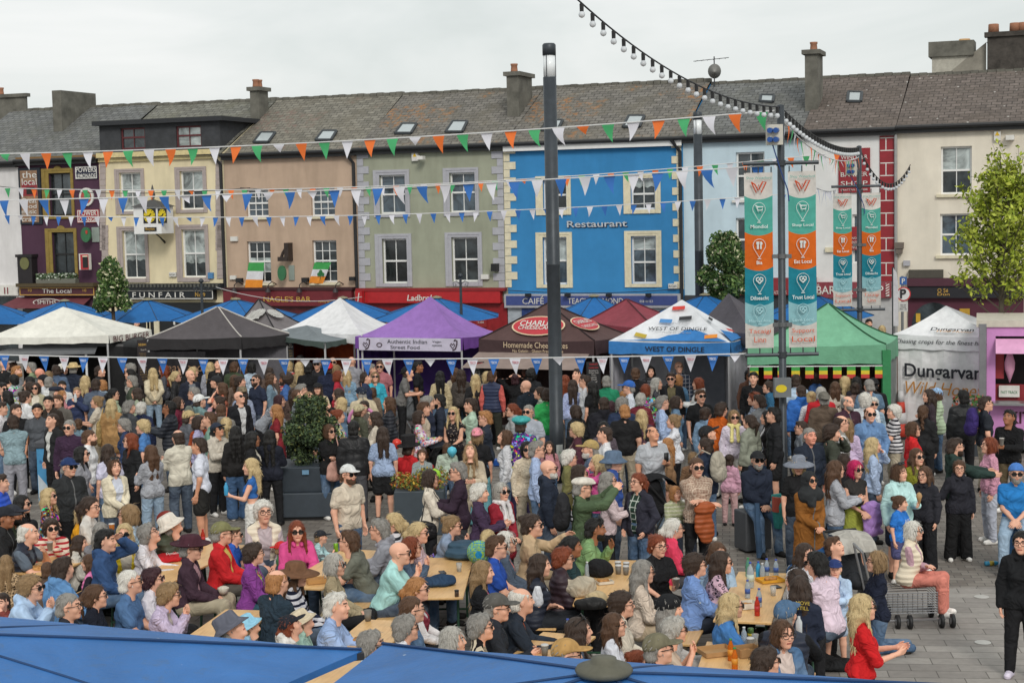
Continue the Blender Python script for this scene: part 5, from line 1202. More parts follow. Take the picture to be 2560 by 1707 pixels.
rpatch(g_cho,0,.47,.38,1.38,.66,CR,.03,'logo_edge',True); rpatch(g_cho,0,.47,.38,1.30,.59,RL,.036,'logo',True); rtext(g_cho,0,.47,.44,"CHARLIE'S",OFFW2,.98,.18,.045,bold=.012); rtext(g_cho,0,.47,.32,'CHEESECAKES',OFFW2,.98,.12,.045,bold=.01)
rpatch(g_cho,1,.45,.40,1.25,.62,CR,.03,'logo_edge',True); rpatch(g_cho,1,.45,.40,1.18,.55,RL,.036,'logo',True); rtext(g_cho,1,.45,.45,"CHARLIE'S",OFFW2,.9,.16,.045,bold=.012); rtext(g_cho,1,.45,.33,'CHEESECAKES',OFFW2,.85,.11,.045)
vtext(g_cho,0,'Homemade Cheesecakes',CR,.5,1.65,.14,.12); vtext(g_cho,0,'No Gelatin - Gluten Free Available',CR,.52,1.3,.07,.26)
p,q = g_cho['C'][0],g_cho['C'][1]; o_ = norm(np.cross(q-p,[0,0,1])); m = MB(); A,B = p+[0,0,-.30],q+[0,0,-.30]; A2,B2 = p*1.0+o_*.75+[0,0,-.62],q+o_*.75+[0,0,-.62]; A2 = A2-norm(q-p)*.15
m.quad(A2,B2*.96+A2*.04,B*.96+A*.04,A); m.build('awning_flap',canvas('9a8880'),g_cho['root'])
g_red = gazebo('gazebo','dark red gazebo between the brown gazebo and the blue and white one',(1464,803),(1640,822),(1700,800),(1566,748),2.35,'93404c',pw=1.1,vd=.25,seam='5a2830')
g_wod = gazebo('gazebo','white and blue gazebo with dark lettering and coloured patches',(1522,852),(1826,856),(1868,840),(1705,749),2.30,'e8eaee','3a82c8',pw=1.08,vd=.30)
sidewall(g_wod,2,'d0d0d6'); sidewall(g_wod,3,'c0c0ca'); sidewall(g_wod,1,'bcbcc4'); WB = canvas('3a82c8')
for e in (0,1):
 P_ = [(0.02,.0),(.98,.0),(.80,.28),(.72,.33),(.64,.30),(.58,.20),(.48,.16),(.40,.06),(.30,.05),(.2,.02)] if e == 0 else [(.02,.0),(.98,.0),(.85,.12),(.7,.1),(.5,.2),(.35,.24),(.2,.30)]
 m = MB(); pts = []
 for s,t in P_: v,r_,u_,n_ = rooframe(g_wod,e,s,t*.93); pts.append(v+n_*.03)
 m.add(pts,[tuple(range(len(pts)))]); m.build('print',WB,g_wod['rf'])
rtext(g_wod,0,.56,.30,'WEST OF DINGLE',INK,1.42,.10,.045,bold=.004); rtext(g_wod,0,.56,.42,'HAND HARVESTED',plain('8a8a90'),.55,.05,.045); rtext(g_wod,0,.56,.20,'MADE BY THE SEA',plain('8a8a90'),.7,.04,.045)
vtext(g_wod,0,'WEST OF DINGLE',INK,.55,1.42,.12,.17,bold=.01); vtext(g_wod,1,'WEST OF DINGLE',INK,.5,1.2,.12,.17)
for e,s,t,hx,rot in ((0,.5,.78,'c8382c',.1),(0,.36,.48,'4a88c4',-.05),(0,.68,.55,'2a2a2e',.12),(0,.22,.13,'b8a030',-.25),(0,.88,.12,'e08a28',.12),(1,.4,.5,'2a2a2e',.2),(1,.6,.2,'c8382c',-.3)): rpatch(g_wod,e,s,t,.30,.11,plain(hx),.05,'patch',rot=rot)
p,q = g_wod['C'][3],g_wod['C'][2]; m = MB(); r_ = norm(q-p); x0 = p+r_*1.35-np.array([0,.12,0]); x1 = p+r_*2.35-np.array([0,.12,0]); m.quad((x0[0],x0[1],.1),(x1[0],x1[1],.1),(x1[0],x1[1],2.15),(x0[0],x0[1],2.15)); bk = m.build('back_poster',plain('7a7e88'),g_wod['root'])
lettering('Irish Atlantic Sea Salt\nMade by Hand and Sea',((x0[0]+x1[0])/2+.05,x0[1]-.01,1.5),r_,(0,0,1),INKB,bk,.8,.2)
g_dk = gazebo('gazebo','dark grey gazebo behind the blue and white one, left of the banners',(1740,815),(1880,834),(1950,812),(1821,733),2.45,'57535a',pw=1.12,vd=.28)
g_grn = gazebo('gazebo','green gazebo with a tricolour flag fringe below its front',(1868,864),(2215,861),(2244,842),(2071,758),2.32,'7cb896','74b08e',pw=1.32,vd=.42,seam='2a5a3c')
sidewall(g_grn,2,'6a5648'); sidewall(g_grn,3,'6a4a3a'); sidewall(g_grn,1,'8a9490',.05,None,'clear_panel')
m = MB(); p,q = g_grn['C'][2],g_grn['C'][1]; m.box((q[0],q[1],1.1),(.18,.14,2.2)); m.build('corner_sleeve',canvas('3a8a58'),g_grn['root'])
g_hon = gazebo('gazebo','white honey gazebo with a full front wall of black and gold lettering',(2234,834),(2490,842),(2540,822),(2365,764),2.38,'f0f0f2',pw=1.25,vd=.34)
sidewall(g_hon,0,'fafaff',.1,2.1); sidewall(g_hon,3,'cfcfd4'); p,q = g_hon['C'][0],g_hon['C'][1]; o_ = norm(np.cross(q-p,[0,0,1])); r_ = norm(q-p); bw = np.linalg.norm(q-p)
HG = plain('c88a3c',.7)
def hp(s,z): x = p+r_*bw*s+o_*.06; return np.array([x[0],x[1],z])
lettering('Dungarvan',hp(.50,1.52),r_,(0,0,1),INKB,g_hon['root'],bw*.76,.40,bold=.02); lettering('Wild Honey',hp(.52,1.12),r_,(0,0,1),HG,g_hon['root'],bw*.78,.38,shear=.3)
vtext(g_hon,0,'Chasing crops for the finest honey',INKB,.50,bw*.95,.13,.17,shear=.25); rtext(g_hon,0,.60,.16,'Dungarvan',INKB,bw*.42,.16,.06,bold=.015); rtext(g_hon,0,.62,.08,'Wild Honey',HG,bw*.36,.10,.06,shear=.3)
P0 = atz(2452,1110,0.25); k0 = atz(2447,1095,.3); Yk = k0[1]-.2
def kp(px,py,dy=0): return atY(px,py,Yk+dy)
kx0 = kp(2447,900)[0]; kz1 = kp(2500,802)[2]; rk = empty('food_kiosk',(kx0+1.5,Yk+1,0),'pink food kiosk trailer with a dark serving hatch at the right edge','kiosk')
PK = plain('cc8cc6',.45,vary=.08); hx0 = kp(2487,860)[0]; hz1 = kp(2500,845)[2]; hz0 = kp(2500,1003)[2]
m = MB(); y0,y1,x1 = Yk,Yk+2.2,kx0+3.6
for a,b_,c,d in ((kx0+.16,hx0,.3,kz1-.12),(hx0,x1,.3,hz0),(hx0,x1,hz1+.05,kz1-.12)): m.box(((a+b_)/2,y0+.05,(c+d)/2),(b_-a,.1,d-c))
m.box((x1/2+kx0/2,y1,kz1/2+.1),(x1-kx0,.1,kz1-.4)); m.box((kx0+.05,(y0+y1)/2,kz1/2+.1),(.1,y1-y0,kz1-.4)); m.build('body',PK,rk)
m = MB(); m.box((kx0+.08,y0-.02,kz1/2+.1),(.15,.12,kz1-.3)); m.build('corner_post',plain('8a8a8e',.4,.5),rk); m = MB(); m.box(((kx0+x1)/2,(y0+y1)/2,kz1-.05),(x1-kx0+.1,y1-y0+.1,.14)); m.build('roof',plain('c9c2b4',.6),rk)
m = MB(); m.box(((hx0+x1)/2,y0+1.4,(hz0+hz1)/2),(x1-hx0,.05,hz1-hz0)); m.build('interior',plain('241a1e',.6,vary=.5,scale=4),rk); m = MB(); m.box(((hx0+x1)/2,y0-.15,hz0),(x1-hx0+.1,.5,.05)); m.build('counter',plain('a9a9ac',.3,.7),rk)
m = MB(); m.quad((hx0,y0-.02,hz1-.0),(x1,y0-.02,hz1),(x1,y0-.45,hz1-.28),(hx0,y0-.45,hz1-.28)); m.build('awning',plain('d9a0c4',.6),rk)
z_ = kp(2520,985)[2]; ka = -math.atan2(kx0,Yk); rk.rotation_euler = (0,0,ka); rx,ry = rk.location[0]-kx0,rk.location[1]-Yk; KOFF = (kx0+math.cos(ka)*rx-math.sin(ka)*ry,Yk+math.sin(ka)*rx+math.cos(ka)*ry); m = MB(); m.box(((hx0+x1)/2,y0+.3,(hz0+z_)/2+.1),(x1-hx0,.05,z_-hz0+.2)); m.build('back_counter',plain('8a1e28',.5),rk)
a = kp(2520,978); m = MB(); m.box((a[0],y0+.2,a[2]),(.42,.02,.25)); nn = m.build('notice',OFFW2,rk); lettering('FAST TRACK',(a[0],y0+.185,a[2]-.02),(1,0,0),(0,0,1),plain('2a7a4a'),nn,.34,.06)
a = kp(2521,920); m = MB(); m.lathe((a[0],y0+.1,a[2]-.12),[(.005,-.18),(.10,.1),(.11,.25),(.06,.42),(.0,.46)],14); m.build('giant_cone',plain('d89ab8',.5),rk,True)
a = kp(2498,912); m = MB(); m.box((a[0]-.02,y0+.2,a[2]),(.20,.03,.6)); m.build('menu_frame',plain('a03038',.5),rk)
lettering('KITCHEN',(kp(2535,1040)[0]+.5,y0-.006,kp(2535,1040)[2]),(1,0,0),(0,0,1),plain('4a1030'),rk,1.25,.26,bold=.02); m = MB(); m.box(((kx0+x1)/2,y0+1,.2),(x1-kx0,2,.2)); m.build('chassis',DARKMET,rk); rk.location.x,rk.location.y = KOFF
fb = empty('flower_box',(kx0-.25,Yk-.25,0),'dark trough of red and green flowers beside the pink kiosk','planter'); m = MB(); m.box((kx0-.3,Yk-.3,.75),(.7,.3,.3)); m.box((kx0-.3,Yk-.3,.3),(.5,.2,.6)); m.build('trough',plain('2a3036',.5),fb)
lf = MB()
for i in range(260):
 q = np.array([kx0-.3+.34*(random.random()*2-1),Yk-.3+.16*(random.random()*2-1),.9+.38*random.random()]); a,c = norm(np.random.randn(3)),norm(np.random.randn(3)); s_ = .035; lf.quad(q-a*s_-c*s_,q+a*s_-c*s_,q+a*s_+c*s_,q-a*s_+c*s_,int(random.random()*3))
lf.build('flowers',[plain('3f6a34',.8),plain('c2604a',.8),plain('5a7a3c',.8)],fb)
hb0 = atz(20,876,1.95); hb1 = atz(268,876,1.95); hY = (hb0[1]+hb1[1])/2; hb = empty('horsebox_bar',((hb0[0]+hb1[0])/2,hY+.8,0),'black round topped horsebox bar with a grey metal roof','trailer')
hx0 = atY(55,850,hY)[0]; hx1 = atY(268,850,hY)[0]; zt = atY(160,842,hY)[2]; zs = atY(160,868,hY)[2]; BLK = plain('131315',.35,vary=.3)
def arch(n=14): return [(-1.0,zs)]+[(-math.cos(math.pi*i/n),zs+(zt-zs)*math.sin(math.pi*i/n)) for i in range(1,n)]+[(1.0,zs)]
m = MB(); A_ = arch()
for (y0_,z0_),(y1_,z1_) in zip(A_,A_[1:]): m.quad((hx0,hY+1+y0_,z0_),(hx1+.05,hY+1+y0_,z0_),(hx1+.05,hY+1+y1_,z1_),(hx0,hY+1+y1_,z1_))
m.build('roof',plain('6a6c70',.35,.5,vary=.25),hb,True)
for x_,nm in ((hx0,'end_wall'),(hx1,'end_wall')):
 m = MB(); P_ = [(x_,hY+1+y,z) for y,z in A_]; P_ = [(x_,hY,.4)]+P_+[(x_,hY+2,.4)]; m.add(P_,[tuple(range(len(P_)))]); m.build(nm,BLK,hb)
m = MB(); nx = atY(345,900,hY)[0]; n = 10
for k in range(6):
 f0,f1 = k/6,(k+1)/6
 for (y0_,z0_),(y1_,z1_) in zip(A_,A_[1:]):
  def q(f,y,z): g = math.cos(f*math.pi/2); return (hx1+(nx-hx1)*math.sin(f*math.pi/2)*1.0,hY+1+y*(.35+.65*g),.4+(z-.4)*(1-.10*(1-g)))
  m.quad(q(f0,y0_,z0_),q(f1,y0_,z0_),q(f1,y1_,z1_),q(f0,y1_,z1_))
 def r2(f,z,s): g = math.cos(f*math.pi/2); return (hx1+(nx-hx1)*math.sin(f*math.pi/2),hY+1+s*(.35+.65*g),z)
 m.quad(r2(f0,.4,-1),r2(f1,.4,-1),r2(f1,.4+(zs-.4)*(1-.1*(1-math.cos(f1*math.pi/2))),-1),r2(f0,.4+(zs-.4)*(1-.1*(1-math.cos(f0*math.pi/2))),-1))
m.quad((nx,hY+.65,.4),(nx,hY+1.35,.4),(nx,hY+1.35,zs-.15),(nx,hY+.65,zs-.15)); m.build('nose',BLK,hb,True)
a = atY(305,925,hY-.03); m = MB(); m.add([(a[0]+.24*math.cos(t)*(1),hY-.02+ (.16+.10*math.cos(t)),a[2]+.05+.42*math.sin(t)) for t in np.arange(20)*math.pi/10],[tuple(range(20))]); m.build('window',GLASS2,hb)
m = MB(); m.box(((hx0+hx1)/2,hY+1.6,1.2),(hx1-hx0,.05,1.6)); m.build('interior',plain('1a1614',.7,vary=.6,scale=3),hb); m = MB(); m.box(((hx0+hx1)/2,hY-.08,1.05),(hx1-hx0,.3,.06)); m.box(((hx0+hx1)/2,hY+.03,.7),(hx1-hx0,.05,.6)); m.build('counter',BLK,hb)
m = MB(); z1_,z0_ = atY(160,872,hY)[2],atY(160,884,hY-1)[2]; m.add([(hx0-.3,hY-.05,z1_+.05),(hx1-.25,hY-.05,z1_+.05),(hx1-.1,hY-.9,z0_),(hx0-.7,hY-.9,z0_)],[(0,3,2,1)]); m.box(((hx0+hx1)/2-.4,hY-.92,z0_),(hx1-hx0+.6,.04,.06)); m.build('hatch_lid',plain('7c7e82',.35,.5,vary=.2),hb)
for x in (hx1-.35,): m = MB(); m.tube([(x,hY-.85,z0_),(x,hY-.85,.1)],.03,8); m.build('prop',WHITE,hb)
def board(name,label,px0,py0,px1,py1,Y,hexc,lines,frame='2a2226',z0=None,th=None):
 a,b_ = atY(px0,py0,Y),atY(px1,py1,Y); root = empty(name,((a[0]+b_[0])/2,Y,0),label,'sign'); m = MB(); zb = b_[2] if z0 is None else z0
 m.box(((a[0]+b_[0])/2,Y+.02,(a[2]+zb)/2),(b_[0]-a[0],.03,a[2]-zb)); pn = m.build('panel',plain(hexc,.6),root)
 for f0,f1,w_,t,hx in lines:
  lettering(t,((a[0]+b_[0])/2,Y,a[2]-(a[2]-b_[2])*(f0+f1)/2),(1,0,0),(0,0,1),plain(hx),pn,(b_[0]-a[0])*w_,(a[2]-b_[2])*(f1-f0),depth=.006)
 m = MB(); 
 for x in (a[0]+.03,b_[0]-.03): m.box((x,Y+.05,zb/2),(.04,.04,max(zb,.1)))
 m.build('stand',DARKMET,root); return root
board('menu_board','tall narrow black board with gold seaweed heading, left of its stall',342,850,384,962,hY-1.0,'1e1418',[(.05,.13,.8,'seaweed','c9a04a'),(.20,.235,.5,'Face Mask','d0c8c0'),(.28,.46,.75,'Detox your skin\nwith our Irish\nseaweed mask\nnatural glow','8a7040'),(.55,.58,.4,'Cellulite','d0c8c0'),(.62,.95,.75,'Seaweed scrub\nand body wrap\nto smooth firm\nand refresh\ntired skin\nall over','8a7040')])
board('menu_board','small black vertical board at the right end of the seaweed stall',718,842,735,905,hY-.6,'16181c',[(.05,.15,.8,'NORI','c9a04a'),(.28,.42,.8,'Irish\nsea bath','d0c8c0'),(.5,.8,.7,'hand cut\nnatural\norganic','8a7040')])
board('menu_board','black Indian street food menu board in the crowd',864,898,909,962,atz(886,950,1.0)[1],'121214',[(.02,.14,.55,'Indian','e0e0e0'),(.14,.21,.6,'Street Food','e0e0e0'),(.22,.26,.45,'MENU','c89a30'),(.3,.34,.8,'Vegetable Bhajia','d8d8d8'),(.38,.42,.8,'Large Bhajia Plate','d8d8d8'),(.5,.54,.5,'Chicken','d8d8d8'),(.6,.64,.7,'Curry and rice','d8d8d8'),(.72,.76,.8,'Samosa Chaat','d8d8d8'),(.84,.88,.6,'Mango Lassi','d8d8d8')],z0=.9)
board('menu_board','black cheesecake menu with a red heading on the left of its stall',1176,905,1212,970,g_cho['C'][0][1]-.6,'17151a',[(.02,.08,.8,'CHEESECAKE','c83038'),(.14,.6,.6,'Strawberry\nOreo\nLemon\nBiscoff\nBerry','c8c4c0')],z0=.6)
board('menu_board','round topped black cheesecake menu with red logo right of the stall',1466,905,1502,968,g_cho['C'][1][1]-.75,'121114',[(.05,.12,.6,"CHARLIE'S",'c83038'),(.2,.25,.7,'CHEESECAKES','c83038'),(.3,.8,.7,'Strawberry\nWhite choc\nOreo\nLemon\nBiscoff\nCaramel','c8c4c0'),(.86,.92,.4,'5.00','c83038')],z0=.5)
PB = canvas('1f6cb0')
def parasol(x,y,zp,zr,rad,n=8,lab='',group='blue parasols in front of the pubs'):
 root = empty('parasol',(x,y,0),lab,'parasol',group); m = MB(); K = 5
 for i in range(n):
  g0,g1 = 2*math.pi*(i+.5)/n,2*math.pi*(i+1.5)/n
  for j in range(K):
   def q(g,t): return np.array([x+rad*t*math.cos(g),y+rad*t*math.sin(g),zp+(zr-zp)*t**1.08])
   def mid(t,s): p = q(g0,t)*(1-s)+q(g1,t)*s; p[2] -= .05*math.sin(math.pi*s)*t; return p
   t0,t1 = max(j/K,.02),(j+1)/K
   for s0,s1 in ((0,.5),(.5,1)): m.quad(mid(t0,s0),mid(t1,s0),mid(t1,s1),mid(t0,s1))
 c = m.build('canopy',PB,root,False)
 for i in range(n):
  g0 = 2*math.pi*(i+.5)/n; r_ = MB(); r_.tube([(x,y,zp+.012),(x+rad*math.cos(g0),y+rad*math.sin(g0),zr+.012)],.012,5); r_.build('rib',plain('16304c',.6),c)
 m = MB(); m.tube([(x,y,0),(x,y,zp-.02)],.035,8); m.build('pole',DARKMET,root); m = MB(); m.lathe((x,y,zp-.01),[(.16,0),(.15,.03),(.05,.06),(0,.07)],12); m.build('cap',plain('8a8268',.6),root); return root
for i,(px,pz,x0,x1,lab) in enumerate(((-20,757,-150,105,'blue parasol cut off by the left edge of the view'),(161,752,10,300,'blue parasol behind the cream marquee'),(368,749,237,501,'blue parasol below the black funfair sign'),(589,748,420,745,'blue parasol between the two grey pointed gazebos'),(857,745,703,992,'blue parasol behind the white pointed gazebo'),(1091,744,922,1255,'blue parasol behind the purple gazebo'),(1485,740,1405,1632,'blue parasol below the blue restaurant sign'),(1762,737,1625,1900,'blue parasol right of the blue and white gazebo'),(2039,737,1900,2190,'blue parasol behind the green gazebo'))):
 P_ = atz(px,pz,2.85); s_ = scl(P_); parasol(P_[0],P_[1],2.85,2.28,(x1-x0)/2/s_,8,lab)
PBN = None
def mkpb():
 m,nt,b = nmat('parasol_canvas'); o = coord(nt); c = rgba('2870b8',.88)
 f = noise(nt,o,1.2,5,.65,.8); g = noise(nt,o,3.5,6,.7,2.5)
 x = mix(nt,1,c,ramp(nt,f,(.3,G(.78)),(.7,G(1.1))),'MULTIPLY'); x = mix(nt,ramp(nt,g,(.56,G(0)),(.74,G(.45))),x,rgba('4a5a66')); 
 v = N(nt,'TexVoronoi',Scale=3.2,Randomness=1); L(nt,o,v.inputs['Vector']); x = mix(nt,ramp(nt,v.outputs['Distance'],(.025,G(.9)),(.045,G(0))),x,rgba('c8d0d8'))
 L(nt,x,b.inputs['Base Color']); b.inputs['Roughness'].default_value = .6; bump(nt,b,noise(nt,o,5,4,.6,1),.4,.03); return m
PBN = mkpb()
def bigparasol(c1,e,inn,size,zr,zp,lab,wide=4.25):
 e = norm(e); inn = norm(inn); C = [np.array(c1),c1+e*wide,c1+e*wide+inn*size,c1+inn*size]; ctr = sum(C)/4; pk = np.array([ctr[0],ctr[1],zp])
 root = empty('large_parasol',(ctr[0],ctr[1],0),lab,'parasol'); m = MB(); n,k = 10,6
 for q in range(4):
  a,b_ = C[q],C[(q+1) % 4]
  P_ = [[None]*(n+1) for _ in range(k+1)]
  for j in range(k+1):
   t = max(0.03,1-j/k) if j else 1
   for i in range(n+1):
    s = i/n; v = (a*(1-s)+b_*s); d = ctr-v; d[2] = 0; v = v+d*.05*math.sin(math.pi*s); v = v*t+pk*(1-t); v[2] = zp+(zr-zp)*t**1.05+.03*math.sin(math.pi*s)*t; P_[j][i] = v
  for j in range(k):
   for i in range(n): m.quad(P_[j][i+1],P_[j][i],P_[j+1][i],P_[j+1][i+1])
  for i in range(n): m.quad(P_[0][i+1]-[0,0,.05],P_[0][i]-[0,0,.05],P_[0][i],P_[0][i+1])
 c_ = m.build('canopy',PBN,root,True)
 DS = plain('123a66',.7)
 for q in range(4):
  for t in (C[q],(C[q]+C[(q+1) % 4])/2*.975+ctr*.025):
   r_ = MB(); en = np.array([t[0],t[1],zr]); r_.tube([pk+[0,0,.008],(pk+en)/2+[0,0,.018],en+[0,0,.012]],.011,5); r_.build('seam',DS,c_)
  p_ = MB(); d = norm(ctr-C[q]); d[2] = 0; p_.box(np.array([C[q][0],C[q][1],zr-.03])+d*.12,(.26,.09,.05),[norm(d),np.cross([0,0,1],norm(d)),np.array([0,0,1.])]); p_.build('corner_pocket',plain('20242a',.6),root)
 m = MB(); m.tube([(ctr[0],ctr[1],0),(ctr[0],ctr[1],zp)],.045,10); m.build('pole',DARKMET,root)
 m = MB(); m.lathe((ctr[0],ctr[1],zp+.0),[(.155,.0),(.165,.02),(.155,.04),(.09,.065),(.075,.07),(.072,.09),(.03,.10),(0,.10)],32); m.build('cap',plain('5a584a',.6,vary=.35,scale=4),root,True); return ctr
c1 = atz(956,1611,2.4); e2 = atz(2300,1707,2.4)-c1; e2[2] = 0; inn = np.array([e2[1],-e2[0],0])
cc = bigparasol(c1,e2,inn,3.55,2.4,2.86,'large blue parasol below the camera with a round olive cap')
c0 = atz(904,1626,2.4); e0 = atz(0,1541,2.4)-c0; e0[2] = 0; inn0 = np.array([-e0[1],e0[0],0]); inn0 = inn0 if inn0[1] < 0 else -inn0
a4 = c0+norm(e0)*4.6
bigparasol(a4,-e0,inn0,3.55,2.4,2.80,'large blue parasol at the bottom left with a dark corner pocket',4.6)
# ---------------------------------------------------------------- poles, banners, lights, bunting
GUN = plain('3a4046',.45,.3,vary=.2)
def lamp_column(label,top,base_y,bx,wpx,glass=False):
 P = atz(bx,base_y,0); s = scl(P); r = wpx/2/s; zt = atY(top[0],top[1],P[1])[2]; root = empty('lamp_column',P,label,'lamp post','tall cylindrical lamp columns')
 h = zt; m = MB(); m.lathe(P,[(r*1.08,0),(r*1.08,1.2),(r*1.02,1.21),(r*1.0,h*.5),(r*1.02,h*.5+.005),(r*1.02,h*.5+.03),(r,h*.5+.035),(r*.98,h-.65)],24); m.build('column',GUN,root,True)
 m = MB(); m.lathe(P+[0,0,h-.65],[(r*.9,0),(r*.9,.42)],24); m.build('lamp_glass',plain('e6eaec',.15,vary=.04),root,True); m = MB()
 for k in range(3): g = k*2.1; m.tube([P+np.array([r*.92*math.cos(g),r*.92*math.sin(g),h-.66]),P+np.array([r*.92*math.cos(g),r*.92*math.sin(g),h-.2])],.008,4)
 m.lathe(P+[0,0,h-.23],[(r,0),(r,.2),(r*.8,.23),(0,.23)],24); m.build('lamp_head',GUN,root,True); return P,r
LP1,lr1 = lamp_column('nearest tall dark lamp column in front of the brown gazebo',(1377,109),1205,1394,33)
m = MB(); p = LP1+np.array([.06,-lr1*1.06,0]); z_ = atY(1399,1130,LP1[1])[2]; n = 8
for i in range(n):
 g0,g1 = -math.pi/2-.1+1.0*i/n,-math.pi/2-.1+1.0*(i+1)/n; rr = lr1*1.1; m.quad(*[LP1+np.array([rr*math.cos(g),rr*math.sin(g),z]) for g,z in ((g0,z_-.15),(g1,z_-.15),(g1,z_+.17),(g0,z_+.17))])
nt_ = m.build('paper_notice',plain('c8ccc8',.7)); tag(nt_,'white paper notice with green text taped to the near lamp column','notice'); lettering('FAST',LP1+np.array([.1,-lr1*1.13,z_+.02]),(1,.2,0),(0,0,1),plain('3a8a4a'),None,.14,.06).parent = None
t_ = [o for o in COL.objects if o.name.startswith('lettering')][-1]; mw = np.array(nt_.location); t_.parent = nt_; t_.location = -Vector(nt_.location)
LP2,lr2 = lamp_column('farther tall dark lamp column behind the blue and white gazebo',(1737,280),972,1752,22)
TEAL = '4fa89a'; ORG = 'd9660f'; TEAL2 = '0f8296'; PALE = '8fc0c8'
def icon(mb,kind,c,rt,s):
 up_ = np.array([0,0,1.])
 def l(pts,r=.010): mb.tube([c+rt*x*s+up_*z*s for x,z in pts],r*max(s,.6),4)
 g = [(.5*math.sin(t),.5*math.cos(t)) for t in np.linspace(-2.2,2.2,18)]; l([(0,-1.0)]+g+[(0,-1.0)],.008)
 l([(-.14,-1.08),(.14,-1.08)],.014)
 if kind == 'cart': l([(-.3,.25),(-.2,.25),(-.1,-.12),(.25,-.12),(.32,.15),(-.16,.15)],.02); l([(-.05,-.25),(-.04,-.25)],.03); l([(.2,-.25),(.21,-.25)],.03)
 elif kind == 'fork': l([(-.12,-.3),(-.12,.3)],.03); l([(-.2,.3),(-.2,.1),(-.04,.1),(-.04,.3)],.018); l([(.12,-.3),(.12,.3),(.22,.15),(.12,0)],.025)
 else: l([(0,-.25),(-.25,0),(-.25,.18),(-.1,.24),(0,.12),(.1,.24),(.25,.18),(.25,0),(0,-.25)],.02); l([(-.1,.0),(.05,.05),(.12,-.05)],.02)
def banner2(label,px0,py0,px1,py1,Y,words,dim=1.0):
 """bottom half layout follows the photograph: orange, dark teal, pale blue, then a white foot"""
 a = atY(px0,(py0+py1)/2,Y); b_ = atY(px1,(py0+py1)/2,Y); zt = atY((px0+px1)/2,py0,Y)[2]; zb = atY((px0+px1)/2,py1,Y)[2]; W_ = b_[0]-a[0]; H_ = zt-zb; cx = (a[0]+b_[0])/2
 root = empty('banner',(cx,Y,zb),label,'banner','vertical street banners on the poles')
 cols = ['dcd8d2',TEAL,ORG,TEAL2,PALE]; f = [0,.13,.335,.535,.735,.90]
 n = 10
 def X(s): return a[0]+W_*s
 def yk(k,s): return zt-H_*(f[k]+(.022*(1-(2*s-1)**2) if 0 < k else 0))
 def wv(s,z): return Y+.02*math.sin(z*2.2+s*3)+.012*math.sin(s*7)
 def strip(k0,k1,c,end=None):
  m = MB()
  for i in range(n):
   s0,s1 = i/n,(i+1)/n
   for j in range(4):
    def q(s,t): z = yk(k0,s)*(1-t)+(yk(k1,s) if end is None else end)*t; return (X(s),wv(s,z),z)
    m.quad(q(s0,(j+1)/4),q(s1,(j+1)/4),q(s1,j/4),q(s0,j/4))
  return m.build('panel',canvas(c),root,True)
 for k in range(4): strip(k,k+1,cols[k])
 f.append(1.0); f[5] = .90-.045; strip(4,5,PALE); strip(5,5,'d4d0ca',zb)
 rt = np.array([1.,0,0]); yy = Y-.05; OW = plain('dfe6e4',.7); OR = plain('cf4f20',.7); PL = plain('aad2d8',.7)
 def T(t,fz,w_,h_,mt,**kw): lettering(t,(cx,yy,zt-H_*fz),rt,(0,0,1),mt,root,W_*w_,H_*h_,**kw)
 T('Shop Waterford',.032,.88,.020,plain('3f9a8e')); T(words[0],.305,.6 if len(words[0]) < 9 else .76,.020,OW,bold=.01); T(words[1],.510,.2 if len(words[1]) < 5 else .62,.020,OW,bold=.01); T(words[2],.712,.64 if len(words[2]) < 10 else .78,.022,OW,bold=.01); T(words[3],.845-.005,.76,.018,PL)
 T(words[4],.905,.80,.032 if len(words[4]) < 8 else .026,OR); T(words[5],.950,.42 if len(words[5]) < 5 else .82,.032,OR)
 m = MB(); m.tube([(cx+x*W_*.26,yy,zt-H_*(.083-z*.030)) for x,z in ((-1,1),(-.35,-1),(-.02,.5),(.3,-1),(1,1),(.5,1),(.15,0),(-.1,-.6),(-.5,.5),(-1,1))],.012*dim,4); m.build('emblem',OR,root)
 for k,fz,mt in (('cart',.205,OW),('fork',.412,OW),('heart',.612,OW),('heart',.785,PL)):
  m = MB(); icon(m,k,np.array([cx,yy,zt-H_*fz]),rt,W_*.44); m.build('icon',mt,root)
 m = MB()
 for s in (.05,.5,.95):
  for z,d in ((zt,1),(zb,-1)): m.tube([(X(s),Y,z),(X(s),Y,z+d*.10)],.012,5)
 m.build('hooks',DARKMET,root)
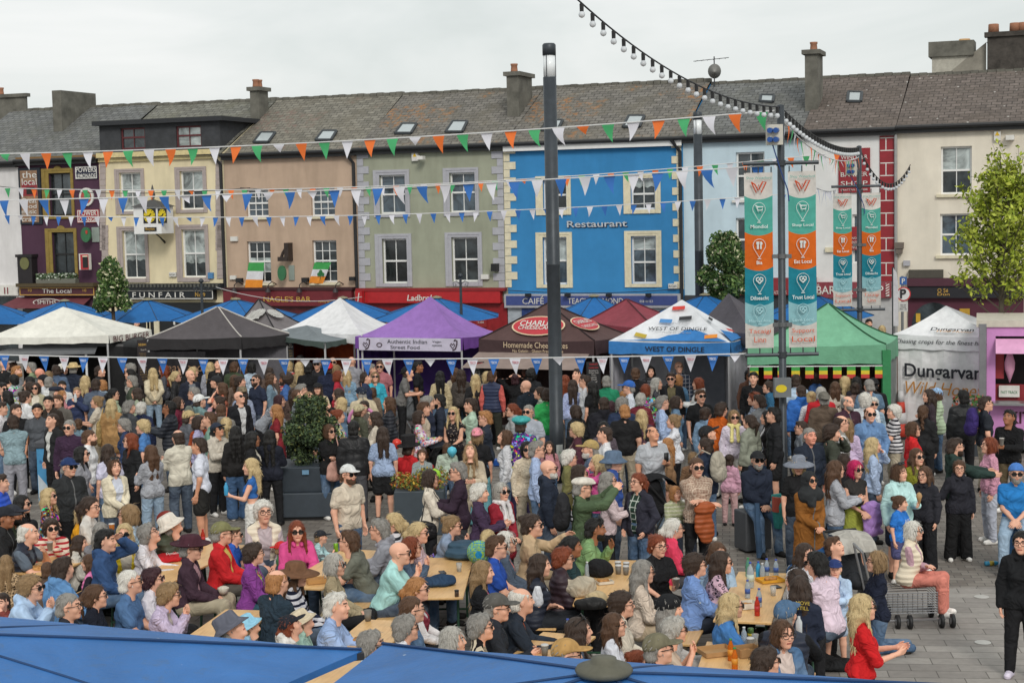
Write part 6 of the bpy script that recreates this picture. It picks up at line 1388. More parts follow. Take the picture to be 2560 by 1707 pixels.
def banner_pole(label,top,base,wpx,bars,boxpx,bans):
 P = atz(*base,0); s = scl(P); r = wpx/2/s; Y = P[1]; zt = atY(top[0],top[1],Y)[2]; root = empty('banner_pole',P,label,'pole','banner poles'); m = MB()
 m.lathe(P,[(r*1.15,0),(r*1.15,.9),(r,.92),(r*.95,zt-.02),(0,zt)],18); m.build('post',GUN,root,True)
 for x0,x1,y in bars:
  a,b_ = atY(x0,y,Y),atY(x1,y,Y); z = (a[2]+b_[2])/2; m = MB(); m.tube([(a[0],Y-.02,z),(b_[0],Y-.02,z)],r*.5,8); m.build('crossbar',GUN,root)
  for zz in (z,): m = MB(); m.lathe((P[0],P[1],zz-.05),[(r*1.25,0),(r*1.25,.1)],16); m.build('clamp',DARKMET,root)
 for fz in (.45,.62): m = MB(); m.lathe((P[0],P[1],zt*fz),[(r*1.2,0),(r*1.2,.08)],16); m.box((P[0],P[1]-.02,zt*fz+.04),(r*5,.03,.07)); m.build('clamp',plain('6a6c6e',.4,.5),root)
 x0,y0,x1,y1 = boxpx; a,b_ = atY(x0,y0,Y-.2),atY(x1,y1,Y-.2); pb = empty('socket_box',((a[0]+b_[0])/2,Y-.2,b_[2]),'%s cream power box with blue sockets' % ('left hand' if wpx > 16 else 'right hand'),'socket box'); m = MB(); m.box(((a[0]+b_[0])/2,Y-.15,(a[2]+b_[2])/2),(b_[0]-a[0],.16,a[2]-b_[2])); m.build('case',plain('c4c0b4',.6),pb)
 for i in (0,1):
  for j in (0,1): m = MB(); c = (a[0]+(b_[0]-a[0])*(.22+.38*i),Y-.26,b_[2]+(a[2]-b_[2])*(.25+.45*j)); rr = (b_[0]-a[0])*.17; m.tube([c,(c[0]-.04,c[1]-.09,c[2])],rr,12); m.build('socket',plain('1f4f96',.4),pb)
 m = MB(); m.tube([(a[0]+.1,Y-.2,b_[2]),(P[0]-.05,Y-.15,b_[2]-.4),(P[0]+.1,Y-.1,b_[2]-.8),(P[0]+.12,Y-.1,b_[2]-1.0)],.012,5); m.build('cable',plain('1f3f7a'),pb)
 for q in bans: banner2(q[0],*q[1],Y-.02,q[2],1.0)
 return P,r,zt
BP1,br1,bz1 = banner_pole('nearer dark banner pole with two large street banners',(1948,261),(1959,1262),19,((1857,2046,408),(1862,2046,886)),(1917,312,1957,362),(
 ('left banner on the nearer pole, reading Tacaigi Linn at its foot',(1862,432,1933,870),('Miondíol','Bia','Dílseacht','Mórtas Áite','Tacaígí','Linn')),
 ('right banner on the nearer pole, reading Support Local at its foot',(1971,428,2041,868),('Shop Local','Eat Local','Trust Local','Love Local','Support','Local'))))
BP2,br2,bz2 = banner_pole('farther dark banner pole with two smaller street banners',(2138,364),(2150,1022),13,((2078,2202,466),(2088,2212,774)),(2116,404,2142,438),(
 ('left banner on the farther pole, reading Support Local',(2083,484,2130,766),('Shop Local','Eat Local','Trust Local','Love Local','Support','Local')),
 ('right banner on the farther pole, reading Tacaigi Linn',(2154,482,2202,764),('Miondíol','Bia','Dílseacht','Mórtas Áite','Tacaígí','Linn'))))
a = atY(1955,968,BP1[1]-.2); m = MB(); m.box((a[0],BP1[1]-.22,a[2]),(.30,.16,.34)); bx = m.build('meter_box',plain('6a6e70',.6)); tag(bx,'grey steel box with a yellow oval sticker strapped to the nearer pole','box'); m = MB(); m.add([(a[0]-.03+.1*math.cos(t),BP1[1]-.305,a[2]-.01+.07*math.sin(t)) for t in np.arange(16)*math.pi/8],[tuple(range(16))]); m.build('sticker',plain('d8c01c',.5),bx)
def festoon(label,pts,nb,sag=0,r=.014,bulb=.055):
 pts = [np.array(p,float) for p in pts]; a,b_ = pts[0],pts[-1]; C = []
 for t in np.linspace(0,1,24):
  q = a*(1-t)+b_*t; q = q-np.array([0,0,sag*4*t*(1-t)]); C.append(q)
 root = empty('string_lights',a,label,'string lights'); m = MB(); m.tube(C,r,6); m.build('cable',plain('1a1c22',.6),root); WB_ = plain('c8ccd0',.3)
 for i in range(nb):
  t = (i+.5)/nb; q = a*(1-t)+b_*t-np.array([0,0,sag*4*t*(1-t)]); m = MB(); m.lathe(q-[0,0,.11],[(.028,0),(.03,.1),(.02,.11)],8,0); hd = m.build('lamp_holder',BLACK,root)
  m = MB(); m.lathe(q-[0,0,.11+bulb*2],[(0,0),(bulb*.75,bulb*.35),(bulb,bulb),(bulb*.8,bulb*1.6),(bulb*.5,bulb*2)],8); m.build('bulb',WB_,hd,True)
top1 = np.array([BP1[0],BP1[1],bz1-.05]); top2 = np.array([BP2[0],BP2[1],bz2-.05])
far = atY(1440,-4,22.0); festoon('string of white bulbs sweeping from the top of the view to the nearer pole',[far,top1],24,.35,.013,.046)
festoon('string of white bulbs between the two banner poles',[top1,top2],30,.25,.012,.045)
hk = fac(2276,412,-.15); festoon('short string of white bulbs looping from the farther pole to the cream house',[top2,fpt(hk[0],-.15,hk[1])],18,.75,.012,.045)
BUN = {'o': plain('e2702c',.8,vary=.06),'g': plain('42a468',.8,vary=.06),'w': plain('d4d4dc',.8,vary=.05),'b': plain('2f6cb8',.8,vary=.06)}
def bunting(label,A,B,n,cols,w_,h_,sag=.2,cord=.012,off=.5,text=False,wind=.15,side=1):
 A,B = np.array(A,float),np.array(B,float); root = empty('bunting',A,label,'bunting',None); m = MB(); P = lambda t: A*(1-t)+B*t-np.array([0,0,sag*4*t*(1-t)])
 m.tube([P(t) for t in np.linspace(0,1,20)],cord,5); m.build('cord',plain('d0d0d0',.8),root); Ln = np.linalg.norm(B-A); u = norm(B-A); rs = np.random.RandomState(len(label))
 for i in range(n):
  t = (i+off)/n; c = P(t); hw = w_/2; bl = (rs.rand()-.35)*wind*3; out = np.cross(u,[0,0,1]); k = 4; V = []; F = []
  drop = .45 if rs.rand() < .1 else 1.0
  for j in range(k+1):
   s = j/k; wd = hw*(1-s); cx = c+u*(bl*s*s*h_)+out*(math.sin(s*2.5+i)*.05*h_*2)-np.array([0,0,.01+h_*s*drop]); V += [cx-u*wd,cx+u*wd]
  for j in range(k): F.append((2*j,2*j+2,2*j+3,2*j+1) if j < k-1 else (2*j,2*j+2,2*j+1))
  m = MB(); m.add(V,F); ch = cols[i % len(cols)]; f = m.build('pennant',BUN[ch],root,True)
  if text and drop == 1.0: lettering('TESCO',c+u*bl*.05-np.array([0,0,h_*.24])-norm(np.array([c[0],c[1],0]))*.045,u,(0,0,1),plain('d8dce4') if ch == 'b' else plain('b83a4c'),f,w_*.56,h_*.15,bold=.02)
Yb = BP1[1]
bunting('orange green and white bunting, uppermost and longest line',atY(-60,386,33),atY(1936,277,Yb),35,'ogw',.235,.33,.13,wind=.2)
bunting('orange white and green bunting with small flags, second line down',atY(-60,468,46),atY(2112,380,BP2[1]),62,'wog',.175,.27,.42,wind=.15)
bunting('large blue and white bunting, crossing the middle windows',atY(-60,502,33),atY(1925,414,Yb),36,'wb',.22,.33,.10,wind=.2)
bunting('small blue and white bunting, lowest of the four upper lines',atY(-60,536,46),atY(2090,476,BP2[1]),62,'bw',.165,.27,.32)
bunting('blue and white bunting with supermarket lettering above the crowd',atY(-60,885,31),atY(1866,884,Yb),37,'wb',.21,.30,.10,.012,text=True,wind=.05)
bunting('orange green and white bunting hanging slack between the two poles',top1-[0,0,.2],top2-[0,0,.25],26,'wog',.22,.34,.35,wind=.5)
bunting('blue and white bunting bunched between the pole crossbars',atY(2041,470,Yb+1),atY(2090,474,BP2[1]),10,'bw',.2,.34,.05,wind=.5)
p,q = g_grn['C'][0],g_grn['C'][1]; r_ = norm(q-p); o_ = norm(np.cross(q-p,[0,0,1])); fr = empty('flag_fringe',p,'row of green yellow and red flags under the green gazebo','bunting')
m = MB(); m.tube([p+o_*.06-[0,0,.46],q+o_*.06-[0,0,.46]],.012,5); m.build('cord',WHITE,fr); FG = [plain('3f9a48',.8),plain('d8c030',.8),plain('c23a34',.8)]
for i in range(10):
 c = p*(1-(i+.5)/10)+q*(i+.5)/10+o_*.07; m = MB()
 for k in range(3): z1,z0 = c[2]-.47-k*.085,c[2]-.47-(k+1)*.085; m.quad(c*[1,1,0]-r_*.09+[0,0,z0],c*[1,1,0]+r_*.09+[0,0,z0],c*[1,1,0]+r_*.09+[0,0,z1],c*[1,1,0]-r_*.09+[0,0,z1],k)
 m.build('flag',FG,fr)
a = atY(2256,733,45.0); ps = empty('parking_sign',(a[0],45,0),'round parking sign with red rim on a thin grey pole','sign'); s_ = scl((a[0],45,3)); m = MB(); m.tube([(a[0],45,0),(a[0],45,atY(2256,690,45)[2])],.04,8); m.build('pole',plain('8a8c8e',.4,.5),ps)
def vdisc(px,py,rp,Y,mat,par,nm): 
 c = atY(px,py,Y); r = rp/scl(c); m = MB(); m.add([(c[0]+r*math.cos(t),Y,c[2]+r*math.sin(t)) for t in np.arange(28)*math.pi/14],[tuple(range(28))]); return m.build(nm,mat,par)
vdisc(2259,735,18,44.95,plain('b82c30'),ps,'plate'); vdisc(2259,735,15,44.94,plain('d0d0d0'),ps,'plate_face'); c = atY(2258,734,44.92); lettering('P',c,(1,0,0),(0,0,1),INK,ps,None,.26,bold=.03)
c = atY(2258,702,44.95); m = MB(); m.box((c[0],44.95,c[2]),(.2,.02,.22)); pp = m.build('plate',plain('2a5a9a'),ps); lettering('P',(c[0],44.93,c[2]),(1,0,0),(0,0,1),OFFW2,pp,None,.14,bold=.02); c = atY(2258,767,44.95); m = MB(); m.box((c[0],44.95,c[2]),(.26,.02,.28)); pp = m.build('plate',plain('c0c0bc'),ps); lettering('Pay and\nDisplay\nMon - Sat',(c[0],44.93,c[2]),(1,0,0),(0,0,1),INK,pp,.2,.16)
ff = empty('feather_flag',(atY(2237,800,44)[0],44,0),'tall white feather flag beside the parking sign','flag'); x0 = atY(2232,800,44)[0]; m = MB(); zt,zb = atY(2236,668,44)[2],atY(2236,815,44)[2]; m.add([(x0,44,zb),(x0+.16,44,zb),(x0+.15,44,zt-.5),(x0+.11,44,zt-.15),(x0,44,zt)],[(0,1,2,3,4)]); m.build('cloth',canvas('d0d0d4'),ff); m = MB(); m.tube([(x0,44.01,0),(x0,44.01,zt)],.02,6); m.build('pole',DARKMET,ff)
for px,pt,pb,Y,lab in ((1151,694,790,46,'thin ornate street post with scroll arms before the betting shop'),(503,707,800,46,'thin grey street post with a small white camera before the funfair')):
 c = atY(px,pt,Y); sp = empty('street_post',(c[0],Y,0),lab,'post'); m = MB(); m.tube([(c[0],Y,0),(c[0],Y,c[2])],[.06,.035],8); m.build('post',GUN,sp); m = MB()
 for s in (-1,1):
  m.tube([(c[0]+s*x,Y,c[2]-.2+z) for x,z in ((0,0),(.12,.1),(.22,.05),(.2,-.05),(.12,-.02),(.16,.03))],.012,5)
 m.build('scrolls',GUN,sp); m = MB(); m.lathe((c[0],Y,c[2]),[(.05,0),(.08,.06),(.03,.12),(0,.13)],10); m.build('finial',GUN,sp,True)
c = atz(2252,1085,.1); tc_ = empty('traffic_cone',(c[0],c[1],0),'tall orange and white traffic cone with tape at the honey gazebo','cone'); hgt = 1.1
for k,(z0,z1) in enumerate(((.05,.35),(.35,.6),(.6,.85),(.85,1.1))):
 m = MB(); m.lathe((c[0],c[1],0),[(.17-.11*z0/1.1,z0),(.17-.11*z1/1.1,z1)],16); m.build('cone_band',plain('c8402c' if k % 2 == 0 else 'd0d0d0',.6),tc_,True)
m = MB(); m.box((c[0],c[1],.03),(.42,.42,.06)); m.build('base',BLACK,tc_)
# ---------------------------------------------------------------- trees and planters
def leafmat(hx,k=1.0):
 m,nt,b = nmat('leaf_'+hx); o = coord(nt); f = noise(nt,o,2.2,3); c = rgba(hx,k)
 L(nt,ramp(nt,f,(.3,[x*.6 for x in c[:3]]),(.7,[min(1,x*1.25) for x in c[:3]])),b.inputs['Base Color']); b.inputs['Roughness'].default_value = .6; b.inputs['Specular IOR Level'].default_value = .25; return m
def leaves(mb,pts,size,nm,w,rs):
 pts = np.asarray(pts); n = len(pts); a = rs.randn(n,3); a /= np.linalg.norm(a,axis=1)[:,None]; b_ = np.cross(a,rs.randn(n,3)); b_ /= np.linalg.norm(b_,axis=1)[:,None]
 sz = size*(.6+.8*rs.rand(n))[:,None]; V = np.stack([pts-a*sz,pts-b_*sz*.5,pts+a*sz,pts+b_*sz*.5],1).reshape(-1,3); Q = np.arange(4*n).reshape(-1,4); mi = rs.choice(len(w),n,p=np.array(w)/sum(w)); return V,Q,mi
def crown(name,parent,pts,size,mats,w,seed):
 rs = np.random.RandomState(seed); V,Q,mi = leaves(None,pts,size,None,w,rs); V = V-org(parent); me = npmesh(name,V,Q,mi,False)
 for m in mats: me.materials.append(m)
 o = bpy.data.objects.new(name,me); COL.objects.link(o); o.parent = parent; return o
def clumps(centers,n,spread,rs):
 out = []
 for c,r in centers:
  d = rs.randn(n,3); d /= np.linalg.norm(d,axis=1)[:,None]; rad = r*rs.rand(n)**.45; out.append(np.array(c)+d*rad[:,None])
 return np.concatenate(out)
def round_tree(label,px,ytop,ybot,wpx,Y,mats,w,seed,pyr=False,flowers=True,size=.06,n=420):
 c = atY(px,(ytop+ybot)/2,Y); s = scl(c); H_ = (ybot-ytop)/s; W_ = wpx/s; zb = atY(px,ybot,Y)[2]; rs = np.random.RandomState(seed); root = empty('tree',(c[0],Y,0),label,'tree'); m = MB()
 m.tube([(c[0],Y,0),(c[0]+.03,Y,zb*.6),(c[0],Y,zb+H_*.5),(c[0],Y,zb+H_*.85)],[.09,.07,.04,.015],8); cs = []
 for i in range(34):
  t = rs.rand(); wd = (1-t)**.7 if pyr else math.sin(math.pi*(.12+.8*t))**.7; g = rs.rand()*6.28; rr = W_/2*wd*(.45+.5*rs.rand()); p = np.array([c[0]+rr*math.cos(g),Y+rr*math.sin(g),zb+H_*(.05+.9*t)]); cs.append((p,.18+.2*W_/2*rs.rand()))
  m.tube([(c[0],Y,p[2]-.25*H_*rs.rand()),tuple(p)],[.025,.006],5)
 m.build('trunk',plain('4a4036',.9),root); crown('crown',root,clumps(cs,n,0,rs),size,mats,w,seed); return root
LG1,LG2,LG3,FLW = leafmat('4c6a34'),leafmat('6a8446'),leafmat('33502a'),plain('d6d4b0',.8)
round_tree('small conical tree with cream blossom before the purple pub',279,655,772,92,47.5,[LG1,LG2,LG3,FLW],[4,4,3,1.6],3,True)
round_tree('dense rounded tree with cream blossom behind the near left banner',1812,588,762,118,46,[LG1,LG2,LG3,FLW],[5,3,4,1.2],5)
def leafy_tree(label,px,ytop,ybot,wpx,Y,seed):
 c = atY(px,(ytop+ybot)/2,Y); s = scl(c); zt = atY(px,ytop,Y)[2]; zb = atY(px,ybot,Y)[2]; W_ = wpx/s; rs = np.random.RandomState(seed); root = empty('tree',(c[0],Y,0),label,'tree'); m = MB(); pts = []
 m.tube([(c[0],Y,0),(c[0]+.04,Y,zb+.5),(c[0]-.02,Y,(zb+zt)/2),(c[0],Y,zt)],[.07,.06,.035,.008],8)
 for i in range(72):
  t = rs.rand()**.8; z0 = zb-.2+(zt-zb)*t*.82; g = rs.rand()*6.28; ln = W_*.52*(1-t*.66)*(.5+.6*rs.rand()); up_ = 1.0*ln; e = np.array([c[0]+ln*math.cos(g),Y+ln*math.sin(g),z0+up_]); b0 = np.array([c[0],Y,z0]); mid = (b0+e)/2+np.array([0,0,-.08]); m.tube([b0,mid,e],[.02,.012,.004],5)
  for k in range(5):
   q = b0*(1-(.35+.13*k))+e*(.35+.13*k); d = rs.randn(3)*.28; d[2] = abs(d[2])+.1; tip = q+d; m.tube([q,tip],[.006,.003],4)
   for f in np.linspace(.1,1,23): pts.append(q+d*f+rs.randn(3)*.055)
 m.build('trunk',plain('4c4438',.9),root); crown('crown',root,pts,.060,[leafmat('a0ac34'),leafmat('bac450'),leafmat('84962e')],[4,3,3],seed)
leafy_tree('young airy tree with yellow green leaves at the right edge',2500,385,800,350,36,11)
def planter_big():
 a = atz(700,1303,.0); b_ = atz(845,1303,.0); Y = a[1]; cx = (a[0]+b_[0])/2; W_ = b_[0]-a[0]; root = empty('planter',(cx,Y+W_/2,0),'large dark slate grey tiered planter filled with a dense evergreen bush','planter'); PM = plain('363f48',.55,vary=.15)
 z1 = atY(770,1232,Y)[2]; z2 = atY(770,1168,Y)[2]; m = MB(); m.box((cx,Y+W_/2,z1/2+.03),(W_,W_,z1-.06)); m.build('bench_tier',PM,root,bevel=.02); m = MB(); m.box((cx,Y+W_/2,.03),(W_*.9,W_*.9,.06)); m.build('plinth',BLACK,root)
 m = MB(); m.box((cx-.02,Y+W_/2+.02,(z1+z2)/2),(W_*.86,W_*.86,z2-z1),taper=1.16); m.build('tub',PM,root,bevel=.015); m = MB(); q = atY(764,1177,Y+.02); m.box((q[0],Y+.0,q[2]-.02),(.12,.01,.08)); m.build('label_plate',plain('6a92b0',.5),root)
 rs = np.random.RandomState(4); cs = []; zt = atY(765,1005,Y+.5)[2]
 for i in range(70):
  t = rs.rand(); wd = (.62+.38*math.sin(math.pi*min(1,t*1.25))) if t < .8 else .62*(1-(t-.8)*2.6); g = rs.rand()*6.28; rr = W_*.46*wd*(.55+.45*rs.rand()); cs.append(((cx+.03+rr*math.cos(g),Y+W_/2+rr*math.sin(g),z2+.02+(zt-z2)*t),.10+.08*rs.rand()))
 cs += [((cx,Y+W_/2,z2+(zt-z2)*t),W_*.28) for t in (.15,.35,.55,.75)]
 crown('bush',root,clumps(cs,210,0,rs),.034,[leafmat('46593a'),leafmat('5c6e44'),leafmat('2c3a28'),leafmat('7c8048')],[5,3,5,1],4)
planter_big()
a = atz(988,1340,0); b_ = atz(1112,1340,0); W_ = b_[0]-a[0]; cx,Yp = (a[0]+b_[0])/2,a[1]; fp = empty('flower_planter',(cx,Yp+.3,0),'dark grey square planter with yellow and orange foliage','planter'); zt = atY(1030,1228,Yp)[2]; m = MB(); m.box((cx,Yp+.32,zt/2),(W_,.64,zt)); m.build('tub',plain('3a444c',.55,vary=.12),fp,bevel=.015)
rs = np.random.RandomState(8); crown('plants',fp,clumps([((cx+x,Yp+.3+.1*rs.randn(),zt+.1+.08*rs.rand()),.17) for x in np.linspace(-W_*.4,W_*.42,8)],170,0,rs),.03,[leafmat('8a8a3a'),leafmat('c09a34'),leafmat('b05a30'),leafmat('5a6a34')],[3,2,2,3],8)
a = atz(118,1255,0); Y = a[1]; x0,x1 = atY(93,1170,Y)[0],atY(140,1170,Y)[0]; bn = empty('advert_bin',((x0+x1)/2,Y,0),'blue and white advert bin with a dark lid in the left crowd','bin'); zt = atY(118,1118,Y)[2]; m = MB(); m.box(((x0+x1)/2,Y+.2,zt/2),(x1-x0,.4,zt)); b2_ = m.build('body',plain('4a94c4',.5),bn)
m = MB(); m.box(((x0+x1)/2,Y+.2,zt+.05),(x1-x0+.06,.46,.14)); m.build('lid',plain('4a4c52',.5),bn,bevel=.03); m = MB(); m.tri((x0+.01,Y-.006,.1),(x1-.01,Y-.006,.1),(x0+.01,Y-.006,.55)); m.build('white_panel',plain('c0ccd4'),b2_); lettering('Buy now\nHere',((x0+x1)/2,Y-.006,.75),(1,0,0),(0,0,1),plain('2a4a8a'),b2_,.25,.14)
for i,(p0,p1,sag,off) in enumerate((((-40,462),(625,470),.25,-.3),((600,470),(1270,452),.2,-.3),((1262,725),(1700,722),.12,-.1),((540,718),(905,742),.3,-.8))):
 a_,b_ = fac(*p0,off),fac(*p1,off); A = fpt(a_[0],off,a_[1]); B = fpt(b_[0],off,b_[1]); m = MB(); m.tube([A*(1-t)+B*t-np.array([0,0,sag*4*t*(1-t)]) for t in np.linspace(0,1,14)],.012,4); tag(m.build('cable',plain('26282a' if i < 3 else 'c8c8c8')),('thin black cable before the purple, yellow and peach houses','thin black cable across the green house windows','black cable above the blue restaurant sign','white rope drooping across the maroon bar front')[i],'cable')
# ---------------------------------------------------------------- beer tables and benches
def woodmat():
 m,nt,b = nmat('pine_top'); o = coord(nt,'Object',(1,1,1),(0,0,R(14))); mp = N(nt,'Mapping'); L(nt,o,mp.inputs[0]); mp.inputs['Scale'].default_value = (9,.7,9)
 f = noise(nt,mp.outputs[0],2.5,5,.6,.6); k = noise(nt,o,2.5,3)
 x = ramp(nt,f,(.3,rgba('d2a468')[:3]),(.55,rgba('e4b87c')[:3]),(.75,rgba('c8945a')[:3])); x = mix(nt,1,x,ramp(nt,k,(.3,G(.85)),(.7,G(1.1))),'MULTIPLY')
 v = N(nt,'TexVoronoi',Scale=5); L(nt,o,v.inputs['Vector']); x = mix(nt,ramp(nt,v.outputs['Distance'],(.03,G(.7)),(.06,G(0))),x,rgba('7a4a20'))
 L(nt,x,b.inputs['Base Color']); b.inputs['Roughness'].default_value = .35; b.inputs['Specular IOR Level'].default_value = .4; return m
PINE = woodmat(); BGREEN = plain('1f4a34',.5)
def trestle(root,c,ax,w_,l_,h,nm):
 a,b_ = ax; m = MB(); m.box((c[0],c[1],h-.014),(w_,l_,.028),[b_,a,np.array([0,0,1.])]); m.build(nm,PINE,root,bevel=.006)
 for s in (-1,1):
  m = MB(); e = c+a*s*(l_/2-.32)
  for q in (-1,1): p = e+b_*q*w_*.36; m.tube([(p[0],p[1],h-.03),(p[0]+a[0]*s*.08,p[1]+a[1]*s*.08,.0)],.016,6)
  m.tube([np.array([e[0],e[1],.12])-b_*w_*.36+a*s*.07,np.array([e[0],e[1],.12])+b_*w_*.36+a*s*.07],.014,6); m.tube([(e[0],e[1],h-.03),(e[0]-a[0]*s*.3,e[1]-a[1]*s*.3,h-.05)],.01,5); m.build('leg',BGREEN,root)
TABLES = []
def table(label,near_r,far_r=None,w_=.62,l_=2.25,corner='nr',ax=None):
 p = atz(*near_r,.77)
 a = norm(np.array([.27,.963,0])) if far_r is None else None
 if a is None: q = atz(*far_r,.77); a = (q-p) if corner != 'fl' else (p-q); a[2] = 0; a = norm(a)
 b_ = np.array([a[1],-a[0],0]); 
 c = {'nr': p+a*l_/2-b_*w_/2,'fl': p-a*l_/2+b_*w_/2}[corner]; c[2] = 0
 root = empty('beer_table',c,label,'table','folding beer tables'); trestle(root,c,(a,b_),w_,l_,.77,'table_top'); TABLES.append((c,a,b_,w_,l_))
 for s in (-1,1):
  q = c+b_*s*(w_/2+.34); r2 = empty('beer_bench',q,'%s hand wooden bench of the table %s' % ('right' if s > 0 else 'left',label.split(' ',2)[2]),'bench','folding beer benches'); trestle(r2,q,(a,b_),.27,l_,.475,'seat')
 return c
table('beer table with the flat red bag on it',(432,1453))
table('beer table with the green can and food tray',(806,1471))
table('beer table with the folded dark blue coat',(1158,1493),(1182,1400))
table('beer table with four grey cups',(1562,1512),(1590,1402),l_=2.4)
table('beer table crowded with many bottles',(1929,1556),(1968,1455),.66,2.45)
table('beer table near two people in bucket hats',(564,1522),(480,1581),corner='fl')
table('beer table between the two large parasols',(911,1547),(825,1617),corner='fl',l_=2.6)
table('beer table just above the parasol cap',(1358,1578),(1283,1632),corner='fl')
table('beer table with orange drink bottles',(1767,1602),(1745,1665),corner='fl',w_=.68)
table('beer table at the far left edge',(128,1436))
# ---------------------------------------------------------------- small things on the tables
def cpy(o,P,label,rz=0):
 c = copy_tree(o); c.location = [float(x) for x in P]; c.rotation_euler = (0,0,rz); c['label'] = label; return c
def mk(name,cat,parts,group=None):
 root = empty(name,(0,0,0),'x',cat,group)
 for nm,prof,mat in parts: m = MB(); m.lathe((0,0,0),prof,16); m.build(nm,mat,root,True)
 return root
def clearmat(hx):
 m,nt,b = nmat('clear_plastic'); o = coord(nt); f = noise(nt,o,9,2); c = rgba(hx); L(nt,ramp(nt,f,(.3,c[:3]),(.7,[min(1,x*1.15) for x in c[:3]])),b.inputs['Base Color']); b.inputs['Roughness'].default_value = .12; b.inputs['Transmission Weight'].default_value = .45; b.inputs['IOR'].default_value = 1.2; return m
TABP = lambda px,py: atz(px,py,.772)
used = set()
def place(proto,key,px,py,label,z=.772,rz=0):
 P = atz(px,py,z)
 if key in used: return cpy(proto,P,label,rz)
 used.add(key); proto.location = [float(x) for x in P]; proto['label'] = label; return proto
CUPG,LIDW = plain('77736c',.6),plain('c9c9c8',.5)
cup = mk('paper_cup','cup',[('cup',[(.030,0),(.041,.105),(.038,.105)],CUPG),('lid',[(.044,.104),(.043,.114),(.036,.120),(0,.120)],LIDW)],'grey lidded paper cups')
for px,py,lab in ((1546,1434,'front left grey paper cup with lid in the group of four'),(1565,1436,'front right grey paper cup with lid in the group of four'),(1545,1425,'back left grey paper cup with lid in the group of four'),(1566,1427,'back right grey paper cup with lid in the group of four'),(1362,1637,'paper cup with white lid beside the tan cap'),(1876,1620,'black banded paper cup with white lid near the orange bottles')): place(cup,'cup',px,py,lab)
op = mk('open_cup','cup',[('cup',[(.032,0),(.046,.125),(.042,.123),(.03,.01)],CUPG)]); place(op,'op',920,1551,'single open grey paper cup on the near middle table')
WAT = clearmat('b8c4cc'); LBL = plain('3a5aa0',.5); ORNG = clearmat('d8781c'); REDL = clearmat('c8402c'); GRN = clearmat('6aa890')
def bottle(mat,cap,lab=None,h=.22,r=.032):
 P_ = [('bottle',[(r*.9,0),(r,.01),(r,h*.62),(r*.75,h*.75),(.013,h*.88),(.013,h*.94)],mat),('cap',[(.016,h*.93),(.016,h),(0,h)],cap)]
 if lab: P_.append(('label',[(r+.001,h*.25),(r+.001,h*.52)],lab))
 return mk('drink_bottle','bottle',P_,'drink bottles on the tables')
CBL,CWH,CGR,CRD = plain('2a4ab0',.4),plain('d8d8d8',.4),plain('2f8a4a',.4),plain('c02a2c',.4)
bw = bottle(WAT,CBL,LBL); bo = bottle(ORNG,CGR,plain('d8902a',.5),.23); br_ = bottle(REDL,CRD,plain('b82a2c',.5),.22); bg = bottle(WAT,CBL,plain('c4d4c8',.5),.32,.045); bc = bottle(WAT,CWH,None,.2); bt = bottle(plain('2a9ac8',.4),CBL,None,.2); bgn = bottle(GRN,CGR,None,.24)
for k,pr,px,py,lab in (('bw',bw,1917,1438,'clear water bottle with blue cap, left of two at the table end'),('bw',bw,1940,1440,'clear water bottle with blue cap, right of two at the table end'),('bw',bw,1869,1494,'small water bottle with blue label before the big clear one'),('bw',bw,1898,1516,'water bottle with blue cap behind the red drink'),('bo',bo,1827,1650,'orange drink bottle, farther one on the bottom right table'),('bo',bo,1837,1673,'orange drink bottle, nearest one on the bottom right table'),('br',br_,1893,1538,'red drink bottle on the crowded right table'),('bg',bg,1876,1468,'large clear bottle with blue cap on the crowded table'),('bc',bc,1906,1446,'small clear bottle with white cap at the table end'),('bt',bt,1896,1442,'bright blue drinks bottle at the table end'),('bgn',bgn,1870,1440,'green tinted bottle at the far end of the crowded table'),('bc',bc,1860,1612,'clear bottle with white cap beside the striped can'),('bgn',bgn,357,1408,'green and clear bottle by the red bag'),('bw',bw,1420,1595,'clear bottle with blue sports cap near the folded hands'),('bc',bc,1468,1442,'small bottle with white cap beside the black bag'),('br',br_,508,1360,'bottle of red drink behind the man in the burgundy hat')): place(pr,k,px,py,lab)
can = mk('drink_can','can',[('can',[(.028,0),(.033,.008),(.033,.115),(.027,.122),(0,.12)],plain('7ab02a',.3,.4)),('rim',[(.0275,.1225),(.024,.124),(0,.1205)],plain('c0c0c4',.3,.8))]); place(can,'can',840,1378,'lime green can with a straw on the second table')
can2 = mk('drink_can','can',[('can',[(.033,0),(.033,.14),(.028,.146),(0,.145)],plain('4a6a34',.3,.3)),('band',[(.034,.05),(.034,.09)],plain('c8b02a',.4))]); place(can2,'can2',1877,1602,'tall green and yellow can on the bottom right table')
tum = mk('plastic_glass','cup',[('cup',[(.027,0),(.038,.115)],clearmat('c8c8c4'))],'clear plastic glasses'); 
for px,py,lab in ((1933,1488,'clear plastic glass in the middle of the crowded table'),(1888,1610,'plastic glass with orange dregs beside the can'),(1148,1428,'tall pink tinted tumbler by the girl leaning on the table')): place(tum,'tum',px,py,lab)
pint = mk('pint_glass','cup',[('glass',[(.028,0),(.042,.14)],clearmat('c87828')),('foam',[(.0415,.135),(.0425,.152),(0,.152)],OFFW2)]); place(pint,'pint',280,1334,'pint of amber beer raised beside the man shading his eyes',.95)
jar = mk('small_jar','jar',[('jar',[(.026,0),(.026,.06),(.02,.066)],plain('4a3a30',.3)),('lid',[(.027,.06),(.027,.08),(0,.08)],BLACK)]); place(jar,'jar',1142,1490,'small dark jar near the end of the coat table')
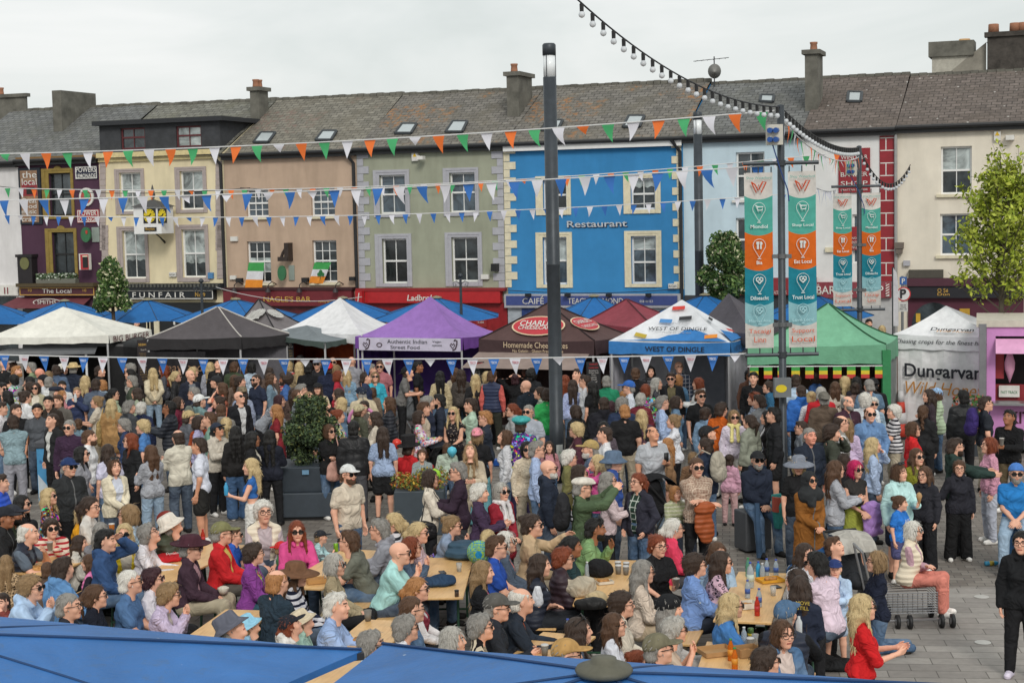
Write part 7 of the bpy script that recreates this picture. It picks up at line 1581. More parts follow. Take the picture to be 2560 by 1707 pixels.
def tray(label,px,py,hx,sz=(.24,.17,.055),food=True,rz=.3):
 P = atz(px,py,.775); root = empty('food_tray',P,label,'food tray'); c,s = math.cos(rz),math.sin(rz); AX = [np.array([c,s,0]),np.array([-s,c,0]),np.array([0,0,1.])]; m = MB(); t = .006
 m.box(P+[0,0,t/2],(sz[0],sz[1],t),AX)
 for q in (-1,1): m.box(P+AX[0]*q*sz[0]/2+[0,0,sz[2]/2+t],(t,sz[1],sz[2]),AX); m.box(P+AX[1]*q*sz[1]/2+[0,0,sz[2]/2+t],(sz[0]-t*2,t,sz[2]),AX)
 m.build('tray',plain(hx,.7),root)
 if food:
  s_ = SDF((-.13,-.1,0),(.13,.1,.1),.012)
  for i in range(7): s_.ell((random.uniform(-.07,.07),random.uniform(-.04,.04),.03),(.035,.03,.025),.01)
  V,Q = s_.mesh(); me = npmesh('food',V,Q); me.materials.append(plain('b07a3c',.6,vary=.5,scale=30)); o = bpy.data.objects.new('food',me); COL.objects.link(o); o.parent = root; o.location = (0,0,.004)
tray('kraft cardboard tray of leftovers on the second table',791,1456,'b98a50'); tray('paper boat of golden doughnuts beside the coffee cups',1512,1458,'d0c8b8',(.2,.12,.03)); tray('flat brown pizza box on the bottom right table',1790,1632,'b08a5c',(.34,.28,.045),False); tray('crumpled brown paper carton beside the coffee cup',1868,1636,'a98458',(.24,.2,.08)); tray('yellow food wrapper tray at the end of the crowded table',1925,1452,'d8a02a',(.3,.22,.03)); tray('white napkin and food scraps on the near middle table',884,1606,'d8d0c4',(.12,.08,.01)); tray('white burger carton on the crowded right table',1870,1518,'d8d2c4',(.2,.17,.06)); tray('paper tray of snack on the far left table',86,1424,'c89a5c',(.22,.15,.04))
def softbag(name,label,cat,blobs,hx,P,mat=None,amp=.012,rz=0,strap=None):
 lo = np.min([np.array(c)-r for c,r in blobs],0); hi = np.max([np.array(c)+r for c,r in blobs],0); s_ = SDF(lo-.02,hi+.02,.014)
 for c,r in blobs: s_.ell(c,r,.04)
 V,Q = s_.mesh(); V = rough(V,Q,amp,26,len(label)*.3); V[:,2] = np.maximum(V[:,2],0.0) if P[2] > .3 and strap is None else V[:,2]; me = npmesh(name,V,Q); me.materials.append(mat or M_CLOTH); o = bpy.data.objects.new(name,me); COL.objects.link(o); o.location = [float(x) for x in P]; o.rotation_euler = (0,0,rz); o.color = rgba(hx); tag(o,label,cat)
 if strap:
  m = MB(); m.tube([np.array(P)+np.array(q) for q in strap],.012,5); m.build('strap',plain(hx,.6),o)
 return o
b_ = softbag('red_bag','flat bright red bag with white lettering lying on the left table','bag',[((0,0,.03),(.30,.17,.05)),((.1,.1,.05),(.16,.08,.05))],'c01c24',TABP(405,1402),rz=.15); lettering('Dynamic',np.array(b_.location)+np.array([.16,-.02,.10]),(1,.2,0),(-.12,.75,.6),OFFW2,b_,.2,.05)
softbag('coat','folded dark blue coat on the end of the middle table','coat',[((0,0,.04),(.24,.15,.06)),((.08,.05,.07),(.15,.11,.06)),((-.14,-.05,.05),(.1,.08,.07))],'27405c',TABP(1092,1462))
softbag('coat','teal blue quilted coat heaped beside the woman with hands on her chin','coat',[((0,0,.07),(.30,.2,.10)),((.0,.05,.16),(.25,.15,.08))],'2f4c60',TABP(1165,1395),M_PUFF)
softbag('rucksack','black rounded rucksack standing on the coffee cup table','bag',[((0,0,.09),(.17,.12,.12)),((-.03,.02,.14),(.13,.09,.08))],'17171a',TABP(1500,1440)); softbag('rucksack','cream canvas rucksack with dark patches on the coffee cup table','bag',[((0,0,.09),(.2,.13,.12)),((.05,0,.15),(.15,.09,.09)),((-.14,.02,.12),(.07,.06,.09))],'b5aa96',TABP(1450,1488),None,.02); softbag('handbag','black leather handbag with a cream flap, front of the coffee cup table','bag',[((0,0,.05),(.2,.1,.08))],'1d1c1c',TABP(1478,1520),M_LEATH); softbag('hat_bag','round cream and black purse with thin straps lying on the table','bag',[((0,0,.07),(.14,.10,.10))],'c0ab84',TABP(1492,1512),M_LEATH)
softbag('beach_ball','bright yellow green and blue ball behind the woman in the black cardigan','ball',[((0,0,.16),(.16,.16,.16))],'9ac03a',atz(1198,1410,.8),pat('geo'),.0)['second_colour'] = lin('2a8ac0')
softbag('coat','black coat lying on the ground behind the woman in red','coat',[((0,0,.04),(.30,.18,.07)),((-.15,.1,.08),(.15,.11,.08)),((.2,-.1,.03),(.15,.1,.05))],'191a1c',atz(2088,1668,0.02)); 
def phone(label,px,py): P = atz(px,py,.776); m = MB(); m.box(P+[0,0,.004],(.08,.16,.008),[norm([1,.25,0]),norm([-.25,1,0]),np.array([0,0,1.])]); o = m.build('phone',plain('16171a',.2),None,bevel=.003); tag(o,label,'phone')
phone('black phone at the left edge of the second table',806,1390); phone('dark phone lying on the coat table',1106,1430); phone('black phone on the crowded right table',1942,1466)
wc = mk('plastic_glass','cup',[('cup',[(.03,0),(.042,.12)],clearmat('d0d4d8'))]); place(wc,'wc',2086,1616,'clear plastic cup standing on the paving behind the woman in red',.0)
g = bottle(plain('3a9ac0',.4),CBL,plain('c8b040',.5),.26,.035); place(g,'gb',2462,1408,'blue and yellow bottle lying by the bollard sitter',.04); g.rotation_euler = (0,R(90),.1); g.location.z = .04
def wheels(root,pts,r):
 for p in pts:
  m = MB(); n = 18
  m.tube([(p[0]-.022,p[1],p[2]),(p[0]+.022,p[1],p[2])],r,n); w_ = m.build('wheel',BLACK,root,True); m = MB(); m.tube([(p[0]-.026,p[1],p[2]),(p[0]+.026,p[1],p[2])],r*.5,12); m.build('hub',plain('a0a0a4',.3,.6),w_)
P = atz(2268,1560,0); tr = empty('shopping_trolley',P,'wire shopping trolley with black wheels carrying the seated woman','trolley'); CHR = plain('9a9a9c',.3,.8); m = MB(); x0,x1,y0,y1 = P[0]-.42,P[0]+.34,P[1]-.2,P[1]+.32
for k in range(9):
 t = k/8; z = .2+.26*t; m.tube([(x0+.06,y0,z),(x1,y0,z),(x1,y1,z),(x0+.06,y1,z),(x0+.06,y0,z)],.006,4)
for k in range(12): x = x0+.06+(x1-x0-.06)*k/11; m.tube([(x,y0,.2),(x,y0,.46)],.005,4)
m.build('basket',CHR,tr); m = MB()
for y in (y0,y1): m.tube([(x0-.2,y,1.0),(x0-.02,y,.2),(x0+.15,y,.1),(x1+.1,y,.12)],.016,6)
m.tube([(x0-.2,y0,1.0),(x0-.2,y1,1.0)],.02,6); m.build('frame',CHR,tr); wheels(tr,[(x0+.25,y0,.09),(x0+.40,y0-.02,.09),(x1+.05,y0,.09),(x1+.19,y0,.09),(x0+.25,y1,.09),(x1+.05,y1,.09)],.09)
def stroller(label,px,py,z,hood,frame='1c1d20',ya=0):
 P = atz(px,py,z); P[2] = 0; root = empty('pushchair',P,label,'pushchair','pushchairs in the crowd'); c,s = math.cos(ya),math.sin(ya); Q = lambda x,y,z: (P[0]+c*x-s*y,P[1]+s*x+c*y,z); F = plain(frame,.5)
 for sd in (-.24,.24):
  m = MB(); m.tube([Q(-.45,sd,1.02),Q(0,sd,.5),Q(.35,sd,.1)],.016,6); m.tube([Q(-.05,sd,.55),Q(-.3,sd,.12)],.016,6); m.build('frame',F,root)
 m = MB(); m.tube([Q(-.45,-.24,1.02),Q(-.45,.24,1.02)],.02,6); m.build('handle',BLACK,root)
 wheels(root,[Q(.35,-.24,.11),Q(.35,.24,.11),Q(-.3,-.24,.13),Q(-.3,.24,.13)],.12)
 s_ = SDF((-.35,-.25,.3),(.4,.25,1.1),.02); s_.cone((.2,-.1,.48),(.2,.1,.48),.12,.12,.05); s_.cone((-.12,-.1,.5),(-.12,.1,.5),.12,.12,.05); s_.cone((-.22,-.12,.85),(-.22,.12,.85),.09,.09,.05); s_.cone((-.15,0,.5),(-.25,0,.85),.18,.17,.05)
 V,Q_ = s_.mesh(); V = np.stack([P[0]+c*V[:,0]-s*V[:,1],P[1]+s*V[:,0]+c*V[:,1],V[:,2]],1)-P; me = npmesh('seat',V,Q_); me.materials.append(M_CLOTH); o = bpy.data.objects.new('seat',me); COL.objects.link(o); o.parent = root; o.color = rgba(frame)
 m = MB(); n = 7
 for i in range(n):
  g0,g1 = R(20)+R(100)*i/n,R(20)+R(100)*(i+1)/n
  for j in range(4):
   y0,y1 = -.25+.125*j,-.25+.125*(j+1); k = lambda y: .05*math.cos(y*6)
   h_ = lambda g,y: Q(-.18+.36*math.cos(g),y,.72+(.36+k(y)-.05)*math.sin(g)); m.quad(h_(g0,y0),h_(g0,y1),h_(g1,y1),h_(g1,y0))
 h2 = m.build('hood',M_CLOTH,root,True); h2.color = rgba(hood); return P
stroller('grey hooded pushchair beside the seated woman on the trolley',2138,1336,1.05,'b0aca4','2a2c30',-1.3); stroller('black pushchair with a toddler beside the man with the rust coat',1662,1180,1.08,'17171a','17171a',.3)
stroller('pale grey pushchair near the Indian food stall',1010,978,1.05,'9aa4ac','8a8e92',2.8); stroller('black and silver pushchair with a laughing child near the top hat man',1080,1112,1.0,'1f2430','1c1d20',2.2)
a = atz(1945,1390,0); fc = empty('folded_chair',a,'folded teal and red camping chair with steel legs beside the seated man','chair'); m = MB()
for i,x in enumerate((-.10,-.05,0,.06,.10)): m.tube([(a[0]+x,a[1]+.04*(i % 2),.0),(a[0]-x*.5,a[1],.78)],.011,6)
m.build('leg',plain('a0a4a8',.3,.7),fc); m = MB(); m.tube([(a[0],a[1]-.02,.45),(a[0]+.02,a[1]-.04,.8),(a[0],a[1]-.02,.98)],[.06,.12,.10],8); m.build('fabric',plain('2f8a84',.8,vary=.3),fc); m = MB(); m.tube([(a[0]-.03,a[1]-.08,.72),(a[0]-.02,a[1]-.09,.95)],[.07,.08],8); m.build('lining',plain('a84a3a',.8),fc)
a = atz(1890,1392,.02); um = MB(); um.tube([(a[0]+.05,a[1]-.05,.02),(a[0]+.03,a[1]+.06,.85)],[.05,.04],8); tag(um.build('umbrella_bag',plain('33506e',.7,vary=.3)),'long blue printed fabric bag held between the seated man\'s knees','bag')
a,b_ = atz(1212,1168,.74),atz(1272,1168,.74); tt = empty('trading_table',((a[0]+b_[0])/2,a[1]+.25,0),'small grey folding table with a blue box and tools','table'); m = MB(); m.box(((a[0]+b_[0])/2,a[1]+.25,.72),(b_[0]-a[0]+.1,.5,.03)); m.build('top',plain('8a8c8e',.5),tt); m = MB()
for sx in (a[0],b_[0]): m.tube([(sx,a[1]+.05,.7),(sx,a[1]+.45,0)],.014,6); m.tube([(sx,a[1]+.45,.7),(sx,a[1]+.05,0)],.014,6)
m.build('legs',DARKMET,tt); P = atz(1248,1165,.75); m = MB(); m.box(P+[0,.1,.06],(.22,.15,.12)); tag(m.build('cash_box',plain('1f5ab0',.4),None,bevel=.01),'bright blue plastic box on the small grey table','box')
# ---------------------------------------------------------------- the crowd
CROWD = r'''
#0 880 .22128
50,88;ms;RA;xn;tee 17181a;j;;fat;bald man in a black T-shirt at the far left back
150,108;fs;R;um;ls 8a5a48;j;;sgh;brown haired woman with sunglasses on her head near the far left awning
185,150;ms;R;so;tee 8a8c90;j;;bd;red bearded man in a grey T-shirt near the horsebox bar
350,110;ms;L;sa;ls 8a9a78;b;;sg;grey haired man in a sage green shirt before the horsebox bar
445,180;ms;RA;xn;jkt 6a6c6e;dj;;sk:r;pink scalped bald man in a grey jacket beside the horsebox bar
545,210;fs;A;bd;ls 6a5a4a;j;;;sandy haired head between two men at the horsebox bar
630,140;ms;AL;sn;jkt 3a4f6e;dj;;denim;dark haired man in a denim jacket seen from behind
705,118;ms;RA;sn+cap:d4d0c8;jkt 232a3c;dj;;;man in a white cap and navy jacket by the bar
825,118;ms;A;sa+straw:cdb382;jkt 1f2636;dj;;stout;man in a pale straw trilby and dark navy jacket
1125,150;ms;R;sn;jkt 1c1c1e;k;;;young man with dark brown quiff in a black jacket by the bar window
150,250;fs;LA;yk;tee c8ccd0 @floral:4a5a7a;j;;;woman with dark curly hair in a pale patterned T-shirt
330,268;fs;L;lk;ls 7a7a74;k;face;;dark haired woman with a hand raised to her face at left
485,243;ms;L;sn+cap:1c1d22;tee c9ccd0;j;;;man in a black cap and white shirt facing left
550,275;ms;A;ca;tee d0d2d4;dj;;;man with cropped grey hair in a white T-shirt from behind
622,374;ms;R;ra+flat:1d2230;tee d2d4d6;dj;;;man in a navy flat cap and white top
700,316;ms;C;sn+capb:2a2622;tee cfd0d0;k;;h1.55;youth in a dark brown cap with a badge
870,394;km;C;cd;hood 2c3654;k;eat/down;h1.58;fair haired boy drinking from a white bottle in a navy top
962,262;fs;A;wg;ls 3a2030;k;;;woman with blond dreadlocks in a maroon top
1080,296;ms;A;sn;tee 505a6a;j;;;dark haired man half hidden beside the dreadlocked woman
1150,308;fs;LA;zo;ls a8bfd0;j;;;woman with cropped strawberry blond hair in a pale blue shirt
1278,404;fs;R;pk;hood a8b49a;j;;sg;woman with a black ponytail, sunglasses and mint hoodie
1465,124;ms;L;ya;jkt 5a5c58;dj;;;curly grey haired man by the black menu board
1468,185;fs;L;pk;ls a8a49c;lj;;;woman with a dark ponytail in a pale grey top by the menu board
1490,258;ms;L;sa;jkt 3a4234;dj;;gl;grey haired man in a dark green jacket carrying a box
1545,394;fs;L;ln;hood 929a84;lj;;;long brown haired woman in a sage hooded top
1722,174;fs;AL;lg;jkt c2b69c;lj;back;;long blond haired woman in a beige jacket with hands behind her back
1848,138;fs;L;wr;ls 50525a;k;;;woman with long red curly hair in a charcoal top
1985,210;fs;R;pg;jkt 222224;k;;sg leather;blond ponytailed woman in sunglasses and black leather jacket
2145,198;ms;RC;xp;jkt 1e2230 70747a;dj;;;smiling bald man in an open navy jacket
2178,162;fs;R;bg;jkt 6a5236;k;;;light blond woman in a brown jacket behind the bald man
2075,140;fs;L;bk;jkt 1c1c1e;k;;;black haired woman in black by the seaweed banner
2190,390;ms;L;sa;jkt 1d2336;dj;;;grey haired man with glasses in a navy jacket facing left;gl
2250,466;ms;RA;sn+cap:d6d6d4;hood 6a8484;dj;;;man in a white cap and teal grey hooded top with rucksack
2008,498;fs;R;bn;ls 6a2236;k;;sg;brown haired woman in sunglasses and maroon top
1910,545;ms;L;sk;puff 1c2029;dj;phone;sg sk:b hp-20;black haired man in sunglasses and dark quilted jacket looking down
2130,648;ms;RA;sn+cap:b09a70;tee 5a5c62;dj;;;man in a beige cap and grey T-shirt facing away right
2240,714;fs;R;bn;ls a8a4c4;j;;;smiling brown haired woman in lavender
700,430;kf;R;bo;ls d08a90;g;out;h1.15 z.55;small fair child in pink held up with an outstretched arm
545,488;ms;C;sk;jkt 2f2620;k;;;young man with a black fringe in a dark brown jacket
650,478;ms;C;sm;hood 625e58;dg;;;young man with brown hair in a grey hooded top facing the camera
420,574;ms;C;sk;tee 4a4d52;dj;;sk:t;young man with cropped black hair in a charcoal T-shirt
180,578;ms;RC;sn;tee 1b1b1d;k;;;smiling young man with a dark fringe in a black T-shirt
143,704;ms;AL;sn;ls 7f959c;8e8e96;cross;;young man in a blue grey sweatshirt and pale grey joggers from behind
285,428;ms;RA;un;tee cfcfd0;g;;sg;man with brown hair tied back in a white T-shirt and sunglasses
332,328;fs;L;bn;ls 9a9484;k;;;dark brown haired woman with updo beside a woman in beige
402,338;fs;C;bn;jkt aaa488 c8c0b0;j;;sg;woman in sunglasses and an open beige jacket
20,340;ms;RC;sk;tee 33363c;j;;sg;dark haired man in sunglasses at the very left edge
75,428;fs;L;wk;ls 6f8e92;j;;;woman with long dark wavy hair in a teal top at left
8,556;ms;R;sn;tee d2d0d2;j;;;person in a white top cut off by the left edge
590,690;ms;LC;cn;jkt 1f2022 c4c4c0;k;;hp-15;older man in a black motorcycle jacket with white stripes
780,764;ms;C;ca;ls 38243a;j;;sg;grey haired man in sunglasses and a dark purple jumper
1000,874;ms;R;cm;tee d4d4d4;j;;bd hy10;laughing man with receding hair and brown beard in a white T-shirt
880,748;km;A;sm;tee 6a8290;j;;h1.35;brown haired child seen from behind in grey blue
1090,488;fs;L;ud;tee c2b8a8;b;hold;stout;fair woman with hair tied up in a cream T-shirt
1255,522;fs;A;lg;coat a07c50;;;;long blond haired woman in a tan dress with a straw bag
1455,538;ms;RA;sa;jkt 3a3c40;dg;;;grey haired man in a charcoal jacket from behind
1592,558;fs;A;zw;cardi 222b48;n;;stout;white haired woman in a navy cardigan from behind
1400,744;fs;L;za;ls 2a3a5a;dj;;gl;older woman with short grey hair and glasses in navy
1610,758;fs;L;yg;tee 4a78b0;j;;;woman with blond curls in a blue frilled top
1470,908;fs;LC;wr;jkt 1a1b1d 202024;k;;sg hy-25;red haired woman in sunglasses and black jacket with yellow lanyard
915,1058;fs;R;lk;tee 8a8a90;j;;sg;woman with long straight black hair and sunglasses in grey
1215,1030;fs;LA;ln;tee c4c2d6;j;;;woman with long brown hair in a lilac T-shirt from behind
1285,1195;fs;RC;bm;jkt d2c8b0 c0c4d0;dj;clasp;sgh;auburn bobbed woman in a cream jacket with hands clasped
770,1178;ms;RC;sa+cap:20345f;jkt 26282a;k;;sg stout;man in a navy cap, sunglasses and black field jacket
1700,1038;fs;LA;Bm;ls 9a9ca2;lj;hold;;woman with very long brown hair in a grey knitted jumper
2010,874;ms;LA;rn;jkt c6c0b0;dj;phone;;balding dark haired man in a cream fleece and jeans
2250,958;ms;L;sn;tee cdd0dc;shorts:22211f;;sk:t shoed8d5d0;tall young man in a white T-shirt and dark shorts
#500 880 .22128
115,112;fs;A;wg;ls a4a6b0;j;;;woman with long blond hair in a grey off shoulder top
205,74;ms;C;sk;jkt 161618;k;;hp-25;dark haired man in black looking down at the stall
207,-25;fs;C;bm;ls 9a2a30 @plaid:1a1a1c;k;;;stallholder in a red and black checked shirt
385,103;ms;AR;sm;jkt 38442f;dj;;;brown haired man in a dark green jacket from behind
580,113;fs;A;bk;ls b4c4d4;b;;;person with a black bob and pale blue shirt from behind
508,108;fs;A;lm;ls 6a6278;j;;;long brown haired woman in mauve behind the gazebo leg
180,256;ms;L;sn+cap:26272a;jkt 2a2b2e;dj;;;man in a black cap with a small red mark and dark jacket
245,338;fs;L;wm;tee c07058;j;face/down;;woman with long wavy brown hair in coral lifting her hand
388,252;fs;LA;wm;ls 6a5a50;k;;;woman with brown wavy hair behind the green jacket
452,264;fs;R;un;ls 5a5450;k;;;young woman with brown hair facing right near the pole
478,378;fs;A;ln+capb:776a54;ls 8a93a8;lj;;;woman in a khaki cap with long brown hair and blue grey top
635,248;ms;LC;cn;tee 232b3e;dj;;bd sg;bearded man in sunglasses and navy T-shirt leaning left
800,232;fs;R;wm;jkt 6d8594 b0b4b8;j;;sgh denim;woman with wavy brown hair in a pale denim jacket
780,164;fs;A;ln;ls 5a4a42;k;;;brown haired woman behind the denim jacket
960,232;ms;L;fn;tee 3d5e94;j;;bd sk:b;man with thick dark curly hair and beard in a blue T-shirt
1000,97;fs;A;bg;ls b03038 @stripe:d8d0c8;j;;;blond person in a red and white striped top from behind
1120,110;fs;A;wg;ls 8a7a60;k;;;woman with long pale wavy hair before the orange stall
1220,112;ms;A;sk;ls 17171a;k;;;black haired man in a black jumper from behind
1322,64;ms;C;sa+cap:8a8c98;jkt 1d1e22 26262a;k;;sg;man in a grey cap and sunglasses with a black jacket
1448,108;ms;A;cn+capb:c42228;ls 20263c;k;;;man in a bright red cap and navy jumper from behind
1495,54;ms;C;xp;tee 8a8c90;k;;sg;bald man in sunglasses in front of the orange stall
1408,40;ms;A;ck;jkt 1f2636;k;;sk:d;dark skinned man in a navy jacket by the orange stall
1540,138;fs;AR;bd;jkt 8a8478;k;;;fair woman between the red cap and the Indian menu
1555,203;fs;R;br;ls a82a3a;k;;sg;woman with a reddish bob, sunglasses and a red top
1655,194;fs;A;lg;ls 7f9db4;w;;;woman with long blond hair in a pale denim blouse
1490,314;kf;A;ug;jkt 5f7f9a;j;;h1.3 denim;small blond girl with a bun in a denim jacket
1328,338;fs;C;ln+cap:1b1c1f;jkt b8a888 8a6a50;b;eat/down;;woman in a black cap drinking from a can in a beige jacket
1140,353;ms;R;sa;ls 50565e;dj;;gl;grey haired man with glasses beside a bearded man
1100,414;ms;R;cm;tee 70747a;dj;;bd hp-20 stout;man with cropped brown hair and beard in a grey T-shirt
1230,436;fs;RC;ud;ls 9aa0a8 @stripe:c4c8cc;j;;hp-35;woman with a fair bun looking down in a grey striped top
1870,218;ms;R;sn;jkt 26304a;dj;;;dark haired man in a navy jacket by the Indian menu board
1978,218;fs;C;bd;jkt 3aa6bc;dj;;sg hp-15;woman in sunglasses and a bright turquoise jacket
1820,384;ms;AL;sa+cap:202838;jkt b8aa90;b;;lean25;bent man in a dark sun visor and beige coat
1950,394;kf;A;bm;ls 7a6a5a;j;;h1.3;brown haired child at the Indian food stall
2135,498;fs;L;wm;puff 24262e;k;;;woman with long light brown hair in a black padded coat
440,438;ms;RC;xn;jkt 16171c c0c0c0;k;;sg hp-20;bald man in sunglasses and a black track top with white stripes
232,584;ms;A;cm;hood 7a7670;dj;;;man with cropped brown hair in a grey top from behind
212,492;fs;L;un;ls c49aa0;g;face/down;;woman with brown hair pinned up in pale pink
880,476;fs;R;bv;ls 8f939a;k;fwd;lean35 stout;woman with dark red hair bending in a grey top and black trousers
858,584;fs;L;lo;dress 7a2028;;;;woman with long strawberry blond hair in a dark red dress
1052,396;fs;A;ln;ls 5a4a44;k;;;woman with long brown hair behind the bearded man
1390,538;ms;R;yk;jkt 505a66;dj;;bd hp-30 lean15;man with dark curly hair and full beard looking down
1590,502;fs;L;lg;jkt 5f7f9e 8aa0b0;j;eat;hp-20 denim;blond woman in a denim jacket eating
1558,638;fs;R;ur;dress d2c890 @floral:4a7aa8;;hold;;woman with a ginger bun and green band in a yellow flowered dress
1560,403;fs;L;ln;jkt 2a2628;k;;;dark haired woman behind the girl in denim
1795,578;fs;RA;sm+cap:b4a888;jkt 4a4c3e;k;;;person in a pale beige cap near the pink balloon
1850,542;fs;C;un;ls 6a625a;k;;;brown haired woman beside the beige cap
110,668;ms;L;sm;tee 6f8f80;j;;;brown haired young man in a sage green T-shirt
8,712;fs;C;br;ls a84c2c;k;;;smiling face in orange at the edge of the group
290,728;fs;A;pg;ls 8a8678;k;;;woman with a fair ponytail in front of the bald man
190,783;fs;RC;pk+cap:2a3140;hood b9b1a4;k;phone;sg hp-20 sk:t;woman in a navy cap with a black ponytail and cream hoodie
400,824;fs;AL;Bk;jkt 1d1b1b;wide:3f5a7c;;;woman with long black curls, black jacket and wide blue jeans
590,893;fs;R;wk;jkt 1a1a1c c8c0b0;k;;gl sk:b;young woman with black hair and glasses between the two braided women
785,868;fs;A;Bk;hood 191c28;k;hold;;woman with waist length black braids in a navy hoodie from behind
575,1190;fs;L;lg;tank 2f64a8;wide:d4d2cc;hold/down;hem1.12;young blond woman in a blue crop top and white trousers
1455,808;fs;RC;bm;tee 141416;j;cross;sg;woman in sunglasses and a black top with folded arms and pink bag
1735,773;ms;A;ck;jkt 202022;dg;;leather;man with black hair in a black leather jacket from behind
1975,663;fs;L;ln;cardi c6bcac a8a098;b;hold;;long brown haired woman in a cream cardigan
2060,833;fs;A;ln;ls 8fa0bc;shorts:18181a;;slv.7 shoe18181a;woman with long dark hair, pale blue blouse and black shorts
1670,1253;ms;RC;sm+cap:cfd0ce;tee c4b8a6;j;;sg bd;man in a white fronted cap and beige T-shirt beside the large planter
#1000 880 .22128
75,150;ms;R;sn+capb:15171c;tee 6a6866;k;hold;hp-25 lean12;cook in a black cap and navy apron at the Indian stall
200,98;ms;R;sk;tee 15161a;k;;sk:b;shadowed figure in black behind the cook
450,208;fs;A;lk;ls b8a886;j;;;woman with long black hair in a camel top at the Indian stall
630,174;fs;A;lm;jkt a89c88;j;;;woman with long brown hair in a stone coloured jacket at the stall
690,190;fs;A;ln;ls 4a4440;k;;;dark haired person beside the stone coloured jacket
850,243;fs;A;lg;jkt 1d1c1e;k;;;blond woman in black with a pale bag strap
1040,203;ms;AR;sm;vest 28304a c86058;2f3028;;;man in a navy quilted gilet over coral sleeves
978,213;fs;A;bg;ls 8a8478;k;;;blond head behind the navy gilet
1298,240;fs;A;uv;ls 18181a;k;headh;;woman with dark red hair and hands on her head
1422,314;ms;LA;xp;ls 1b242e;dj;;gl stout;bald man with glasses in a dark navy jumper from behind
1488,190;fs;A;fk;jkt 202226;k;;;person with bushy black hair in a black jacket
1410,150;fs;C;uk;tee 1a1618;k;;sk:d;shadowed seller inside the brown cheesecake stall
1580,385;fs;L;un;ls 7a8a78 @stripe:c8c8b8;k;;;woman with a brown bun in a green and white striped top
1662,404;ms;A;sn;tee 2f9a50;j;;;person in bright green half hidden by the lamp column
2005,184;ms;LC;sn;ls d0d0d2;k;;hp-20;young man with a dark quiff in a white shirt by the cheesecake menu
2090,253;ms;L;sn;ls cfcfd2;k;;gl;dark haired man with glasses in a white shirt
1862,254;fs;A;lr;ls 8a5a40;k;;;auburn haired woman beside the lamp column
1952,308;fs;A;ln;ls a9b4d8;j;;;woman with long dark brown hair in a pale blue striped shirt
2168,324;fs;LA;lk;dress 141416;;;;woman with long black hair in a black dress from behind
2332,264;ms;A;ca;tee 1f7a58;dg;;stout;grey haired man in a green T-shirt from behind
312,493;ms;R;ya;jkt 2a3044;dj;;;man with curly grey hair behind the cream jumper
262,553;ms;R;sm;ls cabca6;b;;;middle aged man in a cream jumper facing right
442,468;ms;L;sk;jkt 252b3a d4d6da;dj;;bd;bearded black haired man in a navy jacket with a white collar
600,610;fs;CL;lg;tank 1f1a1e @dots:b0a090;k;clasp;sg;blond woman in sunglasses and a dotted black sleeveless top
212,653;fs;R;bn;ls d2c6cc @floral:c86a7a;b;hold;sg;woman with a dark bob and sunglasses in a white flowered blouse
800,513;ms;L;sn;tee b0c8b4;b;cross/chin;;dark haired man in a mint T-shirt with hand at his chin
960,653;ms;L;so;jkt 252c38 a4c4d4;j;cross;sg;ginger man in sunglasses with an open dark jacket
1268,573;fs;L;pr;hood 9a9a9a;j;;sg;woman with an auburn ponytail in a grey hoodie
1450,593;ms;CL;ca;tee a0a6b0;dg;;sg stout;smiling grey cropped man in sunglasses and grey polo shirt
1362,726;ms;A;cn+beret:3f9a98;coat 2c2460 @floral:6a3a98;2a2240;;stout;person in a colourful beret and purple patterned coat
870,843;fs;A;bd+capb:d88a98;tee 17171a;wide:6aa0a8;;;woman in a pink cap and patterned dungarees from behind
1188,868;fs;L;bm;ls c8c8cc;j;;hp-20;brown haired woman in white by the trading table
100,984;mk;AR;cn+top:1c1a1c;jkt b01c22;k;fwd;stout h1.8;street entertainer in a black top hat and red jacket
245,1090;kt;C;um;ls 8a9494;j;;h.95 z.35;laughing toddler sitting in the black and silver pushchair
530,1018;km;A;sm;hood a9b8a8;j;;h1.2;brown haired boy in a mint hoodie with balloons
790,1023;fs;C;ld;jkt b4a690 a8a08a;b;hold;hp-30;fair long haired woman eating in a beige flowered jacket
1430,1000;fs;CR;bk;ls cfc0a8;b;;sg;dark haired woman in sunglasses and a cream jumper by the lamp column
1540,994;ms;R;sa;ls 9fb0d0;j;;sg;tall grey haired man in sunglasses and a pale blue shirt
1672,1213;ms;R;xp;hood 1f2736 30353a;dj;;sg wb stout;bald man with a white beard in a navy hooded top
1905,1093;fs;R;zw;jkt 6f6c42;dj;;sg;older woman with short white hair in an olive jacket
1990,788;fs;L;yg;jkt 4a2430 8a7a70;k;;sg;woman with blond curled hair in a maroon coat
1982,588;fs;LA;bn;jkt 1a1b1e;k;;;woman with a dark brown bob in a black jacket from behind
2150,978;ms;L;ca+cap:a8905c;jkt 4a5c78;dj;;wb denim;white bearded man in a tan cap and blue jacket
2024,1263;fs;R;bn;ls c8c6c8 @stripe:2a2a30;dj;;sg;woman with short dark hair in a striped top behind the flat cap
2050,1393;ms;R;ca+flat:cfc8bc;jkt 48593f 26281f;dj;photo;sg;man in a pale flat cap and green top taking a photograph
2232,1148;fs;L;lg;ls d85a98;j;face;;blond woman in pink with a hand to her face
1682,1000;kf;C;ln;ls c48a90;j;;h1.2;small girl in pink beside the lamp column
335,1318;fs;R;bn;jkt d0c6b6 1c1c1e;k;hold;sg;dark bobbed woman in sunglasses and a cream blazer eating chips
655,1233;ms;L;sa;jkt 2e1f2e;dg;hold;sg;grey haired man in sunglasses and a plum quarter zip top
890,1473;fs;R;zw;cardi 3c2c44;dg;hold;;older woman with white hair in a purple knitted cardigan
1140,1463;fs;RC;bs;coat 8a1c2c d0d0cc;k;clasp;sg scarf:d0cccc;white blond woman in a red coat and white scarf
#1500 880 .22128
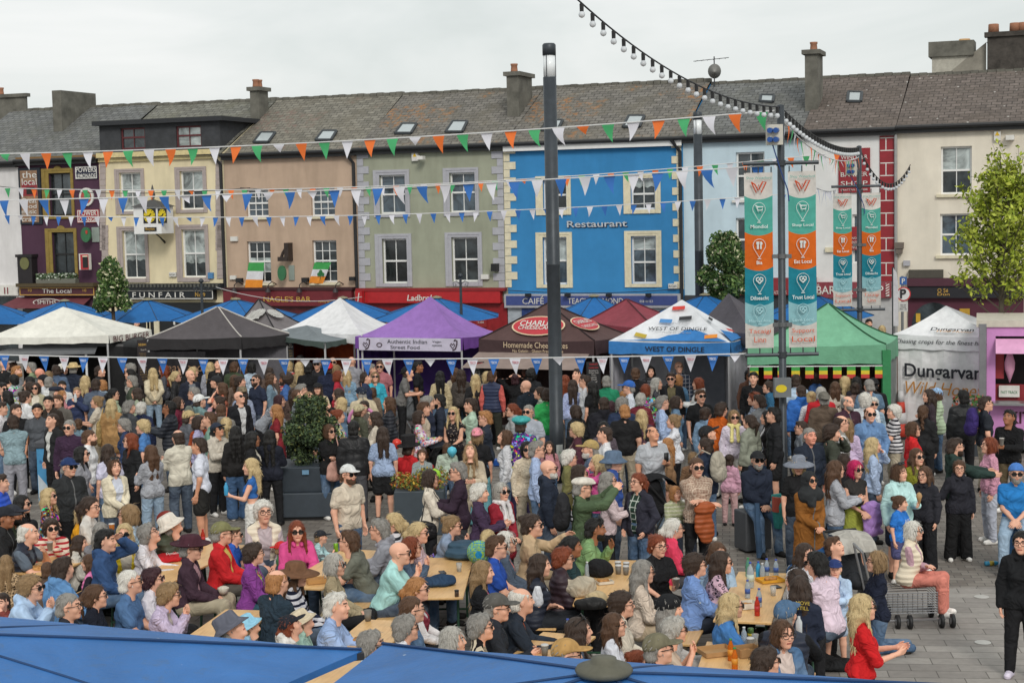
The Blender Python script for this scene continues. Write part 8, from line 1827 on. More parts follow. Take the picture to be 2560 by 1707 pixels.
400,173;ms;A;cm;tee 17171a;dj;;stout;broad man with cropped brown hair in a black T-shirt from behind
570,153;fs;C;lk;tee 2a2c30 @stripe:6a6a70;k;;;black haired seller inside the blue and white stall
890,103;ms;C;xp;ls 1f2a3c @plaid:8a8c94;k;;gl;bald seller with glasses in a checked shirt
325,310;ms;L;ca+cap:2f62b0;ls ccd2de;dj;;sg;man in a bright blue cap and white shirt
635,283;fs;R;ls;ls 24242a @leo:6a6a70;k;;;woman with long silver hair and a purple band
515,353;fs;A;br;ls 3c3838 @floral:a09a90;k;;;woman with an auburn bob in dark print from behind
800,223;ms;C;sn;jkt 1c1d20 6a6248;dj;;sg;brown haired man in sunglasses and an open black jacket
880,248;fs;AR;bo;ls 4f7290;j;;;woman with a ginger bob in blue at the stall counter
1110,283;fs;L;br;hood d0d0ce;j;hold;;auburn haired woman in a white hooded top at the counter
1132,413;ms;CR;sm;tee 17181a;dj;hold/down;sg;brown haired man in sunglasses and a black polo shirt with a cup
258,434;kf;A;bo;ls b8a8a0;j;;h1.25;small strawberry blond child beside the green T-shirt
40,504;ms;A;cn;hood 1f1f26;dj;;stout;man with cropped dark hair in a black hooded jacket from behind
120,544;fs;A;bv;ls 4a3038;k;;;woman with dark red hair behind the black hooded jacket
250,504;ms;AR;ya;jkt 26334e;dj;;;man with wavy grey hair in navy between two dark tops
275,588;ms;A;co;tee 161618;b;;stout;sandy cropped man in a black T-shirt and pale trousers from behind
458,458;fs;AR;zs;jkt 6a222e;k;;;older woman with white blond hair in a dark red coat
470,638;fs;A;lg;ls 4a3240;k;;;woman with long blond and black hair in plum from behind
700,483;ms;R;sa;ls a3b6d8;n;;gl stout;silver haired man with glasses in a pale blue shirt
860,488;fs;R;bn;jkt 54728c;dj;;gl denim;brown haired woman with glasses in a denim jacket facing right
590,833;ms;CR;rk;tee a8abb0;lj;phone/down;hp-25 stout sk:t;dark haired man in a grey T-shirt looking at a phone
832,693;fw;L;ud;ls d2d4da;k;fwd/down;;woman with pinned up fair hair in a white shirt walking left
1192,614;fs;RA;un;jkt 7290ac;j;;denim;woman with a brown bun in a pale denim jacket from behind
1365,558;ms;RA;sn;ls c05c1c;w;;sg;man in a bright orange jumper and sunglasses
1512,648;fs;C;bd;ls d0c6d4;w;;sg scarf:e0cf8c;woman in sunglasses with a pale yellow scarf
1690,698;fs;LA;pn;jkt 84887a;k;;stout;woman with a long brown ponytail in a sage grey jacket
1735,218;ms;CL;sk;ls 151517;j;;;black haired young man in a black jumper by the green stall
1685,194;fs;C;uk;jkt 6a4a3c;k;;sg sk:b;woman in sunglasses and a brown coat by the green stall
1905,319;fs;L;un;cardi 2f6080;dj;;gl;woman with brown hair pinned up and a teal cardigan
1740,448;fs;L;yr;ls 9aa4b4 @plaid:4a5260;j;;sgh;curly auburn woman with sunglasses on her head
1800,473;ms;LA;sn;jkt 6f7174;dj;;;dark haired man in a grey jacket facing left
1890,653;fs;L;lk;jkt 1d1a1c d0d0d0;j;;leather;woman with long black hair in a leather jacket over white
1965,613;ms;L;sk;jkt 1a1b1e;shorts:1a1a1c;;;black haired young man in a black jacket and shorts by the banner pole
1210,813;ms;R;sn+cap:1f2022;ls 4a2a30;dj;;hp-20;man in a black cap and maroon jumper
1190,963;fs;LA;un;jkt 1f2a3e;j;;;woman with a dark bun in a navy jacket and pale rucksack
760,963;kf;L;lo;coat 8a6a4c;;;h1.35;child with long golden brown hair in a brown coat
1050,1123;km;A;sd;ls 8a6a50;b;;h1.3;sandy haired child behind the man with folded arms
1090,1190;ms;CR;cm;tee 8f7464 @geo:d0bca8;k;cross;sg;man in a brown patterned shirt with folded arms and sunglasses
1460,1148;kf;AR;un;hood c295a8;c4a0a0;hold/down;h1.18;little girl with a purple bow in a pink sweatshirt
1775,1103;ml;CR;ca+cap:202124;hood 1d2434;j;clasp;bd sg;man in a black cap and navy hooded top sitting on a block
2215,248;ms;A;sn;tee a3b8cc;j;;;brown haired man in a pale blue T-shirt at the green stall
2270,373;ms;A;cn;hood 3168b4;k;;stout;big man in a bright blue hooded top from behind
2272,773;km;L;sn;hood 7a8088;dj;;h1.5 gl;boy with brown hair and glasses beside the banner pole
2242,1163;fs;C;bg+wide:7a7f8a;tee 18181a;dj;;sg stout;blond woman in a grey brimmed hat and black T-shirt
150,1113;ms;R;ca+bucket:586a80;jkt 2e4a8a;dj;;sg;man in a blue grey bucket hat and blue jacket
55,838;ms;L;cn;tee d4d4d6;k;;stout;dark haired man in a white rugby shirt
38,775;fs;C;bk;ls 5a5058;k;;gl;black haired woman with glasses behind the rugby shirt
85,1343;fs;R;la;ls c9b6b8;k;hold;sg;woman with long grey hair and sunglasses in a pale pink top
430,1353;fs;LC;pr;jkt 2a2a36 20382c @plaid:c4ccc4;j;pock;gl stout;auburn woman with glasses in a green checked top and jeans
850,1505;kt;CR;bo;ls 9aa07c @stripe:c8c8b0;n;;h.9 z.35;toddler in a striped top seated in the black pushchair
#2000 900 .23810
155,113;fs;LA;bn;tee 2f4f80;k;;;woman with a dark bob in a blue top at the green stall counter
120,322;fs;A;ug;ls ccccd0;k;;;blond haired person in white behind the bright blue hood
220,276;ms;A;cs;jkt b01f28;dj;;;white haired man in red in the green stall queue
248,320;ms;A;ca+capb:6a665e;jkt 5a4c40;dj;;;man in a grey cap and brown jacket from behind
370,218;fs;A;lm;jkt b0a698;k;;;woman with long brown hair in a stone jacket in the queue
470,164;fs;A;wg;ls 17171a;k;;;woman with thick blond waves in a black top
592,168;fs;A;lk;ls 26222a;k;;;dark haired woman at the green stall counter
580,228;fs;A;un;ls 8a7068;k;;;brown haired woman with an updo at the green stall
770,178;ms;AR;sk+capb:161618;jkt 17181b;k;;;man in a black cap at the right of the green stall
725,198;ms;A;ca;tee 5a7288;dj;;stout;grey haired man in a slate blue T-shirt from behind
500,374;ms;CR;ra;jkt 3c2230;dj;;bd;bearded older man in a dark maroon jacket
680,338;ms;AR;yw;ls cdd2d6;dg;;stout;man with white curly hair in a white jumper from behind
768,385;fs;C;zw;ls 8aa0b0;j;;sg;white haired woman in sunglasses behind the white jumper
735,488;ms;C;rm;hood 6484ac;dj;pock;sg;man in sunglasses and a light blue hooded top
430,578;ms;R;rn;vest 7a7872 d0d0d0;dj;;gl;balding man with glasses in a grey gilet
490,608;fs;A;wd;ls c2b0cc;j;;;woman with long fair hair in lilac from behind
332,668;ms;R;yn;jkt 3c4036;dj;face/down;;young man with tousled brown hair covering his face with his hand
100,708;ms;CR;ca;jkt 1c2432;k;;sk:r stout;stocky man with cropped grey hair in a navy jacket
985,463;fs;L;yw;tee c9c6c8 @stripe:20222c;b;hold;stout;white haired woman in a striped T-shirt and beige trousers
1182,638;fs;R;bm;jkt c01f22 d4d4d0;k;;sg;brown bobbed woman in sunglasses and a red blazer
1292,463;fs;AR;tm;jkt 19191b;k;;;woman with a brown plait and black jacket from behind
1355,298;fs;L;ln;ls 3a3036;k;;;dark haired woman beside the light blue cap
1432,284;fs;L;bm+cap:8fb0d4;puff 9fb094;j;hold;;woman in a light blue cap and mint padded jacket
1715,308;ms;A;sk;jkt 1c1e20;k;;leather stout;black haired man in a black biker jacket with a yellow armband
1948,373;ms;R;sn;tee 22262e;b;down;gl;dark haired man in a dark T-shirt wearing a purple rucksack
2200,514;ms;LC;sk;ls 121214;5a4e3a;hold/down;sk:b hp-20;black haired man in a black jumper holding a white cup
762,803;fs;R;lg;ls a5b6d2;dj;face/down;;blond woman in a pale blue jumper shading her face
1225,918;fs;CR;lm;cardi 7a7a24 6a6a28;dj;cross;sg;woman with long brown hair and an olive green cardigan
1625,808;ms;R;sn;hood 22342f 17181a;k;fwd;bd gl;bearded man in a dark green hoodie behind two girls
1990,798;fs;L;br;ls c790a4;a4a8b4;;gl stout shoed8d5d0;auburn woman with glasses in a pink blouse and pale jeans
2272,1068;ml;CL;ca+capb:4a7ac0;tee 2272b4;lj;clasp;sg bd;man in a blue cap and bright blue polo shirt on a block seat
460,973;km;AR;sn;tee 1a1a1c;k;;h1.6;youth with brown hair in black behind the pink haired woman
370,1043;fs;R;lm;cardi 9ea0a6;j;hold;sg;woman with long brown hair and sunglasses in a light grey cardigan
580,1043;fs;CR;bq;tank 2c2a28;skirt:9aa044;clasp;sg;woman with bright pink hair in a black vest and lime skirt
95,1148;fs;CR;bk+hijab:26282a;coat 80501c;80501c;clasp;sg sk:t hem.28;woman in a black headscarf and long ochre coat
1040,1078;fs;CR;bm;hood b0d2d0;shorts:1c2230;hold/down;sgh stout hy20;woman with brown hair and a mint hoodie holding a cone
1050,1414;ks;RC;um;tee 2a72c4;shorts:4a4a70;hold/down;h1.2 hy25;girl in a blue sports jersey standing before the mint hoodie
1310,1108;ks;LC;lm;hood 25252c;wide:15161a;;h1.52 gl;girl with long brown hair and glasses in a dark sweatshirt
1670,1043;ks;C;pm;hood 23232b;wide:141416;down/out;h1.50 gl;girl with tied hair and glasses stretching out one sleeve
#1760 560 .34014
1212,695;ms;C;sk;jkt 141416;k;;bd;man in black standing far behind the green gazebo
1308,742;fs;A;bg;ls c8b8b8;k;;;fair haired person far behind the green gazebo
#0 560 .27234
1255,875;ms;C;sn;tee 2a2c34;k;;;man in dark clothes by the funfair doorway
1615,922;ms;R;sk;tee c9c9cc;k;;;man in a white T-shirt passing the funfair window
#560 560 .27234
1512,862;ms;C;sn+cap:2a2c50;tee 8a8078;k;;;man in a dark cap by the betting shop door
#1160 560 .27234
510,868;ms;L;sn;tee 35383c;k;;;dark haired man passing the blue restaurant
#560 560 .27234
1400,1168;fs;C;lg;ls a4a868;k;;sg;blond woman in sunglasses behind the Indian menu board
1310,1225;fs;R;un;ls 5a4a70;k;;;dark haired woman left of the woman in sunglasses at the Indian stall
1345,1282;ms;R;sa;tee b87a84;k;;;grey haired person in dusty pink at the Indian stall
1430,1255;ms;C;cm;tee a86a70;k;;sg;man in sunglasses in a dusky pink top
1590,1165;fs;C;bs;ls a8a8a0;k;;;pale haired woman in sunglasses right of the blue pennant;sg
700,1200;ms;C;sk;tee 3a2a24;k;;sk:d;shadowed stallholder at the orange backed stall
1170,1215;ms;A;xp;tee 8a8a90;k;;;bald head behind the Indian menu board
'''
SEATED = r'''
#0 1200 .22128
38,285;mt;R;ck+cap:1f2128;jkt 1c1d1f;k;;sk:b;man in a black cap and black jacket at the far left
128,260;mt;R;ck+cap:2c2e36;jkt 36402f;k;;bd sk:b;bearded man in a charcoal cap and green jacket at the far left
240,158;ft;R;lk;tank 1f1c1e;k;;sg;woman with long black hair and sunglasses in a black vest
545,83;fs;R;wg;ls 2a2622 @floral:b06a50;k;;sg h1.5;blond curled woman in a bright floral blouse
572,423;ft;CR;zn;cardi d2c0ae @stripe:b8303a;k;chin/table;sg;woman with short brown hair in a red and cream striped cardigan
300,480;mt;R;rw;vest 1b2130 5a6470;k;eat/table;tee;older man drinking with white receding hair and a navy gilet
930,273;ft;R;bg;tee d2941c;dj;eat/table;sg;blond woman in a golden yellow T-shirt eating
1005,172;ft;R;pn;tee c4bfb8;j;;gl h1.8;dark haired woman with a ponytail behind the yellow T-shirt
1130,468;ft;A;la;ls 7a7a80;k;;;woman with long grey hair seen from behind
890,613;kt;R;ln;hood bdb9b0;k;;h1.45;girl with dark hair tied back in a cream sweatshirt
1180,543;mt;R;sk;hood 2f4a72;j;shade/lap;;man in a blue sweatshirt shading his eyes
1400,483;ft;CR;wg;vest cdb41c c8c0b0;k;;sg;blond wavy haired woman in a bright yellow gilet
1455,260;ft;L;bd;ls a8bfd2;j;;sg h1.85;light brown bobbed woman in a pale blue top
1660,478;ft;R;za;ls d0ccd0;k;table;gl hp-25;grey haired woman in a white top looking down
1915,373;ft;R;sa+bucket:d8d0c4;puff 383c2c;dg;table;hp-30;person in a white bucket hat and olive padded jacket
1880,343;ft;R;sm+beanie:7a2a22;jkt 4a3a38;k;;;person in a rust red hat behind the white bucket hat
2145,618;mt;R;ra+fedora:421f2a;jkt 3a2632 b08a90;a09680;lap;sg;man in a burgundy trilby and plum jacket
60,838;kt;A;ld;ls b59a78 @leo:3a2a20;k;;h1.3;fair girl in a white headband and leopard print top
328,1063;mt;R;yd;hood a4bcd8;lj;chin;sg;young man with sandy curls and sunglasses resting his chin on his hands
690,858;mt;RA;sn;hood 5a84b0;dj;table;;dark haired man in a blue hooded top facing away
1010,828;kt;L;lm;vest d878a8 24202c;k;;h1.35;girl with long brown hair in a pink gilet
760,1273;mt;R;ca;tee 22242c;dj;;gl;grey haired man with sunglasses in a dark top at the bottom left
1062,1163;ft;R;pm;ls 141826;k;;sg;woman in cream framed sunglasses and a navy top with scarf
1452,1008;mt;R;cw;tee 4a6a92;dj;;sg stout;white haired man in sunglasses and a blue polo shirt
1712,978;ft;R;zv;tee cfcbd2;k;;sg;woman with spiky dark purple hair in a white T-shirt
1882,1148;ft;R;zd;cardi b9abc4 b8b0a8;k;chin;sg;woman with short fair hair and lilac cardigan, hands under her chin
18,1265;kt;C;sn;ls 7a3a34;k;face/lap;h1.3;dark haired child at the bottom left edge
528,920;kt;A;cm;ls 5a4a40;k;;h1.3;brown haired child behind the blue hooded top
#0 880 .22128
-10,1370;mt;R;sn;puff 1f4ab4;k;;;person in a bright blue padded coat at the left edge
#480 1140 .22128
800,493;ft;CR;yw;vest cfc4b0 b0a4a8;dj;;gl h1.85;older woman with white curls in a cream gilet
325,723;mt;R;ca+cap:77754f;jkt b81c22 d0b860;5a5650;lap;sg stout;man in an olive cap and red jacket over a yellow polo
470,798;kt;R;sm;tee 2a58b0;j;;h1.4 sg;boy in dark sunglasses and a blue top
712,745;kt;R;sn;jkt 1b2436;j;;h1.45 hp-30;boy with dark brown hair looking down in a navy jacket
682,968;ft;R;zn;cardi 7c3a84 2a3a4c @floral:b06a5a;2a4a58;hold/lap;gl stout;woman with short brown hair and a purple cardigan holding food
1178,718;ft;CR;lr;hood c84a84;j;table;sg;woman with long auburn hair in a bright pink hoodie
1005,952;kt;R;cd+capb:c82a2c;tee 4a7a50;j;;h1.0 z.15;toddler in a red and blue cap worn backwards
1445,828;kt;R;cd+cap:22252c;ls a9c9cc;j;table;h1.0 z.1;toddler in a black and blue cap and pale blue top
1790,822;mt;L;sm;tee 68695e;j;chin/lap;sg;man in sunglasses and a grey green polo shirt facing left
1600,1088;ft;R;bs;ls 9a8c70;k;lap;sg;woman with a silver blond bob and ribbed beige jumper
2130,693;mt;L;sa;hood 8d8e96;dj;table;gl;grey haired man with glasses in a pale grey hooded top
2278,628;ft;L;pg;ls cdcbd0 @stripe:24262e;j;;sg;blond woman with a ponytail in a striped top facing left
950,1278;mt;RA;ro;ls 22323f;dj;lap;sg stout;balding man in a dark teal jumper from behind
1165,1185;ft;R;lm+wide:6a4a34;ls c6c6cc @stripe:20263a;j;;sg;woman in a wide brown hat and striped top
#480 1360 .22128
420,758;mt;R;sa+bucket:5c5e6a;jkt 3a302a;dj;table;hp-35;man in a grey bucket hat and brown jacket looking down
632,785;kt;R;cd+bucket:8fc4dc;tee 8ab4d0;j;;h1.3 hp-30;child in a light blue bucket hat
1095,775;kt;R;pr+cap:1c1f28;hood cfcdc8;k;table;h1.5 hp-25;girl with a ginger ponytail and black cap
1240,730;kt;R;cd+bucket:cfc0a4;jkt a4c4b4;k;hold;h1.35 hp-30;child in a cream bucket hat and mint jacket
1612,533;mt;R;sw;ls 8fa6cc;b;table;stout;elderly man with white hair in a light blue sweater
2005,963;ft;R;za;ls ced4de;w;;sg;silver haired woman in sunglasses and white shirt between the parasols
#920 1160 .22128
335,873;mt;R;xp;tee a0ccc8;dj;chin;sg stout;bald man in sunglasses and a mint T-shirt
470,808;ft;R;br;ls 4c5c70;j;chin;sg;auburn haired woman in sunglasses resting her chin on her hands
560,643;ft;R;pg;ls b8a0a8;j;;sg h1.7;blond woman with a ponytail in sunglasses, behind the auburn woman
450,720;kt;R;sm;ls c4a8b0;j;;h1.35;brown haired child between two women in sunglasses
935,568;ft;R;ud;tee 7f8ea4;j;chin;sg;woman with a fair bun and grey blue T-shirt, hands at her chin
800,890;kt;R;bn;ls 23263c @floral:b08aa4;k;table;h1.15 lean40 hp-10;girl with a painted face leaning on the table
1842,548;ft;R;un;jkt b59c7c;b;wave/lap;sg h1.85;woman in sunglasses and a beige trench coat holding up a hand
1440,793;mt;R;sm;tee 23499c;dj;lap;sg stout;man in mirrored sunglasses and a royal blue polo shirt
1550,748;ft;R;bw;jkt 4a5666 d88078;dj;;sg;white haired woman in sunglasses with a coral top
1350,728;kt;RA;pg;tee dd7a70;k;;h1.5;fair girl with a ponytail in coral from behind
1285,1078;ft;R;ld;cardi 15161a 6a3a3a @floral:a87a70;k;lap;stout;woman with long dark blond hair in a black cardigan
545,1263;ft;R;po;vest 6c1a2c c8c4c4;k;lap;sg stout;blond woman with tied hair in a dark red gilet
1930,1000;ft;R;ln;vest 191e2c d2d4da;1d2026;cross;tee;dark haired woman in a navy gilet over a white T-shirt
2190,928;ft;R;zr;puff 2e2028;k;lap;sg stout;woman with short red brown hair in a plum padded coat
2290,798;ft;R;pk;ls 1f363a;k;;sk:b;young woman with black hair in a dark teal sweatshirt
#960 1360 .22128
300,583;mt;R;cm;jkt 4a6a8e;dj;lap;gl denim;man with cropped grey brown hair and glasses in a denim jacket
230,788;ft;R;za;tee d2d4da;k;;sg;woman with short grey hair, red tinted sunglasses and white top
1262,533;mt;R;ca+cap:55534f;jkt 1f242c;dg;hold;gl;elderly man in a grey cap leaning on a stick
1530,488;mt;R;rw;jkt 1e2733 b0522c;dg;table;;elderly man with white hair and a navy jacket, hands on the table
762,918;ft;R;bs;ls 9ab0c0;k;;;older woman with a grey blond bob just above the parasol
1078,773;ft;R;za;ls c4b8a0 @zebra:1c1a1c;k;;sg;woman with short grey hair in a zebra striped top
2050,1043;mt;R;ca+cap:b08a54;tee 6a5a58;k;;gl;man in a tan cap just above the parasol cap
2190,818;ft;R;wn;ls 5a6270;k;;sgh;young woman with long dark wavy hair beside the tan cap
#1360 1160 .22128
560,600;mt;R;sk;ls 7a9a68;dj;chin/lap;bd sgh sk:b;black haired bearded man in a light green jumper
1280,785;ft;CR;ur;ls 17171a;k;hold/lap;gl slv.5;auburn woman with a high bun and glasses holding a coffee cup
1455,598;ft;R;pw;jkt d03a58;dg;;sg;white haired woman in sunglasses and a coral pink jacket
1700,998;ft;R;yn;cardi 6f8cc0 c0c8b8;n;lap;sg fat;woman with short brown curls in a light blue cardigan
1990,970;ft;R;ln;ls c4a4b4 @leo:24202c;k;table;sg;woman with long dark hair in a leopard print jumper
1955,868;ft;CR;lm;ls 9ab4cc;j;;;brown haired woman behind the leopard print jumper
1110,1070;ft;R;la;ls c4b4a4;a5947c;lap;sg;woman with a grey brown bob in a pale pink blouse
#1440 1360 .22128
510,525;ft;R;yn;jkt cdc4b4;k;;gl;woman with short dark curly hair in a cream fleece
1050,555;ft;R;la+beanie:15161a;coat a8a4a0;k;;;person in a black knitted hat and pale grey coat
1080,808;ft;R;zs;tee b5a492;k;chin;sg;white haired woman in a beige top with clasped hands
915,983;mt;R;ca+cap:6f6a55;jkt 33272f 8a98ac;k;;gl;man with glasses in a khaki cap and dark jacket
420,763;kt;R;lm;tee ccced6;k;;h1.6 gl;girl with long brown hair and glasses in a white T-shirt
690,1183;kt;R;ur;ls 8a6a58;k;;h1.35;child with a ginger bun just above the parasol
1735,538;ft;R;lg;jkt 3f74b0 2a2a2c;j;table;sg stout;woman with long blond hair and a bright blue jacket
2130,1148;ft;R;zn;ls 7a4a48;k;;sg;woman with short dark hair at the bottom of the right table
#1800 1140 .22128
960,973;ft;CR;ln;ls d0d0d4;k;hold;sg;dark haired woman in sunglasses and white shirt at the right table
1110,1070;mt;LA;sk;ls d3bfcc;dj;table;sg stout;black haired man in a pale pink shirt from behind
1262,893;ms;RC;sm;ls 1f4a78;dj;fwd;lean50 hp-20 h1.6;brown haired man in a teal blue jumper bending forward
1300,1155;ks;CL;cg+cap:26386c;jkt a9bfd8 2a68b0;shorts:a8b8cc;hold;h.92;small boy in a navy cap and open pale shirt
1775,1058;fk;L;bd;ls 161c2e;j;lap;gl;woman with a fair bob in a navy jumper kneeling on the paving
2178,722;ft;RRC;bw;vest cfc2ac b894a0;c4786a;cross;sg stout z.1 h1.52 shoed8d5d0;white haired woman in a cream gilet and coral trousers on the trolley
870,1263;ft;LA;ln;ls 5a4a50;k;;sgh;dark haired woman with pale sunglasses pushed up on her hair
905,1338;ft;AR;ln;hood 1f2638;k;;;long haired person in a navy hoodie with yellow back lettering
#1860 1360 .22128
470,613;mt;AR;ca+cap:4a6684;vest 1f2636 15161a;dj;table/eat;stout;man in a denim cap and navy gilet drinking from a can
432,843;ft;CR;bm;jkt 44688e c8b8b0;dj;;gl denim;brown bobbed woman with glasses in a denim jacket
1335,548;fs;R;lg;ls c01a1e;1f2026;phone/hold;sg slv1.1 hem.94;blond woman in a red top gesturing at the bottom right
#2180 1140 .36155
1035,510;fs;CL;pk;hood 121316;k;;gl shoec8c0d0;dark haired woman in a black tracksuit at the right edge
'''
def parse(txt):
 out = []; ox = oy = k = 0
 for ln in txt.strip().splitlines():
  ln = ln.strip()
  if not ln: continue
  if ln[0] == '#': ox,oy,k = [float(q) for q in ln[1:].split()]; continue
  f = ln.split(';')
  if len(f) > 9: f[7] = (f[7]+' '+f[9]).strip(); f = f[:9]
  x,y = [float(q) for q in f[0].split(',')]; out.append((ox+x*k,oy+y*k,f[1],YAW[f[2]],f[3],f[4],f[5],f[6],f[7],f[8]))
 return out
REC = parse(CROWD)+parse(SEATED)
PD = []
for i,t in enumerate(REC):
 try: PD.append(make_person(*t,i))
 except Exception as e: print('BAD',t); raise
base = np.array([d['P'][:2] for d in PD]); t_ = np.ones(len(PD)); rad = np.array([.20 if d['pose'] in 'swk' else .21 for d in PD])*np.array([d['sf'] if d['kid'] else 1 for d in PD])
obst = [(LP1[0],LP1[1],.2),(LP2[0],LP2[1],.2),(BP1[0],BP1[1],.15),(BP2[0],BP2[1],.15)]
for it in range(160):
 pos = base*t_[:,None]; mv = np.zeros(len(PD))
 D = pos[:,None]-pos[None]; dist = np.sqrt((D**2).sum(-1))+np.eye(len(PD))*9; need = rad[:,None]+rad[None]; ov = np.clip(need-dist,0,None)
 sg = np.sign(t_[:,None]*np.linalg.norm(base,axis=1)[:,None]-t_[None]*np.linalg.norm(base,axis=1)[None]+1e-6*np.arange(len(PD))[:,None])
 mv = (ov*sg).sum(1)*.35
 t_ += mv/np.linalg.norm(base,axis=1); t_ = np.clip(t_,.968,1.032)
 for ox,oy,r in obst:
  dd = np.hypot(base[:,0]*t_-ox,base[:,1]*t_-oy); m_ = dd < r+.2; t_ = np.where(m_,t_+np.sign(base[:,1]*t_-oy)*.004,t_)
t_ = np.clip(t_,.955,1.045)
for d,t in zip(PD,t_):
 P = CAM+(d['P']-CAM)*t; zh = P[2]-d['lift']; d['zk'] = zh/(d['zt']-d['lift']) if d['zt'] > d['lift']+.3 else 1.0; d['zk'] = min(1.09,max(.90,d['zk'])); d['P'] = P
OBJ = {}
for d in PD: OBJ[d['label']] = build_person(d)
# ---------------------------------------------------------------- things people sit on, hold or carry
BYL = {d['label']: d for d in PD}
def near(label,p):
 o = OBJ[label]; k = o.scale[0]; c,s = math.cos(o.rotation_euler[2]),math.sin(o.rotation_euler[2]); return np.array([o.location[0]+k*(c*p[0]-s*p[1]),o.location[1]+k*(s*p[0]+c*p[1]),o.location[2]+k*p[2]])
def wrist(label,i,d=(0,0,0)): return near(label,BYL[label]['J']['wr%d' % i]+np.array(d))
def axes(label): g = OBJ[label].rotation_euler[2]; return [np.array([math.cos(g),math.sin(g),0]),np.array([-math.sin(g),math.cos(g),0]),np.array([0,0,1.])]
for lab,hx,nm,txt in (('man in a black cap and navy hooded top sitting on a block','4a4c50','stone_seat','dark block seat under the man in the navy hooded top'),('man in a blue cap and bright blue polo shirt on a block seat','2a5a86','block_seat','blue block seat under the man in the blue polo')):
 m = MB(); m.box(near(lab,(0,-.10,.31)),(.46,.40,.62),axes(lab)); tag(m.build(nm,plain(hx,.7),None,bevel=.02),txt,'seat')
def carried(nm,txt,cat,lab,pts,hx,mat=None,strap=None,amp=.012,up=None):
 c0 = np.array(pts[0][0]); P = near(lab,c0); A = axes(lab)
 s_ = SDF(np.min([np.array(c)-c0-r for c,r in pts],0)-.02,np.max([np.array(c)-c0+r for c,r in pts],0)+.02,.013)
 for c,r in pts: s_.ell(np.array(c)-c0,r,.04)
 V,Q = s_.mesh(); V = rough(V,Q,amp,28,len(txt)*.4); V = V@np.stack(A)*OBJ[lab].scale[0]; me = npmesh(nm,V,Q); me.materials.append(mat or M_CLOTH); o = bpy.data.objects.new(nm,me); COL.objects.link(o); o.location = P; o.color = rgba(hx); tag(o,txt,cat)
 if strap: m = MB(); m.tube([near(lab,q) for q in strap],.011,5); m.build('strap',plain(hx,.6),o)
 return o
W1 = 'woman in sunglasses and a black top with folded arms and pink bag'
carried('handbag','soft pink shoulder bag of the woman with folded arms','bag',W1,[((.06,.22,.88),(.17,.06,.16)),((.06,.22,.78),(.19,.07,.10))],'c89a8c',M_LEATH,[(.0,.2,1.0),(-.08,.17,1.25),(-.13,.03,1.44)],.004)
carried('rust_coat','rust orange padded coat over the arms of the man in the brown patterned shirt','coat','man in a brown patterned shirt with folded arms and sunglasses',[((.0,.25,1.0),(.16,.06,.09)),((.02,.235,.82),(.14,.05,.24)),((-.04,.23,.68),(.11,.045,.16))],'a04e22',M_PUFF,None,.016)
carried('lilac_jacket','shiny lilac jacket with fluffy trim held by the pink haired woman','coat','woman with bright pink hair in a black vest and lime skirt',[((-.12,.24,1.0),(.17,.06,.08)),((-.2,.23,.82),(.11,.05,.2)),((-.07,.22,.8),(.08,.05,.2)),((-.16,.21,.62),(.17,.06,.07))],'b088cc',M_LEATH,None,.02)
for lab,hx,txt in (('dark haired man in a dark T-shirt wearing a purple rucksack','3a2a6c','purple rucksack on the man in the dark T-shirt by the kiosk'),('woman with a dark bun in a navy jacket and pale rucksack','b0a898','pale rucksack on the woman with the dark bun'),('man in a white cap and teal grey hooded top with rucksack','6a7068','grey green rucksack on the man in the white cap'),('man in a pale flat cap and green top taking a photograph','26262a','black rucksack on the photographer in the flat cap')):
 carried('rucksack',txt,'bag',lab,[((0,-.21,1.22),(.16,.10,.24)),((0,-.26,1.10),(.13,.08,.13))],hx,None,[(-.1,-.15,1.42),(-.12,.0,1.47),(-.12,.12,1.36),(-.13,.1,1.15),(-.13,-.1,1.05)])
carried('straw_bag','tall straw tote on the shoulder of the woman in tan','bag','long blond haired woman in a tan dress with a straw bag',[((-.25,.0,.95),(.07,.17,.27))],'b59a66',M_STRAW,[(-.22,.1,1.2),(-.17,.02,1.46),(-.22,-.1,1.2)])
carried('black_bag','black shoulder bag of the woman in the cream blazer','bag','dark bobbed woman in sunglasses and a cream blazer eating chips',[((.22,-.05,.82),(.06,.17,.14))],'1c1b1e',M_LEATH,[(.2,.05,.95),(.14,.0,1.46),(.2,-.1,.95)])
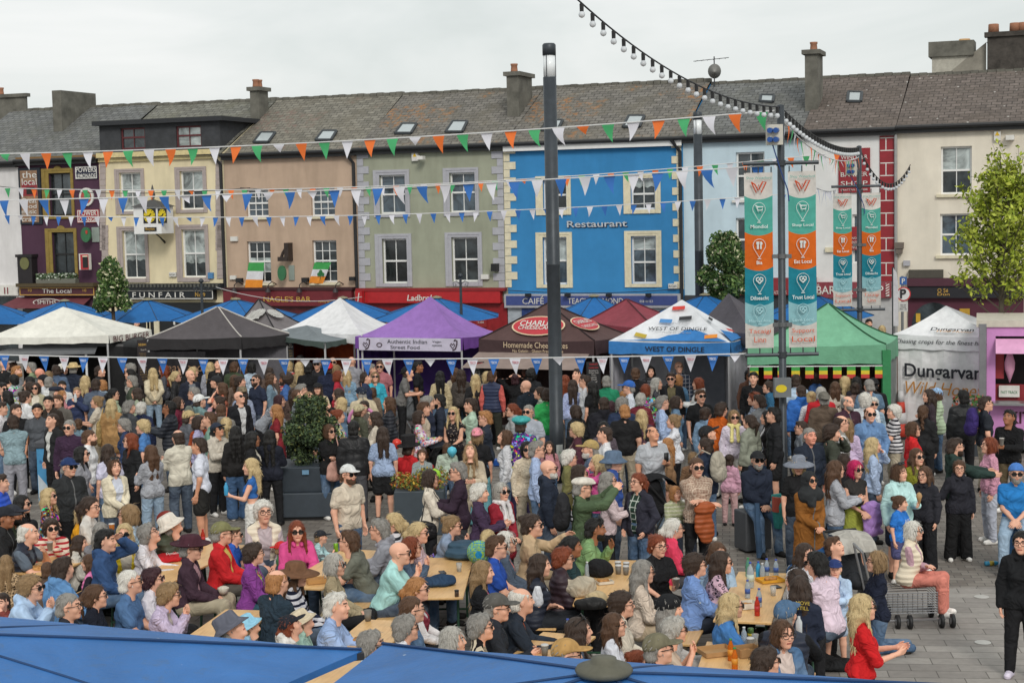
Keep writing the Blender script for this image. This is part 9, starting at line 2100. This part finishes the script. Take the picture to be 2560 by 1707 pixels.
for lab,i,kind,txt in (('auburn woman with a high bun and glasses holding a coffee cup',0,'c','grey coffee cup with white lid held by the woman with a high bun'),('black haired man in a black jumper holding a white cup',0,'c','white coffee cup in the hand of the man with blue straps'),('dark haired man in a grey T-shirt looking at a phone',0,'p','black phone held by the man in the grey T-shirt'),('man in a pale flat cap and green top taking a photograph',0,'p','black camera phone raised by the man in the flat cap'),('fair haired boy drinking from a white bottle in a navy top',0,'w','white drink bottle at the mouth of the fair haired boy'),('woman with brown hair and a mint hoodie holding a cone',0,'i','ice cream cone held by the woman in the mint hoodie'),('man in a denim cap and navy gilet drinking from a can',1,'w','pale drink can at the lips of the man in the denim cap'),('young blond woman in a blue crop top and white trousers',0,'b','blue and yellow drink bottle held by the woman in white trousers'),('older man drinking with white receding hair and a navy gilet',0,'c','paper cup raised by the older man in the navy gilet'),('dark bobbed woman in sunglasses and a cream blazer eating chips',0,'f','white tub of chips held by the woman in the cream blazer'),('woman with short brown hair and a purple cardigan holding food',0,'f','white food tray held by the woman in the purple cardigan'),('little girl with a purple bow in a pink sweatshirt',0,'y','yellow carton held by the little girl in pink'),('man in a burgundy trilby and plum jacket',0,'f','paper tray of food in the lap of the man in the burgundy trilby')):
 p = wrist(lab,i,(.02,.07,.02)); m = MB()
 if kind == 'c': m.lathe(p,[(.030,-.06),(.042,.05),(.044,.05),(.043,.065),(0,.068)],14); nm,mt = 'paper_cup',plain('b0aca6',.5)
 elif kind == 'p': m.box(p,(.08,.012,.15),axes(lab)); nm,mt = 'phone',BLACK
 elif kind in 'wb': m.lathe(p,[(.03,-.09),(.034,-.08),(.034,.05),(.014,.09),(.014,.11),(0,.11)],14); nm,mt = 'drink_bottle',plain('ccd0d2' if kind == 'w' else '3a9ac8',.4)
 elif kind == 'i': m.lathe(p,[(.005,-.1),(.035,.02),(.045,.05),(.03,.09),(0,.11)],12); nm,mt = 'ice_cream',plain('b08a5c',.6)
 elif kind == 'y': m.box(p,(.06,.04,.13),axes(lab)); nm,mt = 'carton',plain('d8942a',.5)
 else: m.lathe(p,[(.05,-.03),(.075,.04),(.07,.045),(.04,.06),(0,.065)],14); nm,mt = 'food_tub',plain('d4cdbb',.6,vary=.3,scale=40)
 tag(m.build(nm,mt,None,True),txt,'phone' if kind == 'p' else 'food' if kind in 'fi' else 'drink')
def print_on(lab,p,txt,hx,w_,h_=None,back=False):
 A = axes(lab); sg_ = -1 if back else 1; o = OBJ[lab]; t = [c for c in o.children if c.name.split('.')[0] in ('shirt','hoodie','jumper','jacket')][-1]
 q = lettering(txt,near(lab,p),-A[0]*sg_,(0,0,1),plain(hx),None,w_,h_); q.parent = t; q.matrix_parent_inverse = (Matrix.LocRotScale(o.location,o.rotation_euler,o.scale)).inverted()
print_on('girl in a blue sports jersey standing before the mint hoodie',(0,.175,1.20),'AIG','d8dce4',.15); print_on('long haired person in a navy hoodie with yellow back lettering',(.07,-.20,.98),'MOVE\nSTILL','c8b04a',.15,None,True); print_on('bald man with a white beard in a navy hooded top',(0,.21,1.30),'SCRUM GAMES','c8ccd0',.18)
print_on('young woman with black hair in a dark teal sweatshirt',(0,.17,1.24),'ULTRA','c8d0d0',.15)
bl = [('9ad02a',1086,1188,.11,'lime green balloon beside the flower planter'),('d83a2c',992,1108,.09,'red heart shaped balloon beside the pale blue blouse'),('5ac0d8',1130,1128,.09,'turquoise balloon beside the boy in the mint hoodie')]
for hx,px,py,r,txt in bl:
 P = atz(px,py,1.1); m = MB(); m.lathe(P,[(0,-r*1.25),(r*.3,-r*1.1),(r*.85,-r*.4),(r,.1*r),(r*.75,r*.75),(0,r*1.05)],16); tag(m.build('balloon',plain(hx,.25,vary=.03),None,True),txt,'balloon')
P = atz(905,1045,1.35); m = MB(); m.tube([P+np.array([.26*math.cos(t),.0,.26*math.sin(t)-.05]) for t in np.linspace(.1,3.3,16)],.035,8); tag(m.build('balloon',plain('d88ab8',.3,vary=.03),None,True),'long pink balloon bent into an arch above the beige cap','balloon')
